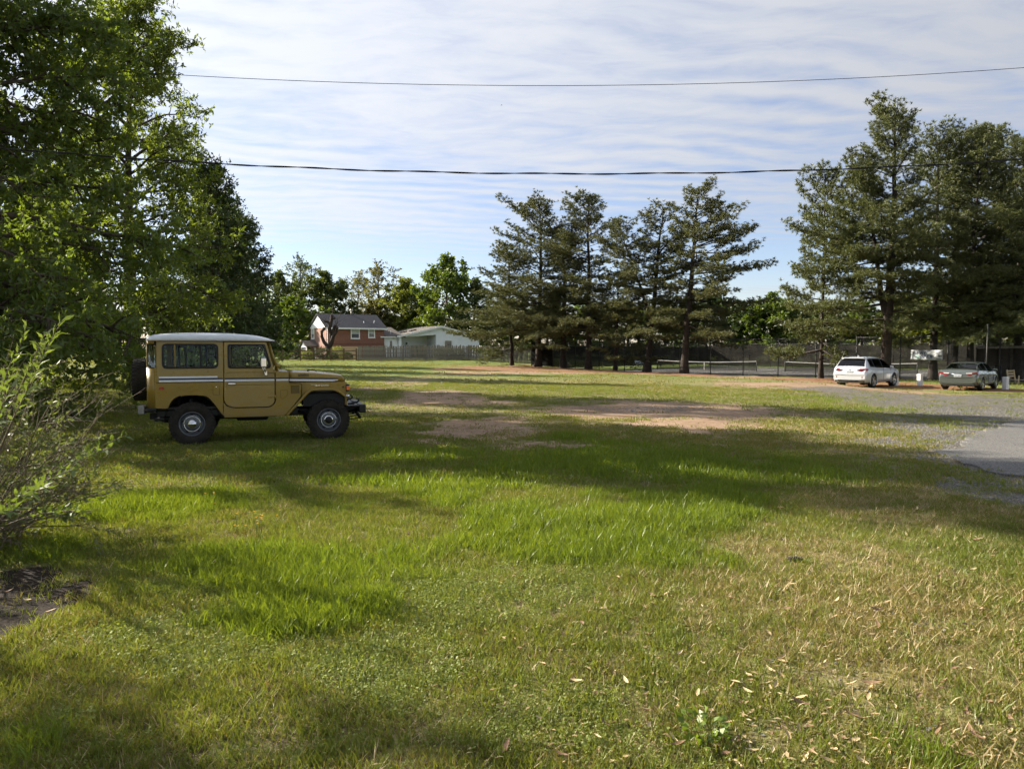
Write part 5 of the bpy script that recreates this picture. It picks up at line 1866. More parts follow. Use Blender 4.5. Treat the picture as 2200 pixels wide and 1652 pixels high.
TILT = R(3.0)
ZB = 1.085
for s in (-1, 1):
    Y = s * HWD
    # rear quarter with wheel arch
    quarter = [(-.565, .655), (-.375, .643), (-.335, .735), (-.29, .80), (-.205, .856), (.018, .868), (.244, .848), (.332, .75), (.495, .505), (.505, .62), (.505, .80), (.513, ZB - .004), (-.565, ZB - .004)]
    plate('rear_quarter', [rounded(quarter, [0, .03, .05, .05, .08, .1, .08, .05, .0, .0, 0, 0, 0], 4)], Y, .03, mustard)
    # inner wheel housing
    mh = MB()
    av = [(.43 * math.cos(a), .43 * math.sin(a) + .44) for a in np.linspace(R(-5), R(185), 17)]
    mh.add([(x_, Y - s * .031, z_) for x_, z_ in av] + [(x_, Y - s * .36, z_) for x_, z_ in av], [(k_, k_ + 1, k_ + 18, k_ + 17) for k_ in range(16)] + [tuple(range(17, 34))], True)
    mh.build('wheel_housing', black_gloss, jeep)
    # hardtop side with window opening
    side = [(-.535, ZB + .004), (.518, ZB + .004), (.520, 1.787), (-.535, 1.787)]
    win = rounded([(-.447, 1.325), (.434, 1.325), (.434, 1.743), (-.447, 1.743)], .085, 6)
    plate('hardtop_side', [side, win], Y, .025, mustard, tilt=TILT, zt=ZB)
    g = plate('side_window', [rounded([(-.46, 1.312), (.447, 1.312), (.447, 1.756), (-.46, 1.756)], .085, 6)], Y - s * .012, .005, car_glass, tilt=TILT, zt=ZB, bevel=0)
    seal = rounded([(-.447, 1.325), (.434, 1.325), (.434, 1.743), (-.447, 1.743)], .085, 6)
    sm = sheet([rounded([(-.452, 1.320), (.439, 1.320), (.439, 1.748), (-.452, 1.748)], .088, 6), rounded([(-.422, 1.350), (.409, 1.350), (.409, 1.718), (-.422, 1.718)], .06, 6)], .012)
    sm.transform(XZ)
    sm.transform(Matrix.Translation((0, Y - s * .001, 0)))
    piv = Matrix.Translation((0, Y, ZB))
    sm.transform(piv @ Matrix.Rotation(s * TILT, 4, 'X') @ piv.inverted())
    obj('rubber_seal', sm, black_plastic, g)
    yw = Y - s * (.012 + math.tan(TILT) * .45)
    MB().box(-.256, -.240, yw - .012, yw + .012, 1.34, 1.73).build('window_bar', mustard, g)
    MB().box(.140, .172, yw - .012, yw + .012, 1.34, 1.73).build('window_bar', black_plastic, g)
    # rounded rear corner: body, curved pane, body
    arc = [(-.565 - .135 * math.sin(a), s * (HWD - .135 + .135 * math.cos(a))) for a in np.linspace(0, math.pi / 2, 9)]

    def corner(z0, z1, name, mat, inset=0.0, yin=lambda z: max(0, (z - ZB)) * math.tan(TILT)):
        vs, fs = [], []
        for (x, y) in arc:
            for z in (z0, z1):
                vs.append((x + inset, y - s * (yin(z) + inset), z))
        for i in range(len(arc) - 1):
            fs.append((2 * i, 2 * i + 2, 2 * i + 3, 2 * i + 1))
        o = obj(name, np_mesh(name, np.array(vs), np.array(fs), True), mat, jeep)
        md = o.modifiers.new('thick', 'SOLIDIFY')
        md.thickness = .012
        md.offset = 0
        return o

    MB().box(-.567, -.533, min(Y - s * .025, Y), max(Y - s * .025, Y), ZB - .01, 1.345).build('rear_corner', mustard, jeep)
    corner(.655, 1.34, 'rear_corner', mustard)
    corner(1.742, 1.787, 'rear_corner', mustard)
    corner(1.345, 1.738, 'corner_window', car_glass, .008)
    for z in (1.342, 1.740):
        MB().tube([(x, y - s * (max(0, z - ZB)) * math.tan(TILT), z) for x, y in arc], .010, 6).build('rubber_seal', black_plastic, jeep)
    # door
    dout = rounded([(.530, 1.775), (.530, 1.30), (.518, .82), (.535, .70), (.66, .640), (1.265, .640), (1.352, .70), (1.362, 1.26), (1.232, 1.775)], [.02, .03, .03, .06, .06, .08, .08, .03, .02], 5)
    dwin = rounded([(.592, 1.32), (1.275, 1.32), (1.298, 1.37), (1.20, 1.735), (.592, 1.735)], [.06, .02, .03, .03, .05], 5)
    door = plate('door', [dout, dwin], Y + s * .004, .03, mustard, tilt=R(1.6), zt=ZB)
    dm = sheet([rounded([(.587, 1.315), (1.283, 1.315), (1.305, 1.37), (1.205, 1.742), (.587, 1.742)], [.06, .02, .03, .03, .05], 5), rounded([(.612, 1.338), (1.258, 1.338), (1.272, 1.37), (1.185, 1.716), (.612, 1.716)], [.05, .02, .03, .03, .05], 5)], .008)
    dm.transform(XZ)
    dm.transform(Matrix.Translation((0, Y + s * .002, 0)))
    piv = Matrix.Translation((0, Y, ZB))
    dm.transform(piv @ Matrix.Rotation(s * R(1.6), 4, 'X') @ piv.inverted())
    obj('window_seal', dm, black_plastic, door)
    plate('window_pane', [rounded([(.585, 1.31), (1.285, 1.31), (1.308, 1.37), (1.208, 1.745), (.585, 1.745)], .02, 3)], Y - s * .012, .005, car_glass, parent=door, tilt=R(1.6), zt=ZB, bevel=0)
    yq = Y + s * .006
    # pressed beads of the door skin
    line_tube('pressed_bead', rounded([(.553, 1.255), (1.345, 1.255), (1.345, 1.20), (.553, 1.20)], .03, 4)[0:12], yq - s * .004, .008, mustard, door)
    line_tube('pressed_bead', rounded([(.556, 1.035), (1.335, 1.035), (1.335, .70), (1.24, .665), (.66, .665), (.556, .74)], [.04, .04, .06, .06, .06, .06], 4), yq - s * .004, .009, mustard, door, True)
    MB().box(.583, .72, Y + s * .002 - .004, Y + s * .002 + .004, 1.026, 1.078, bev=.003).build('handle_recess', black_plastic, door)
    MB().box(.588, .715, Y + s * .020 - .012, Y + s * .020 + .012, 1.035, 1.070, bev=.008).build('door_handle', chrome, door)
    for zz_, hh in ((.80, .03), (1.235, .028)):
        MB().box(1.25, 1.372, Y + s * .014 - .010, Y + s * .014 + .010, zz_, zz_ + hh, bev=.006).tube([(1.366, Y + s * .02, zz_ - .015), (1.366, Y + s * .02, zz_ + hh + .015)], .014, 8).build('hinge', mustard, door)
    # cowl side and sill under the door
    cowl = [(.500, .500), (1.53, .478), (1.80, .80), (1.812, 1.045), (1.60, 1.045), (1.60, 1.255), (1.40, 1.265), (1.376, 1.262), (1.372, .70), (1.275, .626), (.655, .626), (.525, .685), (.512, .80), (.512, .62)]
    plate('cowl_side', [rounded(cowl, [.01, .02, 0, 0, 0, .02, .02, 0, .08, .09, .07, .06, 0, 0], 4)], Y, .03, mustard)
    MB().box(.52, 1.52, min(Y - s * .05, Y - s * .004), max(Y - s * .05, Y - s * .004), .47, .50).build('sill', mustard, jeep)
    line_tube('panel_seam', [(1.812, 1.04), (1.815, .83), (1.70, .68)], Y + s * .001, .004, black_plastic, jeep)
    line_tube('panel_seam', [(1.605, 1.25), (1.605, 1.06)], Y - s * .002, .005, black_plastic, jeep)
    # vent louvres on the cowl
    v = MB().box(1.632, 1.776, Y + s * .001 - .002, Y + s * .001 + .002, .865, 1.005).build('cowl_vent', black_plastic, jeep)
    for i in range(7):
        z = .872 + i * .0185
        MB().box(1.636, 1.772, Y + s * .006 - .006, Y + s * .006 + .006, z, z + .0095, bev=.002).build('louvre', mustard, v)
    line_tube('access_cover', rounded([(1.455, .93), (1.575, .93), (1.575, .845), (1.50, .77), (1.455, .79)], .02, 3), Y + s * .001, .0035, plain('mustard_seam', (.16, .10, .02), .6) if s < 0 else MATS['mustard_seam'], jeep, True)
    # fender: shelf with rolled lip, apron behind it
    fl = [(1.53, .480), (1.90, .885), (1.978, .945), (2.383, .948), (2.48, .905), (2.615, .80)]
    low = [(1.585, .478), (1.935, .862), (1.995, .905), (2.372, .908), (2.455, .872), (2.585, .772)]
    ol = rounded(fl, [0, .05, .06, .07, .06, 0], 4) + rounded(low[::-1], [0, .05, .06, .05, .04, 0], 4)
    me = sheet([ol], .27, .012, 2)
    me.transform(XZ)
    me.transform(Matrix.Translation((0, s * (.83 - .135), 0)))
    obj('fender', me, mustard, jeep)
    apr = [(1.815, .80), (1.90, .86), (1.97, .925), (2.39, .928), (2.50, .87), (2.60, .80), (2.605, 1.055), (1.815, 1.055)]
    plate('fender_apron', [apr], s * .735, .03, mustard)
    MB().box(1.60, 1.83, min(s * .70, s * .80), max(s * .70, s * .80), 1.02, 1.05).build('cowl_filler', mustard, jeep)
    # stripes
    for z0, z1, ma in ((1.161, 1.190, stripe_white), (1.130, 1.159, stripe_blue), (1.098, 1.128, stripe_white)):
        yy = Y - s * math.tan(TILT) * ((z0 + z1) / 2 - ZB) + s * .0035
        MB().box(-.500, .42 if z0 > 1.16 else .505, yy - .0022, yy + .0022, z0, z1, bev=.001).build('stripe', ma, jeep)
        yd = Y + s * .0085 - s * math.tan(R(1.6)) * (z0 - ZB)
        if z0 < 1.16:
            MB().box(.535, 1.355, yd - .0022, yd + .0022, z0 - .002, z1 - .002).build('stripe', ma, door)
            yc = Y + s * .0025
            MB().box(1.385, 1.595, yc - .0022, yc + .0022, z0 - .004, z1 - .004).build('stripe', ma, jeep)
    # small fittings
    MB().box(.346, .446, Y + s * .001 - .003, Y + s * .001 + .003, .865, 1.025, bev=.002).build('fuel_flap', mustard, jeep)
    line_tube('flap_seam', rounded([(.343, .862), (.449, .862), (.449, 1.028), (.343, 1.028)], .012, 3), Y + s * .001, .003, MATS['mustard_seam'], jeep, True)
    MB().box(.385, .412, Y + s * .006 - .004, Y + s * .006 + .004, .997, 1.012, bev=.003).build('flap_latch', chrome, jeep)
    r_ = MB().box(-.500, -.425, Y + s * .008 - .008, Y + s * .008 + .008, .978, 1.014, bev=.004).build('side_reflector', red_lens, jeep)
    me = text_mesh('Land Cruiser', .052, .0015, .35, .001, sx=.92)
    me.transform(Matrix.Translation((2.045 if s < 0 else 2.29, s * .752, .985)) @ Matrix.Rotation(0 if s < 0 else math.pi, 4, 'Z') @ XZ)
    obj('name_script', me, chrome, jeep)
    me = text_mesh('TOYOTA', .024, .0015, .2, .0005)
    me.transform(Matrix.Translation((1.985 if s < 0 else 2.33, s * .752, 1.005)) @ Matrix.Rotation(0 if s < 0 else math.pi, 4, 'Z') @ XZ)
    obj('name_script', me, chrome, jeep)
    # mirror
    mr = MB().box(1.13, 1.225, s * 1.00 - .022, s * 1.00 + .022, 1.335, 1.505, bev=.02).build('wing_mirror', chrome, jeep)
    MB().tube([(1.19, s * 1.0, 1.34), (1.205, s * .96, 1.26), (1.215, s * .82, 1.245)], .010, 6).tube([(1.16, s * 1.0, 1.34), (1.19, s * .93, 1.21), (1.20, s * .82, 1.20)], .008, 6).box(1.18, 1.235, s * .815 - .012, s * .815 + .012, 1.19, 1.27, bev=.006).build('mirror_arm', chrome, mr)
    # drip rail
    MB().box(-.66, 1.345, s * .775 - .014, s * .775 + .014, 1.783, 1.800, bev=.004).build('drip_rail', MATS['mustard_seam'], jeep)
    # rear bumperette, turn signal, headlight bezel
    MB().box(-.835, -.735, min(s * .50, s * .80), max(s * .50, s * .80), .555, .705, bev=.015).build('bumperette', steel, jeep)
    MB().box(-.735, -.60, min(s * .56, s * .70), max(s * .56, s * .70), .58, .66).build('bumper_bracket', black_gloss, jeep)
    MB().box(-.72, -.55, min(s * .70, s * .81), max(s * .70, s * .81), .60, .665, bev=.02).build('corner_step', black_plastic, jeep)
    ts = MB().box(2.60, 2.665, min(s * .62, s * .78), max(s * .62, s * .78), .885, 1.015, bev=.012).build('turn_signal', black_plastic, jeep)
    MB().box(2.607, 2.672, min(s * .64, s * .787), max(s * .64, s * .787), .905, .985, bev=.01).build('lens', amber, ts)
    MB().lathe([(0, -.02), (.085, -.02), (.105, .0), (.105, .03), (.09, .035)], 20, Matrix.Translation((2.62, s * .40, .86)) @ Matrix.Rotation(R(90), 4, 'Z')).build('headlight', chrome, jeep)
    MB().tube([(2.60, s * .74, .80), (2.65, s * .72, .79), (2.665, s * .60, .79)], .025, 8).build('fender_tip', chrome, jeep)

# bonnet
vs, fs = [], []
us = [1.605, 1.72, 1.9, 2.1, 2.3, 2.45, 2.53, 2.575, 2.60]
zt = [1.258, 1.254, 1.246, 1.232, 1.208, 1.190, 1.178, 1.140, 1.062]
hw = [.735, .725, .71, .69, .665, .645, .63, .62, .61]
prof_y = [-1, -1, -.995, -.95, -.86, -.6, -.3, 0, .3, .6, .86, .95, .995, 1, 1]
prof_z = [0, .60, .80, .90, .95, .975, .99, 1, .99, .975, .95, .90, .80, .60, 0]
for u_, z_, w_ in zip(us, zt, hw):
    for a, c_ in zip(prof_y, prof_z):
        vs.append((u_, a * w_, 1.058 + (z_ - 1.058) * c_))
k = len(prof_y)
for i in range(len(us) - 1):
    for j in range(k - 1):
        fs.append((i * k + j, i * k + j + 1, (i + 1) * k + j + 1, (i + 1) * k + j))
fs2 = np.array(fs)
hood = obj('bonnet', np_mesh('bonnet', np.array(vs), fs2, True), mustard, jeep)
md = hood.modifiers.new('thick', 'SOLIDIFY')
md.thickness = .012
md.offset = 0
for s in (-1, 1):
    for i in range(9):
        x = 1.77 + i * .0205
        w_ = np.interp(x, us, hw)
        MB().box(x, x + .009, s * (w_ + .002) - .008, s * (w_ + .002) + .008, 1.160, 1.208).build('bonnet_louvre', black_plastic, hood)
    for z0, z1, ma in ((1.121, 1.148, stripe_blue), (1.088, 1.119, stripe_white)):
        mb = MB()
        xs = np.linspace(1.612, 2.47, 10)
        for i in range(9):
            q = []
            for x in (xs[i], xs[i + 1]):
                w_ = np.interp(x, us, hw) + .009
                tp_ = z1 - .022 * (x - 1.61) / .86
                bt = z0 - .022 * (x - 1.61) / .86
                if x > 2.40:
                    bt += (x - 2.40) * .25
                q += [(x, s * w_, bt), (x, s * (w_ - .001), tp_)]
            mb.add(q, [(0, 2, 3, 1)])
        mb.build('stripe', ma, hood)
MB().tube([(1.95, -.30, 1.245), (1.97, -.32, 1.275), (2.06, -.34, 1.272), (2.12, -.34, 1.240)], .010, 6).box(1.93, 1.99, -.34, -.28, 1.236, 1.25, bev=.004).build('bonnet_catch', black_plastic, hood)
MB().tube([(2.545, -.66, 1.06), (2.56, -.68, 1.0), (2.55, -.745, .96)], .013, 6).build('bonnet_latch', black_plastic, hood)
# cowl top, bib, windscreen frame
MB().box(1.37, 1.60, -.79, .79, 1.05, 1.255, bev=.015).build('scuttle', mustard, jeep)
bib = [rounded([(-.70, .62), (.70, .62), (.73, 1.05), (.60, 1.055), (-.60, 1.055), (-.73, 1.05)], .03, 3)]
me = sheet(bib, .04, .006)
me.transform(Matrix.Translation((2.605, 0, 0)) @ Matrix.Rotation(R(90), 4, 'Z') @ XZ)
obj('front_panel', me, mustard, jeep)
gr = MB().box(2.625, 2.645, -.30, .30, .74, .98, bev=.01).build('grille', black_plastic, jeep)
for i in range(6):
    MB().box(2.645, 2.652, -.29, .29, .755 + i * .038, .768 + i * .038).build('bar', chrome, gr)
WS = Matrix.Translation((1.415, 0, 1.255)) @ Matrix.Rotation(R(-15.5), 4, 'Y') @ Matrix.Rotation(R(90), 4, 'Z') @ XZ
ws_o = [(-.72, 0), (.72, 0), (.70, .54), (-.70, .54)]
ws_i = rounded([(-.66, .06), (.66, .06), (.645, .48), (-.645, .48)], .05, 4)
me = sheet([ws_o, ws_i], .04, .008)
me.transform(WS)
wf = obj('windscreen_frame', me, mustard, jeep)
me = sheet([[(-.67, .05), (.67, .05), (.655, .49), (-.655, .49)]], .005)
me.transform(WS)
obj('windscreen', me, car_glass, wf)
for s in (-1, 1):
    MB().lathe([(0, -.03), (.03, -.03), (.045, 0), (.03, .05), (0, .06)], 12, Matrix.Translation((1.43, s * .745, 1.36)) @ Matrix.Rotation(R(90), 4, 'Z')).build('windscreen_hinge', mustard, wf)
# roof shell
ru = np.array([-.70, -.692, -.66, -.60, -.50, -.40, -.1, .157, .4, .615, .85, 1.03, 1.16, 1.25, 1.32, 1.36, 1.365])
rz_ = np.array([1.800, 1.835, 1.872, 1.897, 1.912, 1.921, 1.932, 1.936, 1.934, 1.928, 1.912, 1.893, 1.868, 1.843, 1.815, 1.803, 1.797])
ins = np.interp(ru, [-.70, -.66, -.55, -.40, 1.0, 1.25, 1.365], [.14, .07, .02, 0, 0, .015, .05])
vs, fs = [], []
yy = np.array([-1, -.998, -.985, -.95, -.86, -.7, -.45, 0, .45, .7, .86, .95, .985, .998, 1])
zf = np.array([0, .28, .52, .70, .84, .92, .975, 1, .975, .92, .84, .70, .52, .28, 0])
for u_, z_, i_ in zip(ru, rz_, ins):
    for a, c_ in zip(yy, zf):
        vs.append((u_, a * (.785 - i_), 1.796 + (z_ - 1.796) * c_))
k = len(yy)
for i in range(len(ru) - 1):
    for j in range(k - 1):
        fs.append((i * k + j, i * k + j + 1, (i + 1) * k + j + 1, (i + 1) * k + j))
rf_ = obj('roof', np_mesh('roof', np.array(vs), np.array(fs), True), roof_white, jeep)
md = rf_.modifiers.new('thick', 'SOLIDIFY')
md.thickness = .02
md.offset = 0
MB().box(-.66, 1.33, -.74, .74, 1.775, 1.790).build('headliner', interior_m, jeep)
# rear wall with doors
me = sheet([[(-.67, .655), (.67, .655), (.64, 1.787), (-.64, 1.787)], rounded([(-.56, 1.345), (-.04, 1.345), (-.04, 1.735), (-.56, 1.735)], .06, 4), rounded([(.04, 1.345), (.56, 1.345), (.56, 1.735), (.04, 1.735)], .06, 4)], .03, .006)
me.transform(Matrix.Translation((-.69, 0, 0)) @ Matrix.Rotation(R(90), 4, 'Z') @ XZ)
rd = obj('rear_doors', me, mustard, jeep)
for y0 in (-.57, .03):
    MB().box(-.688, -.683, y0, y0 + .54, 1.335, 1.745).build('pane', car_glass, rd)
# cabin
fl_ = MB().box(-.64, 1.5, -.72, .72, .62, .66).box(1.38, 1.42, -.76, .76, .62, 1.25)
fl_.build('cabin_floor', interior_m, jeep)
MB().box(1.25, 1.40, -.72, .72, 1.05, 1.26, bev=.03).build('dashboard', interior_m, jeep)
MB().lathe([(.18, -.012), (.195, 0), (.18, .012), (.165, 0)], 24, Matrix.Translation((1.16, .36, 1.30)) @ Matrix.Rotation(R(62), 4, 'Y') @ Matrix.Rotation(R(90), 4, 'X'), close=True).tube([(1.16, .36, 1.30), (1.36, .36, 1.14)], .018, 6).build('steering_wheel', black_plastic, jeep)
for y in (-.36, .36):
    st = MB().box(.56, 1.02, y - .24, y + .24, .80, .95, bev=.05).build('front_seat', seat_m, jeep)
    MB().box(-.07, .07, y - .24, y + .24, 0, .55, Matrix.Translation((.58, 0, .90)) @ Matrix.Rotation(R(-14), 4, 'Y'), bev=.05).build('backrest', seat_m, st)
    MB().box(-.05, .05, y - .13, y + .13, 0, .16, Matrix.Translation((.43, 0, 1.47)) @ Matrix.Rotation(R(-10), 4, 'Y'), bev=.04).build('headrest', seat_m, st)
for y in (-.55, .55):
    MB().box(-.55, .30, y - .17, y + .17, .90, 1.0, bev=.04).box(-.55, .30, y * 1.28 - .04, y * 1.28 + .04, 1.0, 1.30, bev=.03).build('rear_bench', seat_m, jeep)
for x in (.44, -.2):
    MB().tube([(x, -.66, .66), (x, -.66, 1.55), (x, -.58, 1.70), (x, .58, 1.70), (x, .66, 1.55), (x, .66, .66)], .022, 8).build('roll_bar', black_gloss, jeep)


# wheels
def jeep_wheel(hub='cap'):
    """Wheel at the origin, axis along y, outside at -y."""
    t = bpy.data.objects.new('wheel', None)
    COL.objects.link(t)
    R0, Wd = .372, .135
    ty = MB().lathe([(.205, -Wd * .78), (.235, -Wd * .96), (.30, -Wd * 1.0), (.345, -Wd * .93), (.362, -Wd * .78), (R0 - .012, -Wd * .4), (R0 - .012, Wd * .4), (.362, Wd * .78), (.345, Wd * .93), (.30, Wd), (.235, Wd * .96), (.205, Wd * .78)], 40)
    nl = 34
    for i in range(nl):
        a = 2 * math.pi * i / nl
        for (y0, y1, da, hh) in ((-Wd * .98, -Wd * .52, 0, .012), (-Wd * .44, -.01, .5, .014), (.01, Wd * .44, 0, .014), (Wd * .52, Wd * .98, .5, .012)):
            M = Matrix.Rotation(a + da * 2 * math.pi / nl, 4, 'Y') @ Matrix.Translation((R0 - .020, 0, 0)) @ Matrix.Rotation(R(12 if y0 < 0 else -12), 4, 'X')
            ty.box(-.02, .018, y0, y1, -.021, .021, M)
        M = Matrix.Rotation(a, 4, 'Y')
        ty.box(.318, .356, -Wd * 1.035, -Wd * .9, -.016, .016, M).box(.318, .356, Wd * .9, Wd * 1.035, -.016, .016, M)
    ty.build('tyre', rubber, t)
    rm = MB().lathe([(.206, -Wd * .80), (.212, -Wd * .86), (.196, -Wd * .80), (.180, -Wd * .55), (.168, -Wd * .30), (.150, -Wd * .34), (.118, -Wd * .52), (.085, -Wd * .50), (.0, -Wd * .50)], 32)
    rm.lathe([(.206, -Wd * .8), (.206, Wd * .8), (0, Wd * .8)], 24).build('rim', steel_rim, t)
    cp = MB()
    cp.lathe([(.136, -Wd * .44), (.142, -Wd * .52), (.134, -Wd * .60), (.122, -Wd * .56), (.120, -Wd * .44)], 32)
    cp.build('trim_ring', chrome, t)
    for i in range(5):
        a = 2 * math.pi * i / 5 + .5
        MB().box(-.022, .022, -.006, .006, -.012, .012, Matrix.Rotation(a, 4, 'Y') @ Matrix.Translation((.160, -Wd * .345, 0)) @ Matrix.Rotation(R(90), 4, 'Y'), bev=.004).build('rim_slot', black_plastic, t)
    if hub == 'cap':
        MB().lathe([(.086, -Wd * .49), (.084, -Wd * .70), (.070, -Wd * .88), (.045, -Wd * .99), (.0, -Wd * 1.03)], 28).build('hub_cap', chrome, t)
    else:
        MB().lathe([(.085, -Wd * .49), (.082, -Wd * .60), (.064, -Wd * .62)], 24).build('hub_ring', chrome, t)
        MB().lathe([(.062, -Wd * .55), (.060, -Wd * .92), (.050, -Wd * 1.0), (.0, -Wd * 1.0)], 20).box(-.04, .04, -Wd * 1.06, -Wd * .99, -.010, .010).build('locking_hub', black_plastic, t)
    return t


wr = jeep_wheel('cap')
wf_ = jeep_wheel('lock')
for w_, x in ((wr, 0.0), (wf_, 2.285)):
    w2 = copy_tree(w_)
    w_.parent = jeep
    w_.location = (x, -.685, .372)
    w_.rotation_euler = (0, .4, 0)
    w2.parent = jeep
    w2.location = (x, .685, .372)
    w2.rotation_euler = (0, .7, math.pi)
sp = copy_tree(wr)
sp.parent = jeep
sp.name = 'spare_wheel'
sp.location = (-.835, -.08, 1.12)
sp.rotation_euler = (0, 0, R(-90))
MB().box(-.76, -.70, -.20, .04, 1.0, 1.24, bev=.01).build('spare_carrier', black_gloss, jeep)
# chassis
for s in (-1, 1):
    MB().box(-.70, 2.62, s * .38 - .04, s * .38 + .04, .44, .55).build('chassis_rail', black_gloss, jeep)
    for x in (0.0, 2.285):
        MB().tube([(x - .55, s * .45, .52), (x - .2, s * .45, .44), (x, s * .45, .42), (x + .2, s * .45, .44), (x + .55, s * .45, .52)], .03, 6).build('leaf_spring', black_gloss, jeep)
        MB().tube([(x - .12, s * .50, .40), (x - .02, s * .56, .80)], .028, 8).build('shock_absorber', dark_steel, jeep)
for x in (0.0, 2.285):
    MB().tube([(x, -.60, .372), (x, .60, .372)], .045, 8).lathe([(0, -.1), (.09, -.1), (.13, 0), (.09, .1), (0, .1)], 16, Matrix.Translation((x, .12, .372)) @ Matrix.Rotation(R(90), 4, 'Z')).build('axle', black_gloss, jeep)
MB().box(.70, 1.25, -.30, .30, .36, .60, bev=.04).tube([(.7, 0, .42), (0, .1, .38)], .035, 8).build('gearbox', black_gloss, jeep)
MB().box(-.55, 1.75, -.70, .70, .505, .60).build('underbody', black_gloss, jeep)
MB().box(1.85, 2.58, -.66, .66, .62, .84).build('engine_bay', black_gloss, jeep)
MB().tube([(1.4, -.30, .45), (.6, -.45, .44), (.1, -.52, .50), (-.35, -.62, .46), (-.60, -.66, .455)], .032, 8).build('exhaust_pipe', dark_steel, jeep)
MB().tube([(-.58, -.55, .44), (-.35, -.58, .39), (-.10, -.6, .36)], .014, 6).build('tow_link', black_gloss, jeep)
# front bumper with hook
fbp = MB().box(2.84, 2.96, -.76, .76, .485, .635, bev=.012).box(2.60, 2.85, -.45, -.37, .50, .60).box(2.60, 2.85, .37, .45, .50, .60).box(2.60, 2.90, -.74, .74, .60, .622).build('front_bumper', black_gloss, jeep)
for y in (-.50, .50):
    MB().tube([(2.72, y, .63), (2.76, y, .66), (2.83, y, .662), (2.865, y, .69), (2.85, y, .728), (2.81, y, .735)], [.022, .02, .018, .017, .014, .010], 8).box(2.66, 2.78, y - .03, y + .03, .622, .655, bev=.006).build('tow_hook', black_gloss, fbp)
    MB().tube([(2.80, y, .49), (2.86, y, .42), (2.885, y, .36)], [.035, .03, .028], 6).tube([(2.885, y, .37), (2.60, y, .335)], .010, 6).tube([(2.86, y, .42), (2.55, y, .385)], .010, 6).build('step_bracket', black_gloss, fbp)
MB().tube([(2.935, -.70, .63), (2.94, -.70, .70)], .004, 5).build('corner_marker', steel, fbp)


# ------------------------------------------------------------------ parked cars
def car_paint(name, col, rough=.28, metal=.55, flake=.06):
    m, b = newmat(name)
    p = b.obj()
    n = b.noise(p, 1.5, 4, .6)
    c = b.ramp(n, (.3, tuple(q * (1 - flake) for q in col)), (.7, tuple(q * (1 + flake) for q in col)))
    b.out(b.pbr(c, rough, metal, None, .5, .8))
    return m


tinted = glass('tinted_car_glass', (.10, .11, .12), .96)
clear_car = glass('sedan_glass', (.34, .42, .38), .93)
alloy = plain('alloy_wheel', (.42, .43, .44), .25, .9, .1, 6)
lens_red = plain('tail_lamp_red', (.17, .008, .016), .12, 0, .2, 4, spec=.9, coat=.8)
lens_clear = plain('tail_lamp_clear', (.62, .60, .60), .12, 0, .1, 4, spec=.9)
plate_m = plain('number_plate', (.55, .58, .60), .4, 0, .06, 9)
plate_ink = plain('number_plate_print', (.10, .13, .22), .5, 0, .1)


def car_wheel(R0, Wd, nsp, style):
    t = bpy.data.objects.new('wheel', None)
    COL.objects.link(t)
    MB().lathe([(R0 * .70, -Wd), (R0 * .90, -Wd * 1.04), (R0 * .985, -Wd * .8), (R0, -Wd * .5), (R0, Wd * .5), (R0 * .985, Wd * .8), (R0 * .9, Wd), (R0 * .7, Wd)], 36).build('tyre', rubber, t)
    MB().lathe([(R0 * .70, -Wd * .98), (R0 * .715, -Wd * 1.02), (R0 * .67, -Wd * .96), (R0 * .64, -Wd * .4), (R0 * .64, Wd * .9)], 32).build('rim', alloy, t)
    MB().lathe([(R0 * .63, -Wd * .1), (0, -Wd * .1)], 24).build('brake_disc', black_gloss, t)
    for i in range(nsp):
        a = 2 * math.pi * i / nsp
        for q in ((-.16, .16) if style == 'twin' else (0,)):
            M = Matrix.Rotation(a, 4, 'Y')
            w0, w1 = R0 * .05, R0 * .075
            r0, r1 = R0 * .12, R0 * .66
            c0, c1 = R0 * .15 * q, R0 * 1.0 * q
            MB().add([(r0, -Wd * .85, c0 - w0), (r0, -Wd * .85, c0 + w0), (r1, -Wd * .92, c1 + w1), (r1, -Wd * .92, c1 - w1), (r0, -Wd * .55, c0 - w0), (r0, -Wd * .55, c0 + w0), (r1, -Wd * .62, c1 + w1), (r1, -Wd * .62, c1 - w1)], [(0, 1, 2, 3), (4, 7, 6, 5), (0, 4, 5, 1), (1, 5, 6, 2), (2, 6, 7, 3), (3, 7, 4, 0)], M=M).build('spoke', alloy, t)
    MB().lathe([(R0 * .17, -Wd * .6), (R0 * .17, -Wd * .9), (R0 * .12, -Wd * .97), (0, -Wd * .98)], 16).build('hub_cap', alloy, t)
    return t


def smooth_rows(xs, tab, step=.055):
    """Stations: dict of key -> values at xs; resampled densely and gently smoothed."""
    X = np.arange(xs[0], xs[-1] + 1e-6, step)
    out = {}
    for k, v in tab.items():
        y = np.interp(X, xs, v)
        for _ in range(3):
            y[1:-1] = .25 * y[:-2] + .5 * y[1:-1] + .25 * y[2:]
        out[k] = y
    return X, out


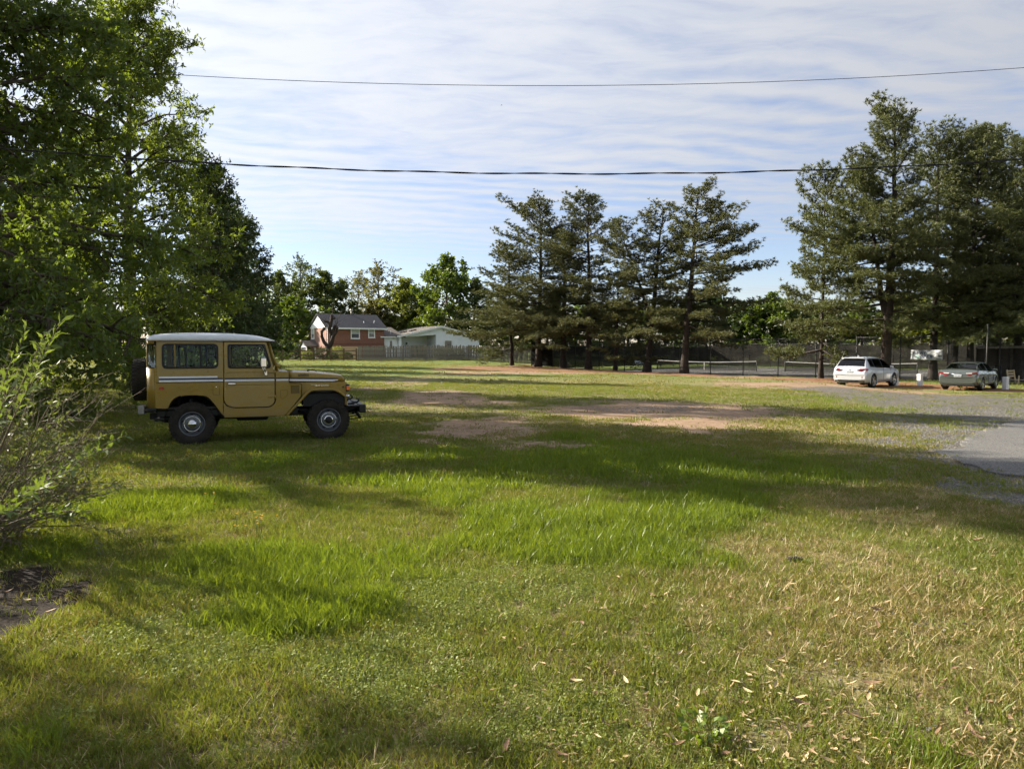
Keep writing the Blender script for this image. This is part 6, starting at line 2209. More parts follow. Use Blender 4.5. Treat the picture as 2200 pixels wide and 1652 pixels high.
def car(name, label, cat, xs, tab, paint, glassm, zones, wheels, loc, rz):
    """Body lofted through cross-sections; side panes, rear and front screens cut from the same skin."""
    t = thing(name, label, cat, loc, rz)
    X, T = smooth_rows(xs, tab)
    n = len(X)
    secs = []
    NL = 16
    KB = NL + 1                                            # row of the belt line
    for i in range(n):
        zb, zs, zm, zbelt, zr, zc = (T[k][i] for k in ('zb', 'zs', 'zm', 'zbelt', 'zr', 'zc'))
        wl, wm, wb, wr_ = (T[k][i] for k in ('wl', 'wm', 'wb', 'wr'))
        zk = [zb + .05, zs, zm, (zm + zbelt) / 2, zbelt]
        zz = np.linspace(zb + .05, zbelt, NL)
        ww = np.interp(zz, zk, [wl, wm * .99, wm, wm * .985, wb])
        h = [(0, zb), (wl * .8, zb)] + list(zip(ww, zz)) + [(wb * .995, zbelt + .015), (wr_ + (wb - wr_) * .5, zbelt + (zr - zbelt) * .5), (wr_ + (wb - wr_) * .06, zr - (zr - zbelt) * .06), (wr_ * .97, zr), (wr_ * .8, zr + (zc - zr) * .5), (wr_ * .45, zr + (zc - zr) * .88), (0, zc)]
        secs.append(h)
    m = len(secs[0])
    body, bands = MB(), {}
    for sgn in (-1, 1):
        groups = {}
        for i in range(n - 1):
            xc = (X[i] + X[i + 1]) / 2
            for j in range(m - 1):
                kind = 'body'
                if j in (KB + 1, KB + 2) and zones['side'][0] < xc < zones['side'][1]:
                    # slanted ends of the side glass
                    kind = 'side'
                    for px_ in zones.get('pillars', ()):
                        if abs(xc - px_) < .045:
                            kind = 'pillar'
                if j >= KB + 4 and zones['rear'][0] < xc < zones['rear'][1]:
                    kind = 'rear'
                if j >= KB + 4 and zones['front'][0] < xc < zones['front'][1]:
                    kind = 'front'
                zc_ = (secs[i][j][1] + secs[i][j + 1][1]) / 2
                if j < KB and any(math.hypot(xc - xw, zc_ - wheels[0]) < wheels[0] + .05 for xw in wheels[4:6]) and (j >= 1):
                    continue
                groups.setdefault(kind, []).append((i, j))
        for kind, cells in groups.items():
            key = {'side': 'side_window%d' % sgn, 'rear': 'rear_window', 'front': 'windscreen', 'pillar': 'pillar', 'body': 'body'}[kind]
            if kind == 'pillar':
                key = None
            for i, j in cells:
                if kind == 'pillar':
                    mb = bands.setdefault('pillar%d_%d' % (sgn, int(np.argmin([abs(X[i] - q_) for q_ in zones['pillars']]))), MB())
                else:
                    mb = bands.setdefault(key, MB())
                q = [(X[a], sgn * secs[a][c][0], secs[a][c][1]) for a, c in ((i, j), (i + 1, j), (i + 1, j + 1), (i, j + 1))]
                mb.add(q, [(0, 1, 2, 3)], True)
    for sgn in (0, n - 1):                                             # end caps
        q = [(X[sgn], y, z) for y, z in secs[sgn]] + [(X[sgn], -y, z) for y, z in secs[sgn][::-1]]
        bands['body'].add(q, [tuple(range(len(q)))], False)
    for key, mb in bands.items():
        me = mb.mesh(key)
        bm = bmesh.new()
        bm.from_mesh(me)
        bmesh.ops.remove_doubles(bm, verts=bm.verts, dist=.0008)
        bmesh.ops.recalc_face_normals(bm, faces=bm.faces)
        bm.to_mesh(me)
        bm.free()
        nm = 'side_window' if key.startswith('side') else 'pillar' if key.startswith('pillar') else key
        o = obj(nm, me, paint if key == 'body' else (black_plastic if nm == 'pillar' else glassm), t)
        if key == 'body':
            md = o.modifiers.new('thick', 'SOLIDIFY')
            md.thickness = .02
    R0, Wd, nsp, style, xr, xf, tr = wheels
    w0 = car_wheel(R0, Wd, nsp, style)
    first = True
    for x in (xr, xf):
        for sgn in (-1, 1):
            w = w0 if first else copy_tree(w0)
            first = False
            w.parent = t
            w.location = (x, sgn * tr, R0 - .01)
            w.rotation_euler = (0, x * 1.7, 0 if sgn < 0 else math.pi)
            i = int(np.argmin(abs(X - x)))
            yo = T['wm'][i]
            ar = MB()
            ns = 22
            ra = R0 + .055
            vs = [(x + ra * math.cos(a), sgn * (yo + .004), R0 + ra * math.sin(a)) for a in np.linspace(R(-28), R(208), ns)]
            ar.add(vs + [(q[0], sgn * (yo - .30), q[2]) for q in vs], [(k, k + 1, k + 1 + ns, k + ns) for k in range(ns - 1)] + [tuple(range(ns, 2 * ns))])
            ar.build('wheel_arch', black_gloss, t)
            lip = [(x + (ra + .016) * math.cos(a), sgn * (yo - .022), R0 + (ra + .016) * math.sin(a)) for a in np.linspace(R(-20), R(200), ns)]
            MB().tube(lip, .034, 6).build('arch_lip', paint, t)
    return t, X, T


def place(rr_px, rr_py, eta, xr, yr):
    x, y = G(rr_px, rr_py)
    rz = R(90) - eta
    c, s = math.cos(rz), math.sin(rz)
    ox, oy = x - (c * xr - s * yr), y - (s * xr + c * yr)
    return (ox, oy, g1(x, y) + .01), rz


# white crossover
xs = [0.0, .05, .14, .28, .45, .62, .90, 1.4, 2.0, 2.5, 2.9, 3.3, 3.6, 3.8, 4.2, 4.6, 4.8, 4.88]
tab = dict(
    zb=[.42, .32, .27, .25, .24, .24, .24, .24, .24, .24, .24, .24, .24, .24, .24, .25, .28, .36],
    zs=[.50, .44, .42, .42, .42, .42, .42, .42, .42, .42, .42, .42, .42, .42, .42, .42, .42, .45],
    zm=[.66, .70, .74, .78, .80, .80, .78, .76, .75, .75, .75, .75, .75, .75, .74, .70, .66, .60],
    zbelt=[.74, .98, 1.07, 1.11, 1.12, 1.12, 1.11, 1.09, 1.07, 1.06, 1.05, 1.04, 1.03, 1.02, .98, .90, .82, .70],
    zr=[.76, 1.00, 1.12, 1.33, 1.53, 1.60, 1.62, 1.63, 1.62, 1.59, 1.50, 1.30, 1.14, 1.06, 1.02, .93, .84, .72],
    zc=[.78, 1.02, 1.15, 1.37, 1.58, 1.66, 1.69, 1.70, 1.69, 1.66, 1.57, 1.36, 1.18, 1.10, 1.06, .97, .87, .74],
    wl=[.78, .84, .87, .88, .89, .89, .89, .89, .89, .89, .89, .89, .89, .89, .88, .84, .76, .60],
    wm=[.86, .92, .94, .945, .95, .95, .945, .94, .94, .94, .94, .945, .95, .95, .945, .90, .82, .66],
    wb=[.80, .87, .89, .90, .905, .905, .90, .895, .895, .895, .895, .90, .90, .89, .86, .80, .72, .58],
    wr=[.76, .82, .80, .74, .69, .67, .66, .66, .66, .66, .67, .70, .76, .80, .80, .74, .66, .52])
loc, rz = place(1873, 832, R(48), .98, -.83)
pearl = car_paint('white_pearl_paint', (.56, .58, .60), .28, .3, .03)
suv, X, T = car('crossover_car', 'white crossover car seen from behind, parked under the tallest pine', 'car', xs, tab, pearl, tinted, dict(side=(.62, 3.5), rear=(.16, .50), front=(3.0, 3.62), pillars=(1.15, 2.25)), (.375, .115, 5, 'twin', .98, 3.77, .822), loc, rz)
RB = Matrix.Rotation(R(-90), 4, 'Z')       # flat in x,z facing -y  ->  facing -x (the rear)
# tail lamps
for s in (-1, 1):
    MB().add([(.075, s * .36, .96), (.07, s * .62, .90), (.17, s * .91, .93), (.24, s * .93, 1.02), (.17, s * .87, 1.055), (.085, s * .60, 1.04), (.02, s * .36, .955), (.015, s * .62, .895), (.10, s * .935, .925), (.24, s * .965, 1.02), (.12, s * .905, 1.06), (.03, s * .60, 1.045)], [(6, 7, 11), (7, 8, 9, 10, 11), (0, 6, 11, 5), (0, 1, 7, 6), (1, 2, 8, 7), (2, 3, 9, 8), (3, 4, 10, 9), (4, 5, 11, 10)]).build('tail_lamp', lens_red, suv)
    MB().box(-.010, .06, min(s * .68, s * .715), max(s * .68, s * .715), .53, .65, Matrix.Translation((0, 0, 0)), bev=.008).build('bumper_reflector', lens_red, suv)
    ex = MB().add([(-.03, s * .52, .43), (-.03, s * .76, .41), (-.02, s * .80, .36), (-.03, s * .56, .335), (.08, s * .52, .43), (.08, s * .76, .41), (.08, s * .80, .36), (.08, s * .56, .335)], [(0, 1, 5, 4), (1, 2, 6, 5), (2, 3, 7, 6), (3, 0, 4, 7)]).build('exhaust_tip', chrome, suv)
    ex.modifiers.new('thick', 'SOLIDIFY').thickness = .018
    MB().box(-.01, .02, min(s * .55, s * .76), max(s * .55, s * .76), .35, .42).build('exhaust_bore', black_gloss, suv)
    mr = MB().box(3.05, 3.22, min(s * .96, s * 1.12), max(s * .96, s * 1.12), 1.05, 1.19, bev=.035).build('wing_mirror', pearl, suv)
    MB().box(3.10, 3.18, min(s * .88, s * .98), max(s * .88, s * .98), 1.04, 1.08).build('mirror_arm', black_plastic, mr)
    for x in (1.35, 2.45):
        MB().tube([(x, s * .955, .93), (x + .03, s * .972, .935), (x + .17, s * .972, .94), (x + .20, s * .955, .94)], .014, 6).build('door_handle', pearl, suv)
    for x in (1.22, 2.26, 3.25):
        MB().tube([(x, s * .944, .40), (x + .02, s * .946, .75), (x + .03, s * .905, 1.06)], .005, 4).build('door_gap', black_plastic, suv)
    MB().tube([(.75, s * .60, 1.665), (1.0, s * .60, 1.705), (2.2, s * .60, 1.70), (2.5, s * .60, 1.665)], .014, 6).build('roof_rail', chrome, suv)
    MB().tube([(.66, s * .905, 1.135), (1.4, s * .90, 1.105), (2.6, s * .898, 1.07), (3.45, s * .905, 1.04)], .010, 5).build('window_trim', chrome, suv)
MB().box(.0, .12, -.80, .80, .30, .40, bev=.02).box(-.015, .05, -.50, .50, .37, .42, bev=.01).build('lower_valance', black_plastic, suv)
MB().tube([(-.018, -.74, .455), (-.03, -.4, .425), (-.03, .4, .425), (-.018, .74, .455)], .012, 6).build('bumper_strip', chrome, suv)
MB().tube([(-.012, -.80, .70), (-.02, -.4, .685), (-.02, .4, .685), (-.012, .80, .70)], .006, 5).build('tailgate_gap', black_plastic, suv)
MB().box(.40, .60, -.60, .60, 1.60, 1.645, Matrix.Translation((0, 0, 0)), bev=.018).build('roof_spoiler', pearl, suv)
MB().prism([(1.05, 1.69), (1.28, 1.695), (1.10, 1.765)], -.02, .02).build('antenna_fin', pearl, suv)
MB().lathe([(.042, -.006), (.058, -.006), (.058, .006), (.042, .006)], 20, Matrix.Translation((.035, 0, .985)) @ Matrix.Rotation(R(90), 4, 'Z') @ Matrix.Diagonal((1, 1, .75, 1)), close=True).box(.028, .036, -.03, .02, .97, .98).build('emblem', chrome, suv)
np_ = MB().box(-.005, .02, -.17, .17, .82, .94, bev=.004).build('number_plate', plate_m, suv)
for k, (a, c_) in enumerate(((-.13, -.09), (-.08, -.04), (-.03, .0), (.03, .06), (.075, .10), (.115, .14))):
    MB().box(-.0085, -.0055, a, c_, .85, .905).build('plate_character', plate_ink, np_)
MB().tube([(.36, .0, 1.40), (.30, -.25, 1.325), (.27, -.42, 1.295)], .008, 5).build('rear_wiper', black_plastic, suv)
MB().box(.3, 4.5, -.70, .70, .28, .34).build('underbody', black_gloss, suv)
MB().box(1.6, 2.1, -.65, .65, .55, .95).box(2.3, 2.7, -.6, -.15, .5, 1.15, bev=.05).box(2.3, 2.7, .15, .6, .5, 1.15, bev=.05).build('seats', seat_m, suv)

# green-grey saloon
xs = [0.0, .05, .14, .30, .55, .80, 1.05, 1.35, 1.7, 2.2, 2.7, 3.0, 3.3, 3.6, 4.0, 4.4, 4.7, 4.81]
tab = dict(
    zb=[.38, .28, .23, .21, .20, .20, .20, .20, .20, .20, .20, .20, .20, .20, .20, .21, .24, .32],
    zs=[.46, .40, .38, .38, .38, .38, .38, .38, .38, .38, .38, .38, .38, .38, .38, .38, .38, .42],
    zm=[.62, .64, .68, .70, .72, .72, .72, .70, .69, .68, .68, .68, .68, .68, .67, .64, .60, .54],
    zbelt=[.70, .93, .99, 1.01, 1.01, 1.01, 1.0, .99, .98, .97, .96, .95, .94, .93, .89, .82, .72, .62],
    zr=[.72, .95, 1.02, 1.05, 1.10, 1.22, 1.33, 1.385, 1.41, 1.42, 1.38, 1.28, 1.13, .98, .92, .85, .74, .63],
    zc=[.74, .97, 1.045, 1.075, 1.13, 1.26, 1.37, 1.43, 1.46, 1.47, 1.43, 1.33, 1.17, 1.03, .97, .89, .77, .65],
    wl=[.74, .80, .83, .84, .85, .85, .85, .85, .85, .85, .85, .85, .85, .85, .84, .80, .72, .56],
    wm=[.82, .88, .90, .905, .91, .91, .91, .91, .91, .91, .91, .91, .91, .91, .905, .86, .78, .62],
    wb=[.77, .84, .86, .865, .865, .865, .86, .86, .86, .86, .86, .86, .865, .865, .84, .77, .69, .55],
    wr=[.74, .80, .80, .78, .73, .67, .63, .61, .61, .61, .62, .66, .72, .79, .78, .72, .64, .50])
loc, rz = place(2106, 840, R(45), 1.0, -.80)
sage = car_paint('grey_green_paint', (.105, .122, .112), .24, .5, .05)
sed, X, T = car('saloon_car', 'green-grey saloon car seen from behind, parked beside the white posts', 'car', xs, tab, sage, clear_car, dict(side=(.80, 3.35), rear=(.50, 1.18), front=(2.75, 3.5), pillars=(1.15, 2.05)), (.33, .105, 10, 'single', 1.0, 3.775, .80), loc, rz)
for s in (-1, 1):
    tl = MB().add([(.02, s * .40, .90), (.02, s * .42, .80), (.06, s * .62, .74), (.16, s * .88, .78), (.20, s * .89, .90), (.10, s * .84, .945), (-.02, s * .40, .90), (-.02, s * .42, .80), (-.01, s * .64, .735), (.10, s * .905, .775), (.20, s * .915, .90), (.05, s * .86, .95)], [(6, 7, 8, 9, 10, 11), (0, 1, 7, 6), (1, 2, 8, 7), (2, 3, 9, 8), (3, 4, 10, 9), (4, 5, 11, 10), (5, 0, 6, 11)]).build('tail_lamp', lens_red, sed)
    MB().add([(-.024, s * .38, .905), (-.024, s * .39, .865), (-.004, s * .64, .868), (-.004, s * .64, .915)], [(0, 1, 2, 3)]).build('reversing_lens', lens_clear, tl).modifiers.new('thick', 'SOLIDIFY').thickness = .012
    mr = MB().box(3.02, 3.16, min(s * .93, s * 1.08), max(s * .93, s * 1.08), .97, 1.09, bev=.03).build('wing_mirror', sage, sed)
    MB().box(3.06, 3.13, min(s * .85, s * .95), max(s * .85, s * .95), .955, .985).build('mirror_arm', black_plastic, mr)
    for x in (1.38, 2.35):
        MB().tube([(x, s * .912, .84), (x + .03, s * .935, .845), (x + .16, s * .935, .85), (x + .19, s * .912, .85)], .012, 6).build('door_handle', chrome, sed)
    for x in (1.25, 2.08, 3.1):
        MB().tube([(x, s * .914, .36), (x + .02, s * .914, .70), (x + .03, s * .87, .97)], .005, 4).build('door_gap', black_plastic, sed)
    MB().tube([(.80, s * .868, 1.015), (1.7, s * .864, .99), (3.3, s * .868, .95)], .010, 5).build('window_trim', chrome, sed)
MB().box(.02, .14, -.76, .76, .25, .34, bev=.02).build('lower_valance', black_plastic, sed)
MB().tube([(.0, -.42, .845), (-.015, 0, .85), (.0, .42, .845)], .012, 6).build('boot_strip', chrome, sed)
MB().tube([(-.006, -.66, .66), (-.02, -.3, .655), (-.02, .3, .655), (-.006, .66, .66)], .006, 5).build('boot_gap', black_plastic, sed)
MB().lathe([(.045, -.005), (.06, -.005), (.06, .005), (.045, .005)], 20, Matrix.Translation((.02, 0, .90)) @ Matrix.Rotation(R(90), 4, 'Z') @ Matrix.Diagonal((1, 1, .7, 1)), close=True).build('emblem', chrome, sed)
np_ = MB().box(-.012, .02, -.17, .17, .70, .82, bev=.004).build('number_plate', plate_m, sed)
for k, (a, c_) in enumerate(((-.13, -.09), (-.08, -.04), (-.03, .0), (.03, .06), (.075, .10), (.115, .14))):
    MB().box(-.0155, -.0125, a, c_, .73, .785).build('plate_character', plate_ink, np_)
MB().box(.3, 4.5, -.66, .66, .23, .28).build('underbody', black_gloss, sed)
MB().box(.72, 1.15, -.62, .62, .90, .95).box(1.25, 1.45, -.62, .62, .5, 1.08, bev=.05).box(2.1, 2.3, -.55, -.12, .5, 1.12, bev=.05).box(2.1, 2.3, .12, .55, .5, 1.12, bev=.05).build('seats', seat_m, sed)
MB().add([(.80, -.30, .955), (1.05, -.35, .955), (1.05, .55, .955), (.82, .5, .955), (.86, .1, 1.02)], [(0, 1, 4), (1, 2, 4), (2, 3, 4), (3, 0, 4)]).build('parcel_shelf_bag', plain('pale_bag', (.35, .42, .36), .7), sed)
# small dark-blue car mostly hidden behind the tree and the saloon


# ------------------------------------------------------------------ foreground bush
bx, by = G(-55, 1165)
bush = thing('flowering_bush', 'straggly bush of bare grey twigs and narrow leaves at the left edge', 'bush', (bx, by, g1(bx, by)))
rng = np.random.default_rng(77)
W = Wood()
lp, ld, ls = [], [], []
fp, fd = [], []
for i in range(70):
    az = rng.uniform(0, 6.28) if i % 3 else rng.normal(-.1, .5)
    e = R(rng.uniform(28, 84) if i % 3 else rng.uniform(22, 62))
    L = rng.uniform(1.0, 1.75) * (1.0 if e > R(45) else .72)
    p0 = np.array([rng.normal() * .16, rng.normal() * .16, -.03])
    d = np.array([math.cos(az) * math.cos(e), math.sin(az) * math.cos(e), math.sin(e)])
    pts = bend(p0, d, L, 7, rng, .07, .035)
    W.limb(pts, rng.uniform(.005, .016), .0025, 5)
    for k in range(7):
        s = rng.uniform(.3, .98)
        j = min(int(s * 7), 6)
        q = pts[j] + (pts[j + 1] - pts[j]) * (s * 7 - j)
        td = unit(pts[j + 1] - pts[j])
        sd = unit(td + rng.normal(size=3) * .45 + np.array([.12, 0, .05]))
        sp_ = bend(q, sd, rng.uniform(.22, .6), 4, rng, .12, .02)
        W.limb(sp_, .0035, .0014, 4)
        for w_ in range(2):
            a = sp_[rng.integers(1, 5)]
            W.limb(bend(a, unit(sd + rng.normal(size=3) * .5), rng.uniform(.08, .25), 2, rng, .15), .002, .001, 3)
        dens = .95 if (az % 6.28) > .7 and (az % 6.28) < 5.5 else .55
        if rng.random() < dens:
            for w_ in range(13):
                u_ = rng.uniform(.2, 1) * 3.99
                a = sp_[int(u_)] + (sp_[int(u_) + 1] - sp_[int(u_)]) * (u_ - int(u_))
                lp.append(a)
                ld.append(unit(sd * .5 + rng.normal(size=3) * .7))
                ls.append(rng.uniform(.03, .08))
obj('twigs', W.mesh('twigs'), plain('dry_twig', (.165, .132, .095), .9, 0, .35, 6), bush)
lp, ld, ls = np.array(lp), np.array(ld), np.array(ls)
V, F = leaves(lp, ld, ls, ls * .34, rng, .3)
o = obj('leaves', np_mesh('leaves', V, F), foliage('bush_leaf', (.075, .105, .040), (.16, .20, .075), .35, 3.0), bush)


def spray(px, py, Y, n, size, seed, tops=1):
    """A fresh leafy shoot of the bush whose tip shows at the given photo point, at distance Y."""
    rng = np.random.default_rng(seed)
    tip = np.array([at(px, Y) - bx, Y - by, 1.6 + (HORIZON - py) / F_PX * Y - bush.location.z])
    start = np.array([tip[0] * .25, tip[1] * .3, max(.1, tip[2] * .35)])
    ctrl = (start + tip) / 2 + np.array([0, 0, .10])
    t = np.linspace(0, 1, 9)[:, None]
    pts = (1 - t) ** 2 * start + 2 * t * (1 - t) * ctrl + t * t * tip
    Wd = Wood()
    Wd.limb(pts, .007, .0025, 5)
    P, D, S = [], [], []
    for i in range(n):
        s = .55 + .45 * (i / (n - 1))
        j = min(int(s * 8), 7)
        q = pts[j] + (pts[j + 1] - pts[j]) * (s * 8 - j)
        td = unit(pts[j + 1] - pts[j])
        side = unit(np.cross(td, [0, 0, 1.0]))
        a = i * 2.4
        dv = unit(td * .55 + side * math.cos(a) * .8 + np.array([0, 0, 1]) * (math.sin(a) * .6 + .25) + rng.normal(size=3) * .12)
        P.append(q)
        D.append(dv)
        S.append(size * rng.uniform(.7, 1.15))
    S = np.array(S)
    V, F = leaves(np.array(P), np.array(D), S, S * .30, rng, .45)
    w = obj('shoot', Wd.mesh('shoot'), MATS['dry_twig'], bush)
    obj('leaf_spray', np_mesh('leaf_spray', V, F), MATS['shoot_leaf'], w)


foliage('shoot_leaf', (.075, .115, .034), (.14, .20, .055), .40, 2.0)
for a in ((135, 690, 5.6, 18, .13, 1), (100, 715, 5.5, 16, .12, 2), (85, 790, 5.2, 14, .11, 3), (268, 935, 5.3, 14, .105, 4), (225, 965, 5.2, 16, .11, 5), (60, 700, 5.9, 14, .11, 6), (20, 830, 4.9, 16, .12, 7), (150, 1010, 4.9, 16, .11, 8), (90, 1050, 4.7, 18, .12, 9), (165, 1100, 4.8, 14, .11, 10), (20, 1100, 4.6, 18, .13, 11), (30, 760, 5.0, 14, .12, 12)):
    spray(a[0], a[1], a[2], a[3] + 8, a[4] * .80, a[5])

# ------------------------------------------------------------------ turf: tufts of blades set out over the ground
def blade_tuft(seed, n, rad, h, w, lean, seg=2, droop=.3):
    rng = np.random.default_rng(seed)
    vs, fs = [], []
    for i in range(n):
        a, r = rng.uniform(0, 6.28), rad * math.sqrt(rng.random())
        p = np.array([math.cos(a) * r, math.sin(a) * r, -.004])
        az = rng.uniform(0, 6.28)
        hh = rng.uniform(*h)
        d = np.array([math.cos(az) * lean, math.sin(az) * lean, 1.0]) * np.array([rng.uniform(.2, 1.3), rng.uniform(.2, 1.3), 1])
        d = unit(d)
        s = unit(np.cross(d, rng.normal(size=3))) * w * rng.uniform(.7, 1.3) / 2
        mid = p + d * hh * .55
        d2 = unit(d + np.array([math.cos(az), math.sin(az), 0]) * droop * rng.uniform(.3, 1.6))
        tip = mid + d2 * hh * .5
        k = len(vs)
        vs += [p - s, p + s, mid + s * .85, mid - s * .85, tip]
        fs += [(k, k + 1, k + 2, k + 3), (k + 3, k + 2, k + 4)]
    me = bpy.data.meshes.new('tuft')
    me.from_pydata([tuple(v) for v in vs], [], fs)
    me.update()
    return me


def clover_tuft(seed, n, rad, h, size):
    rng = np.random.default_rng(seed)
    vs, fs = [], []
    for i in range(n):
        a, r = rng.uniform(0, 6.28), rad * math.sqrt(rng.random())
        c = np.array([math.cos(a) * r, math.sin(a) * r, rng.uniform(*h)])
        nrm = unit(np.array([rng.normal() * .5, rng.normal() * .5, 1.0]))
        t1 = unit(np.cross(nrm, rng.normal(size=3)))
        t2 = np.cross(nrm, t1)
        z = size * rng.uniform(.6, 1.3)
        k = len(vs)
        for q in range(5):
            th = q * 2 * math.pi / 5
            vs.append(c + (t1 * math.cos(th) + t2 * math.sin(th)) * z * (.55 if q % 2 else .5) + nrm * z * .05 * (q % 2))
        fs.append((k, k + 1, k + 2, k + 3, k + 4))
        k = len(vs)
        st = np.array([c[0] * .8, c[1] * .8, -.004])
        vs += [st, st + t1 * .0016, c]
        fs.append((k, k + 1, k + 2))
    me = bpy.data.meshes.new('tuft')
    me.from_pydata([tuple(v) for v in vs], [], fs)
    me.update()
    return me


turf_lush = foliage('turf_lush', (.088, .148, .018), (.170, .225, .034), .50, .8, .35, (1.3, 1.2, .4), .02)
turf_short = foliage('turf_short', (.090, .135, .024), (.185, .215, .050), .45, .6, .4, (1.3, 1.2, .45), .02)
turf_clover = foliage('turf_clover', (.130, .180, .036), (.235, .275, .072), .42, .9, .5, (1.3, 1.25, .55), .02)
turf_dry = foliage('turf_dry', (.24, .175, .075), (.42, .33, .17), .25, 1.2, .5, (1, .9, .6), .04)
turf_olive = foliage('turf_olive', (.135, .135, .034), (.255, .225, .075), .38, .7, .4, (1.2, 1.1, .5), .02)
protos = bpy.data.collections.new('turf_tufts')
PR_LIST = []


def proto(me, mat):
    me.materials.append(mat)
    o = bpy.data.objects.new('tuft_%02d' % len(PR_LIST), me)
    protos.objects.link(o)
    PR_LIST.append(o)
    return len(PR_LIST) - 1


LU = [proto(blade_tuft(1 + k, 20, .09, (.035, .12), .0046, .6), turf_lush) for k in range(3)]
SHT = [proto(blade_tuft(11 + k, 24, .085, (.025, .065), .0042, .5), turf_short) for k in range(3)]
CLV = [proto(clover_tuft(21 + k, (52, 64, 42)[k], .105, (.006, .035), (.0085, .0065, .0105)[k]), turf_clover) for k in range(3)]
DRYT = [proto(blade_tuft(31 + k, 14, .10, (.03, .08), .0036, 1.6, droop=.5), turf_dry) for k in range(2)]
OLV = [proto(blade_tuft(41 + k, 22, .09, (.02, .055), .0042, .7), turf_olive) for k in range(2)]
LUM = [proto(blade_tuft(51 + k, 34, .24, (.035, .11), .010, .6), turf_lush) for k in range(2)]
SHM = [proto(blade_tuft(61 + k, 34, .24, (.025, .07), .011, .6), turf_short) for k in range(2)]
OLM = [proto(blade_tuft(71 + k, 30, .24, (.02, .055), .011, .8), turf_olive) for k in range(2)]
SHF = [proto(blade_tuft(81 + k, 34, .65, (.03, .085), .034, .6), turf_short) for k in range(2)]
OLF = [proto(blade_tuft(91 + k, 30, .65, (.025, .07), .034, .8), turf_olive) for k in range(2)]
rng = np.random.default_rng(2024)
APRON = np.array(outl)


def scatter(y0, y1, dens, lim=.80):
    area = lim * (y1 * y1 - y0 * y0) + 1.2 * (y1 - y0)
    n = int(area * dens)
    y = np.sqrt(rng.uniform(y0 * y0, y1 * y1, n))
    x = rng.uniform(-1, 1, n) * (y * lim + .6)
    return x, y


allx, ally, alli, alls = [], [], [], []


def fill(y0, y1, dens, kinds, lumps):
    x, y = scatter(y0, y1, dens)
    mk = masks(x, y)
    nz = fbm(x, y, .9, 3, 3)
    nf = fbm(x, y, 3.5, 9, 2)
    r = rng.random(len(x))
    dirt = sstep(mk['dirt'] + (nf - .5) * 1.5, .32, .80)
    keep = 1 - .95 * dirt
    keep *= 1 - .90 * sstep(mk['gravel'] + (nf - .5) * 1.3, .35, .80)
    keep *= 1 - .88 * sstep(mk['straw'] + (nf - .5) * .8, .35, .65)
    keep *= 1 - .97 * sstep(mk['mulch'] + (nf - .5) * .5, .35, .6)
    keep *= 1 - .35 * mk['dry'] * (1 - mk['lush'])
    ca_ = (x - CORNER.x) * COURT_N.x + (y - CORNER.y) * COURT_N.y
    cb_ = (x - CORNER.x) * COURT_T.x + (y - CORNER.y) * COURT_T.y
    keep = np.where((ca_ > .5) & (cb_ > .5), 0, keep)
    keep = np.where(inside(x, y, APRON), 0, keep)
    ok = r < keep
    lush = sstep(mk['lush'] * .9 + (nz - .5) * 1.5 + (nf - .5) * .6, .30, .85)
    clov = sstep(mk['clover'] + (nz - .5) * 1.2 + (nf - .5) * .5, .45, .7)
    dry = sstep(mk['dry'] + (nz - .5) * 1.0, .40, .80)
    r1, r2, r3 = rng.random(len(x)), rng.random(len(x)), rng.random(len(x))
    L, S, C, D, O = kinds
    idx = np.full(len(x), -1)
    pick = lambda lst: np.array(lst)[rng.integers(0, len(lst), len(x))]
    idx = np.where(r3 < .22 + .42 * dry, pick(O), pick(S))
    idx = np.where((r2 < .14 + .38 * dry) & (r1 > .3), pick(D if D else O), idx)
    if C:
        idx = np.where(r1 < .05 + clov * .58, pick(C), idx)
    idx = np.where(r2 < lush * .9, pick(L), idx)
    sc = rng.uniform(.7, 1.3, len(x)) * (1 + .25 * (nz - .5))
    sc = np.where(np.isin(idx, L), sc * (.45 + .65 * lush), sc)
    allx.append(x[ok])
    ally.append(y[ok])
    alli.append(idx[ok])
    alls.append(sc[ok])


fill(2.3, 8.5, 420, (LU, SHT, CLV, DRYT, OLV), 0)
fill(2.3, 5.2, 260, (LU, SHT + OLV, CLV, DRYT, OLV), 0)
fill(8.5, 18, 62, (LUM, SHM, CLV, [], OLM), 0)
fill(8.5, 14, 45, (LU, SHT, CLV, DRYT, OLV), 0)
fill(18, 36, 20, (LUM, SHM, None, [], OLM), 0)
fill(36, 92, 3.4, (SHF, SHF, None, [], OLF), 0)
TX, TY, TI, TS = np.concatenate(allx), np.concatenate(ally), np.concatenate(alli), np.concatenate(alls)
tz = gz(TX, TY)
me = bpy.data.meshes.new('grass')
me.vertices.add(len(TX))
me.vertices.foreach_set('co', np.stack([TX, TY, tz], -1).astype(np.float32).ravel())
for nm, typ, arr, key in (('idx', 'INT', TI.astype(np.int32), 'value'), ('scl', 'FLOAT', TS.astype(np.float32), 'value')):
    a_ = me.attributes.new(nm, typ, 'POINT')
    a_.data.foreach_set(key, arr)
a_ = me.attributes.new('rot', 'FLOAT_VECTOR', 'POINT')
a_.data.foreach_set('vector', np.stack([rng.normal(0, .10, len(TX)), rng.normal(0, .10, len(TX)), rng.uniform(0, 6.28, len(TX))], -1).astype(np.float32).ravel())
grass = obj('grass', me)
tag(grass, 'patchy spring grass, clover and dry thatch covering the field', 'grass', kind='stuff')
ng = bpy.data.node_groups.new('grass_tufts', 'GeometryNodeTree')
ng.interface.new_socket('Geometry', in_out='INPUT', socket_type='NodeSocketGeometry')
ng.interface.new_socket('Geometry', in_out='OUTPUT', socket_type='NodeSocketGeometry')
gi, go = ng.nodes.new('NodeGroupInput'), ng.nodes.new('NodeGroupOutput')
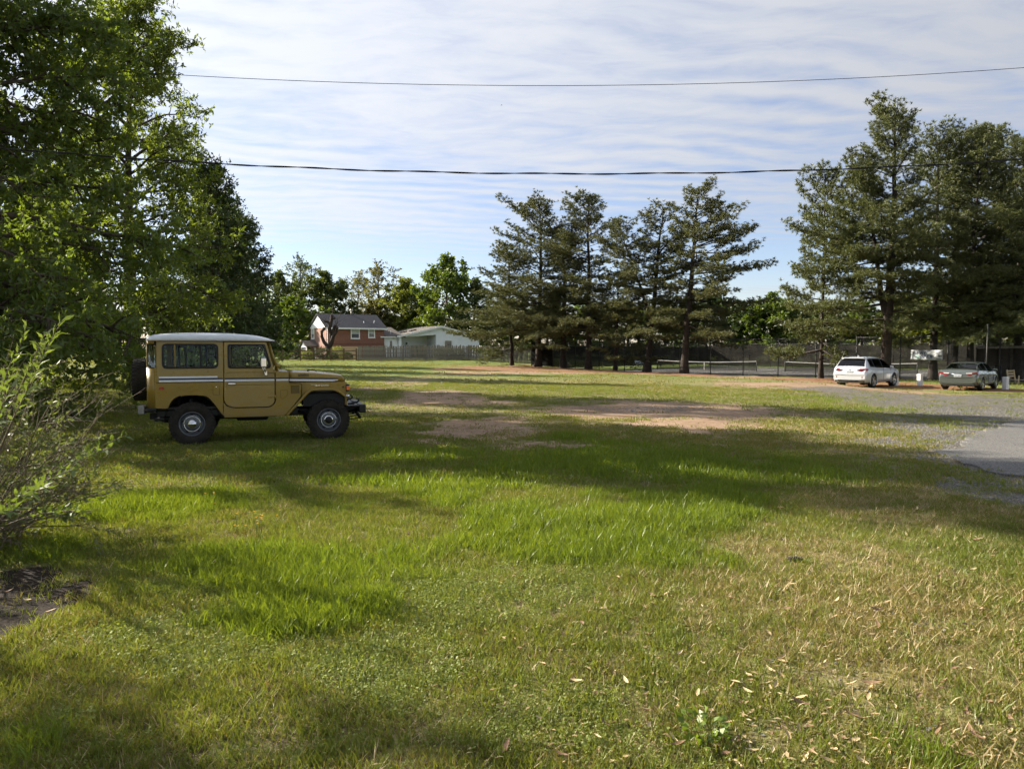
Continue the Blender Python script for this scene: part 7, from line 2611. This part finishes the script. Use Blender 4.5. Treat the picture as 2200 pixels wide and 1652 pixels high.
ci = ng.nodes.new('GeometryNodeCollectionInfo')
ci.inputs['Collection'].default_value = protos
ci.inputs['Separate Children'].default_value = True
ci.inputs['Reset Children'].default_value = True
ip = ng.nodes.new('GeometryNodeInstanceOnPoints')
ip.inputs['Pick Instance'].default_value = True


def named(nm, typ):
    n_ = ng.nodes.new('GeometryNodeInputNamedAttribute')
    n_.data_type = typ
    n_.inputs['Name'].default_value = nm
    return n_.outputs['Attribute']


ng.links.new(gi.outputs[0], ip.inputs['Points'])
ng.links.new(ci.outputs[0], ip.inputs['Instance'])
ng.links.new(named('idx', 'INT'), ip.inputs['Instance Index'])
ng.links.new(named('rot', 'FLOAT_VECTOR'), ip.inputs['Rotation'])
ng.links.new(named('scl', 'FLOAT'), ip.inputs['Scale'])
ng.links.new(ip.outputs[0], go.inputs[0])
md = grass.modifiers.new('tufts', 'NODES')
md.node_group = ng

# ------------------------------------------------------------------ fallen leaves
leaf_mats = [plain('dead_leaf_pale', (.54, .42, .24), .7, 0, .25, 30), plain('dead_leaf_tan', (.43, .31, .165), .7, 0, .25, 30), plain('dead_leaf_brown', (.19, .115, .065), .75, 0, .3, 30)]


def dead_leaf(seed, L, Wd):
    r = random.Random(seed)
    n = 6
    vs, fs = [], []
    cu = r.uniform(.15, .5)
    for i in range(n + 1):
        s = i / n
        w = Wd * math.sin(math.pi * min(1, s * .94 + .04)) ** .8
        z = .006 + cu * L * (s - .5) ** 2 * 1.2
        bow = r.uniform(-.002, .002) + .25 * L * .15 * math.sin(s * 3)
        vs += [(s * L - L / 2, bow - w / 2, z + w * .28), (s * L - L / 2, bow, z), (s * L - L / 2, bow + w / 2, z + w * .22)]
    for i in range(n):
        for j in range(2):
            fs.append((i * 3 + j, i * 3 + 3 + j, i * 3 + 4 + j, i * 3 + 1 + j))
    me = bpy.data.meshes.new('leaf')
    me.from_pydata(vs, [], fs)
    me.polygons.foreach_set('use_smooth', np.ones(len(fs), bool))
    me.materials.append(leaf_mats[seed % 3])
    me.update()
    return me


LM = [dead_leaf(k, (.075, .06, .09, .05, .07, .06)[k], (.020, .022, .024, .016, .018, .026)[k]) for k in range(6)]
rr = random.Random(8)
spots = []
while len(spots) < 260:
    px, py = rr.uniform(900, 2240), rr.uniform(1080, 1650)
    wgt = sstep((px - 900) / 900.0, .15, .75) * (.35 + .65 * (py - 1050) / 600)
    q_ = G(px, py)
    if rr.random() < float(wgt) * float(sstep(fbm(np.array([q_[0]]), np.array([q_[1]]), 1.6, 71, 3), .22, .58)[0]):
        spots.append(q_)
for q in ((60, 1290), (110, 1315), (30, 1340), (90, 1400), (150, 1275), (130, 1285), (20, 1270), (75, 1260)):
    spots.append(G(*q))
for i, (x, y) in enumerate(spots):
    bed = i >= 260
    o = obj('fallen_leaf', LM[rr.randrange(6)], None, None, (x, y, g1(x, y) + rr.uniform(.010, .036)), (rr.uniform(-.5, .5), rr.uniform(-.4, .4), rr.uniform(0, 6.28)))
    k = rr.uniform(.45, 1.0)
    o.scale = (k, k, k)
    if bed:
        tag(o, 'small curled tan leaf lying on the dark bare soil by the bush', 'leaf', 'fallen leaves on the bare soil')
    else:
        tag(o, 'small curled tan leaf lying on the thin dry turf', 'leaf', 'fallen leaves on the dry turf')
# the finer litter, past counting
n = 1700
px = 800 + 1450 * rng.random(n) ** .65
py = 1010 + 640 * rng.random(n)
x = (px - CX) / F_PX
pit = math.atan((CY - HORIZON) / F_PX)
ty = (CY - py) / F_PX
dy, dz = math.cos(pit) + ty * math.sin(pit), -math.sin(pit) + ty * math.cos(pit)
LX, LY = x * (-CAM_H / dz), dy * (-CAM_H / dz)
drift = rng.random(n) < sstep(fbm(LX, LY, 1.6, 71, 3), .38, .62)   # litter gathers in drifts
LX, LY = LX[drift], LY[drift]
n = len(LX)
LZ = gz(LX, LY) + rng.uniform(.012, .042, n)
az = rng.uniform(0, 6.28, n)
D = np.stack([np.cos(az), np.sin(az), rng.uniform(-.25, .25, n)], -1)
ln = rng.uniform(.012, .045, n)
V, F = leaves(np.stack([LX, LY, LZ], -1), unit(D), ln, ln * .34, rng, .9)
tag(obj('leaf_litter', np_mesh('leaf_litter', V, F), foliage('litter_mix', (.13, .085, .045), (.46, .35, .19), .1, 2.5, .6, (1, .9, .6), .02)), 'fine dry leaf litter strewn over the thin turf on the right', 'leaf litter', kind='stuff')

# ------------------------------------------------------------------ gravel stones lying loose
def stone(seed):
    bm = bmesh.new()
    bmesh.ops.create_icosphere(bm, subdivisions=1, radius=1)
    r = random.Random(seed)
    for v in bm.verts:
        v.co *= r.uniform(.7, 1.15)
        v.co.z *= .6
    me = bpy.data.meshes.new('stone')
    bm.to_mesh(me)
    bm.free()
    me.materials.append(MATS['loose_stone'])
    return me


plain('loose_stone', (.165, .16, .15), .9, 0, .5, 30)
stones = bpy.data.collections.new('gravel_stones')
for k in range(4):
    stones.objects.link(bpy.data.objects.new('stone_%d' % k, stone(k)))
x, y = scatter(3.0, 22, 150)
sel = x > .4
x, y = x[sel], y[sel]
gm_ = gravel_mask(x, y)
nf = fbm(x, y, 2.5, 12, 2)
ok = (rng.random(len(x)) < sstep(gm_ + (nf - .5) * .9, .28, .7) * np.clip(14 / y, .5, 1)) & ~inside(x, y, APRON)
x, y = x[ok], y[ok]
me = bpy.data.meshes.new('gravel')
me.vertices.add(len(x))
me.vertices.foreach_set('co', np.stack([x, y, gz(x, y) + .003], -1).astype(np.float32).ravel())
for nm, typ, arr, key in (('idx', 'INT', rng.integers(0, 4, len(x)).astype(np.int32), 'value'), ('scl', 'FLOAT', (rng.uniform(.006, .017, len(x)) * (1 + y / 30)).astype(np.float32), 'value')):
    a_ = me.attributes.new(nm, typ, 'POINT')
    a_.data.foreach_set(key, arr)
a_ = me.attributes.new('rot', 'FLOAT_VECTOR', 'POINT')
a_.data.foreach_set('vector', np.stack([x * 0, x * 0, rng.uniform(0, 6.28, len(x))], -1).astype(np.float32).ravel())
gravel = obj('gravel', me)
tag(gravel, 'loose grey gravel spread beside the asphalt on the right', 'gravel', kind='stuff')
ng2 = ng.copy()
for nd in ng2.nodes:
    if nd.bl_idname == 'GeometryNodeCollectionInfo':
        nd.inputs['Collection'].default_value = stones
gravel.modifiers.new('stones', 'NODES').node_group = ng2

# ------------------------------------------------------------------ small single things in the grass
yel = plain('yellow_petal', (.75, .42, .02), .6, 0, .12, 40)
stem_m = foliage('flower_stem', (.07, .11, .02), (.12, .17, .03), .3, 2)
FL = [((550, 1150), 15, .16, 'cluster of small orange-yellow wildflowers in the sunny lawn in front of the jeep'), ((460, 1110), 4, .08, 'few yellow wildflowers at the left of the sunny lawn'), ((395, 1010), 8, .22, 'yellow wildflowers in the shaded grass below the jeep rear wheel'), ((275, 1030), 5, .12, 'yellow wildflowers in the shade beside the bush tips')]
for (px, py), n, rad, lab in FL:
    x, y = G(px, py)
    t = thing('wildflower_patch', lab, 'flowers', (x, y, g1(x, y)), 0, 'yellow wildflowers')
    r = random.Random(px)
    for k in range(n):
        a, q = r.uniform(0, 6.28), rad * math.sqrt(r.random()) * 1.4
        fx, fy, h = math.cos(a) * q, math.sin(a) * q * .8, r.uniform(.10, .24)
        fl = MB().tube([(fx * .8, fy * .8, 0), (fx, fy, h * .6), (fx + r.uniform(-.01, .01), fy, h)], .0018, 4).build('stem', stem_m, t)
        pet = MB()
        for u_ in range(7):
            th = u_ * 2 * math.pi / 7
            pet.add([(fx, fy, h), (fx + .008 * math.cos(th - .4), fy + .008 * math.sin(th - .4), h + .005), (fx + .014 * math.cos(th), fy + .014 * math.sin(th), h + .007), (fx + .008 * math.cos(th + .4), fy + .008 * math.sin(th + .4), h + .005)], [(0, 1, 2, 3)])
        pet.build('bloom', yel, fl)
x, y = G(1512, 1590)
t = thing('broadleaf_weed', 'bright green leafy weed growing in the thin turf near the bottom edge', 'weed', (x, y, g1(x, y)))
rg = np.random.default_rng(5)
n = 70
az = rg.uniform(0, 6.28, n)
q = .10 * np.sqrt(rg.random(n))
P = np.stack([np.cos(az) * q, np.sin(az) * q, rg.uniform(.015, .10, n)], -1)
D = unit(np.stack([np.cos(az), np.sin(az), rg.uniform(0, .8, n)], -1) + rg.normal(size=(n, 3)) * .3)
V, F = leaves(P, D, rg.uniform(.025, .05, n), rg.uniform(.02, .034, n), rg, .6)
obj('leaves', np_mesh('leaves', V, F), foliage('weed_leaf', (.09, .15, .015), (.15, .22, .025), .4, 5), t)
W = Wood()
for k in range(14):
    a = rg.uniform(0, 6.28)
    W.limb(bend((0, 0, -.005), [math.cos(a) * .8, math.sin(a) * .8, 1], .11, 3, rg, .1), .002, .001, 4)
obj('stems', W.mesh('stems'), stem_m, t)
x, y = G(1707, 1204)
t = thing('pine_cone', 'dark pine cone lying at the edge of the lush grass', 'pine cone', (x, y, g1(x, y) + .02), R(-8))
t.scale = (.7, .7, .7)
cm_ = plain('cone_scale', (.045, .032, .022), .85, 0, .4, 30, col2=(.20, .17, .13))
sc_ = MB().add([(0, 0, 0), (.020, -.011, .006), (.028, 0, .010), (.020, .011, .006), (.018, 0, -.003)], [(0, 1, 2, 3), (0, 4, 2, 1), (0, 3, 2, 4)]).mesh('scale')
sc_.materials.append(cm_)
MB().lathe([(.004, -.085), (.012, -.06), (.016, 0), (.010, .06), (.002, .09)], 8, Matrix.Rotation(R(90), 4, 'Z')).build('core', cm_, t)
for k in range(84):
    a = k * 2.39996
    xx = -.085 + .17 * k / 83
    o = obj('scale', sc_, None, t)
    o.matrix_local = Matrix.Translation((xx, 0, 0)) @ Matrix.Rotation(a, 4, 'X') @ Matrix.Translation((0, 0, .010)) @ Matrix.Rotation(R(-55), 4, 'Y') @ Matrix.Scale(.75 + .5 * math.sin(math.pi * (k / 83) ** .8), 4)
# soaring bird far off
t = thing('bird', 'tiny dark bird gliding in the middle of the sky', 'bird', (at(1078, 140), 140, 1.6 + (HORIZON - 236) / F_PX * 140), R(20))
t.scale = (.55, .55, .55)
MB().tube([(-.28, 0, 0), (-.12, 0, .01), (.05, 0, .02), (.22, 0, .02), (.30, 0, .01)], [.02, .06, .08, .05, .01], 8).add([(.05, 0, .03), (-.08, 0, .03), (-.16, .62, .10), (-.02, .50, .10)], [(0, 1, 2, 3)]).add([(.05, 0, .03), (-.08, 0, .03), (-.16, -.62, .10), (-.02, -.50, .10)], [(0, 1, 2, 3)]).build('body', black_plastic, t)
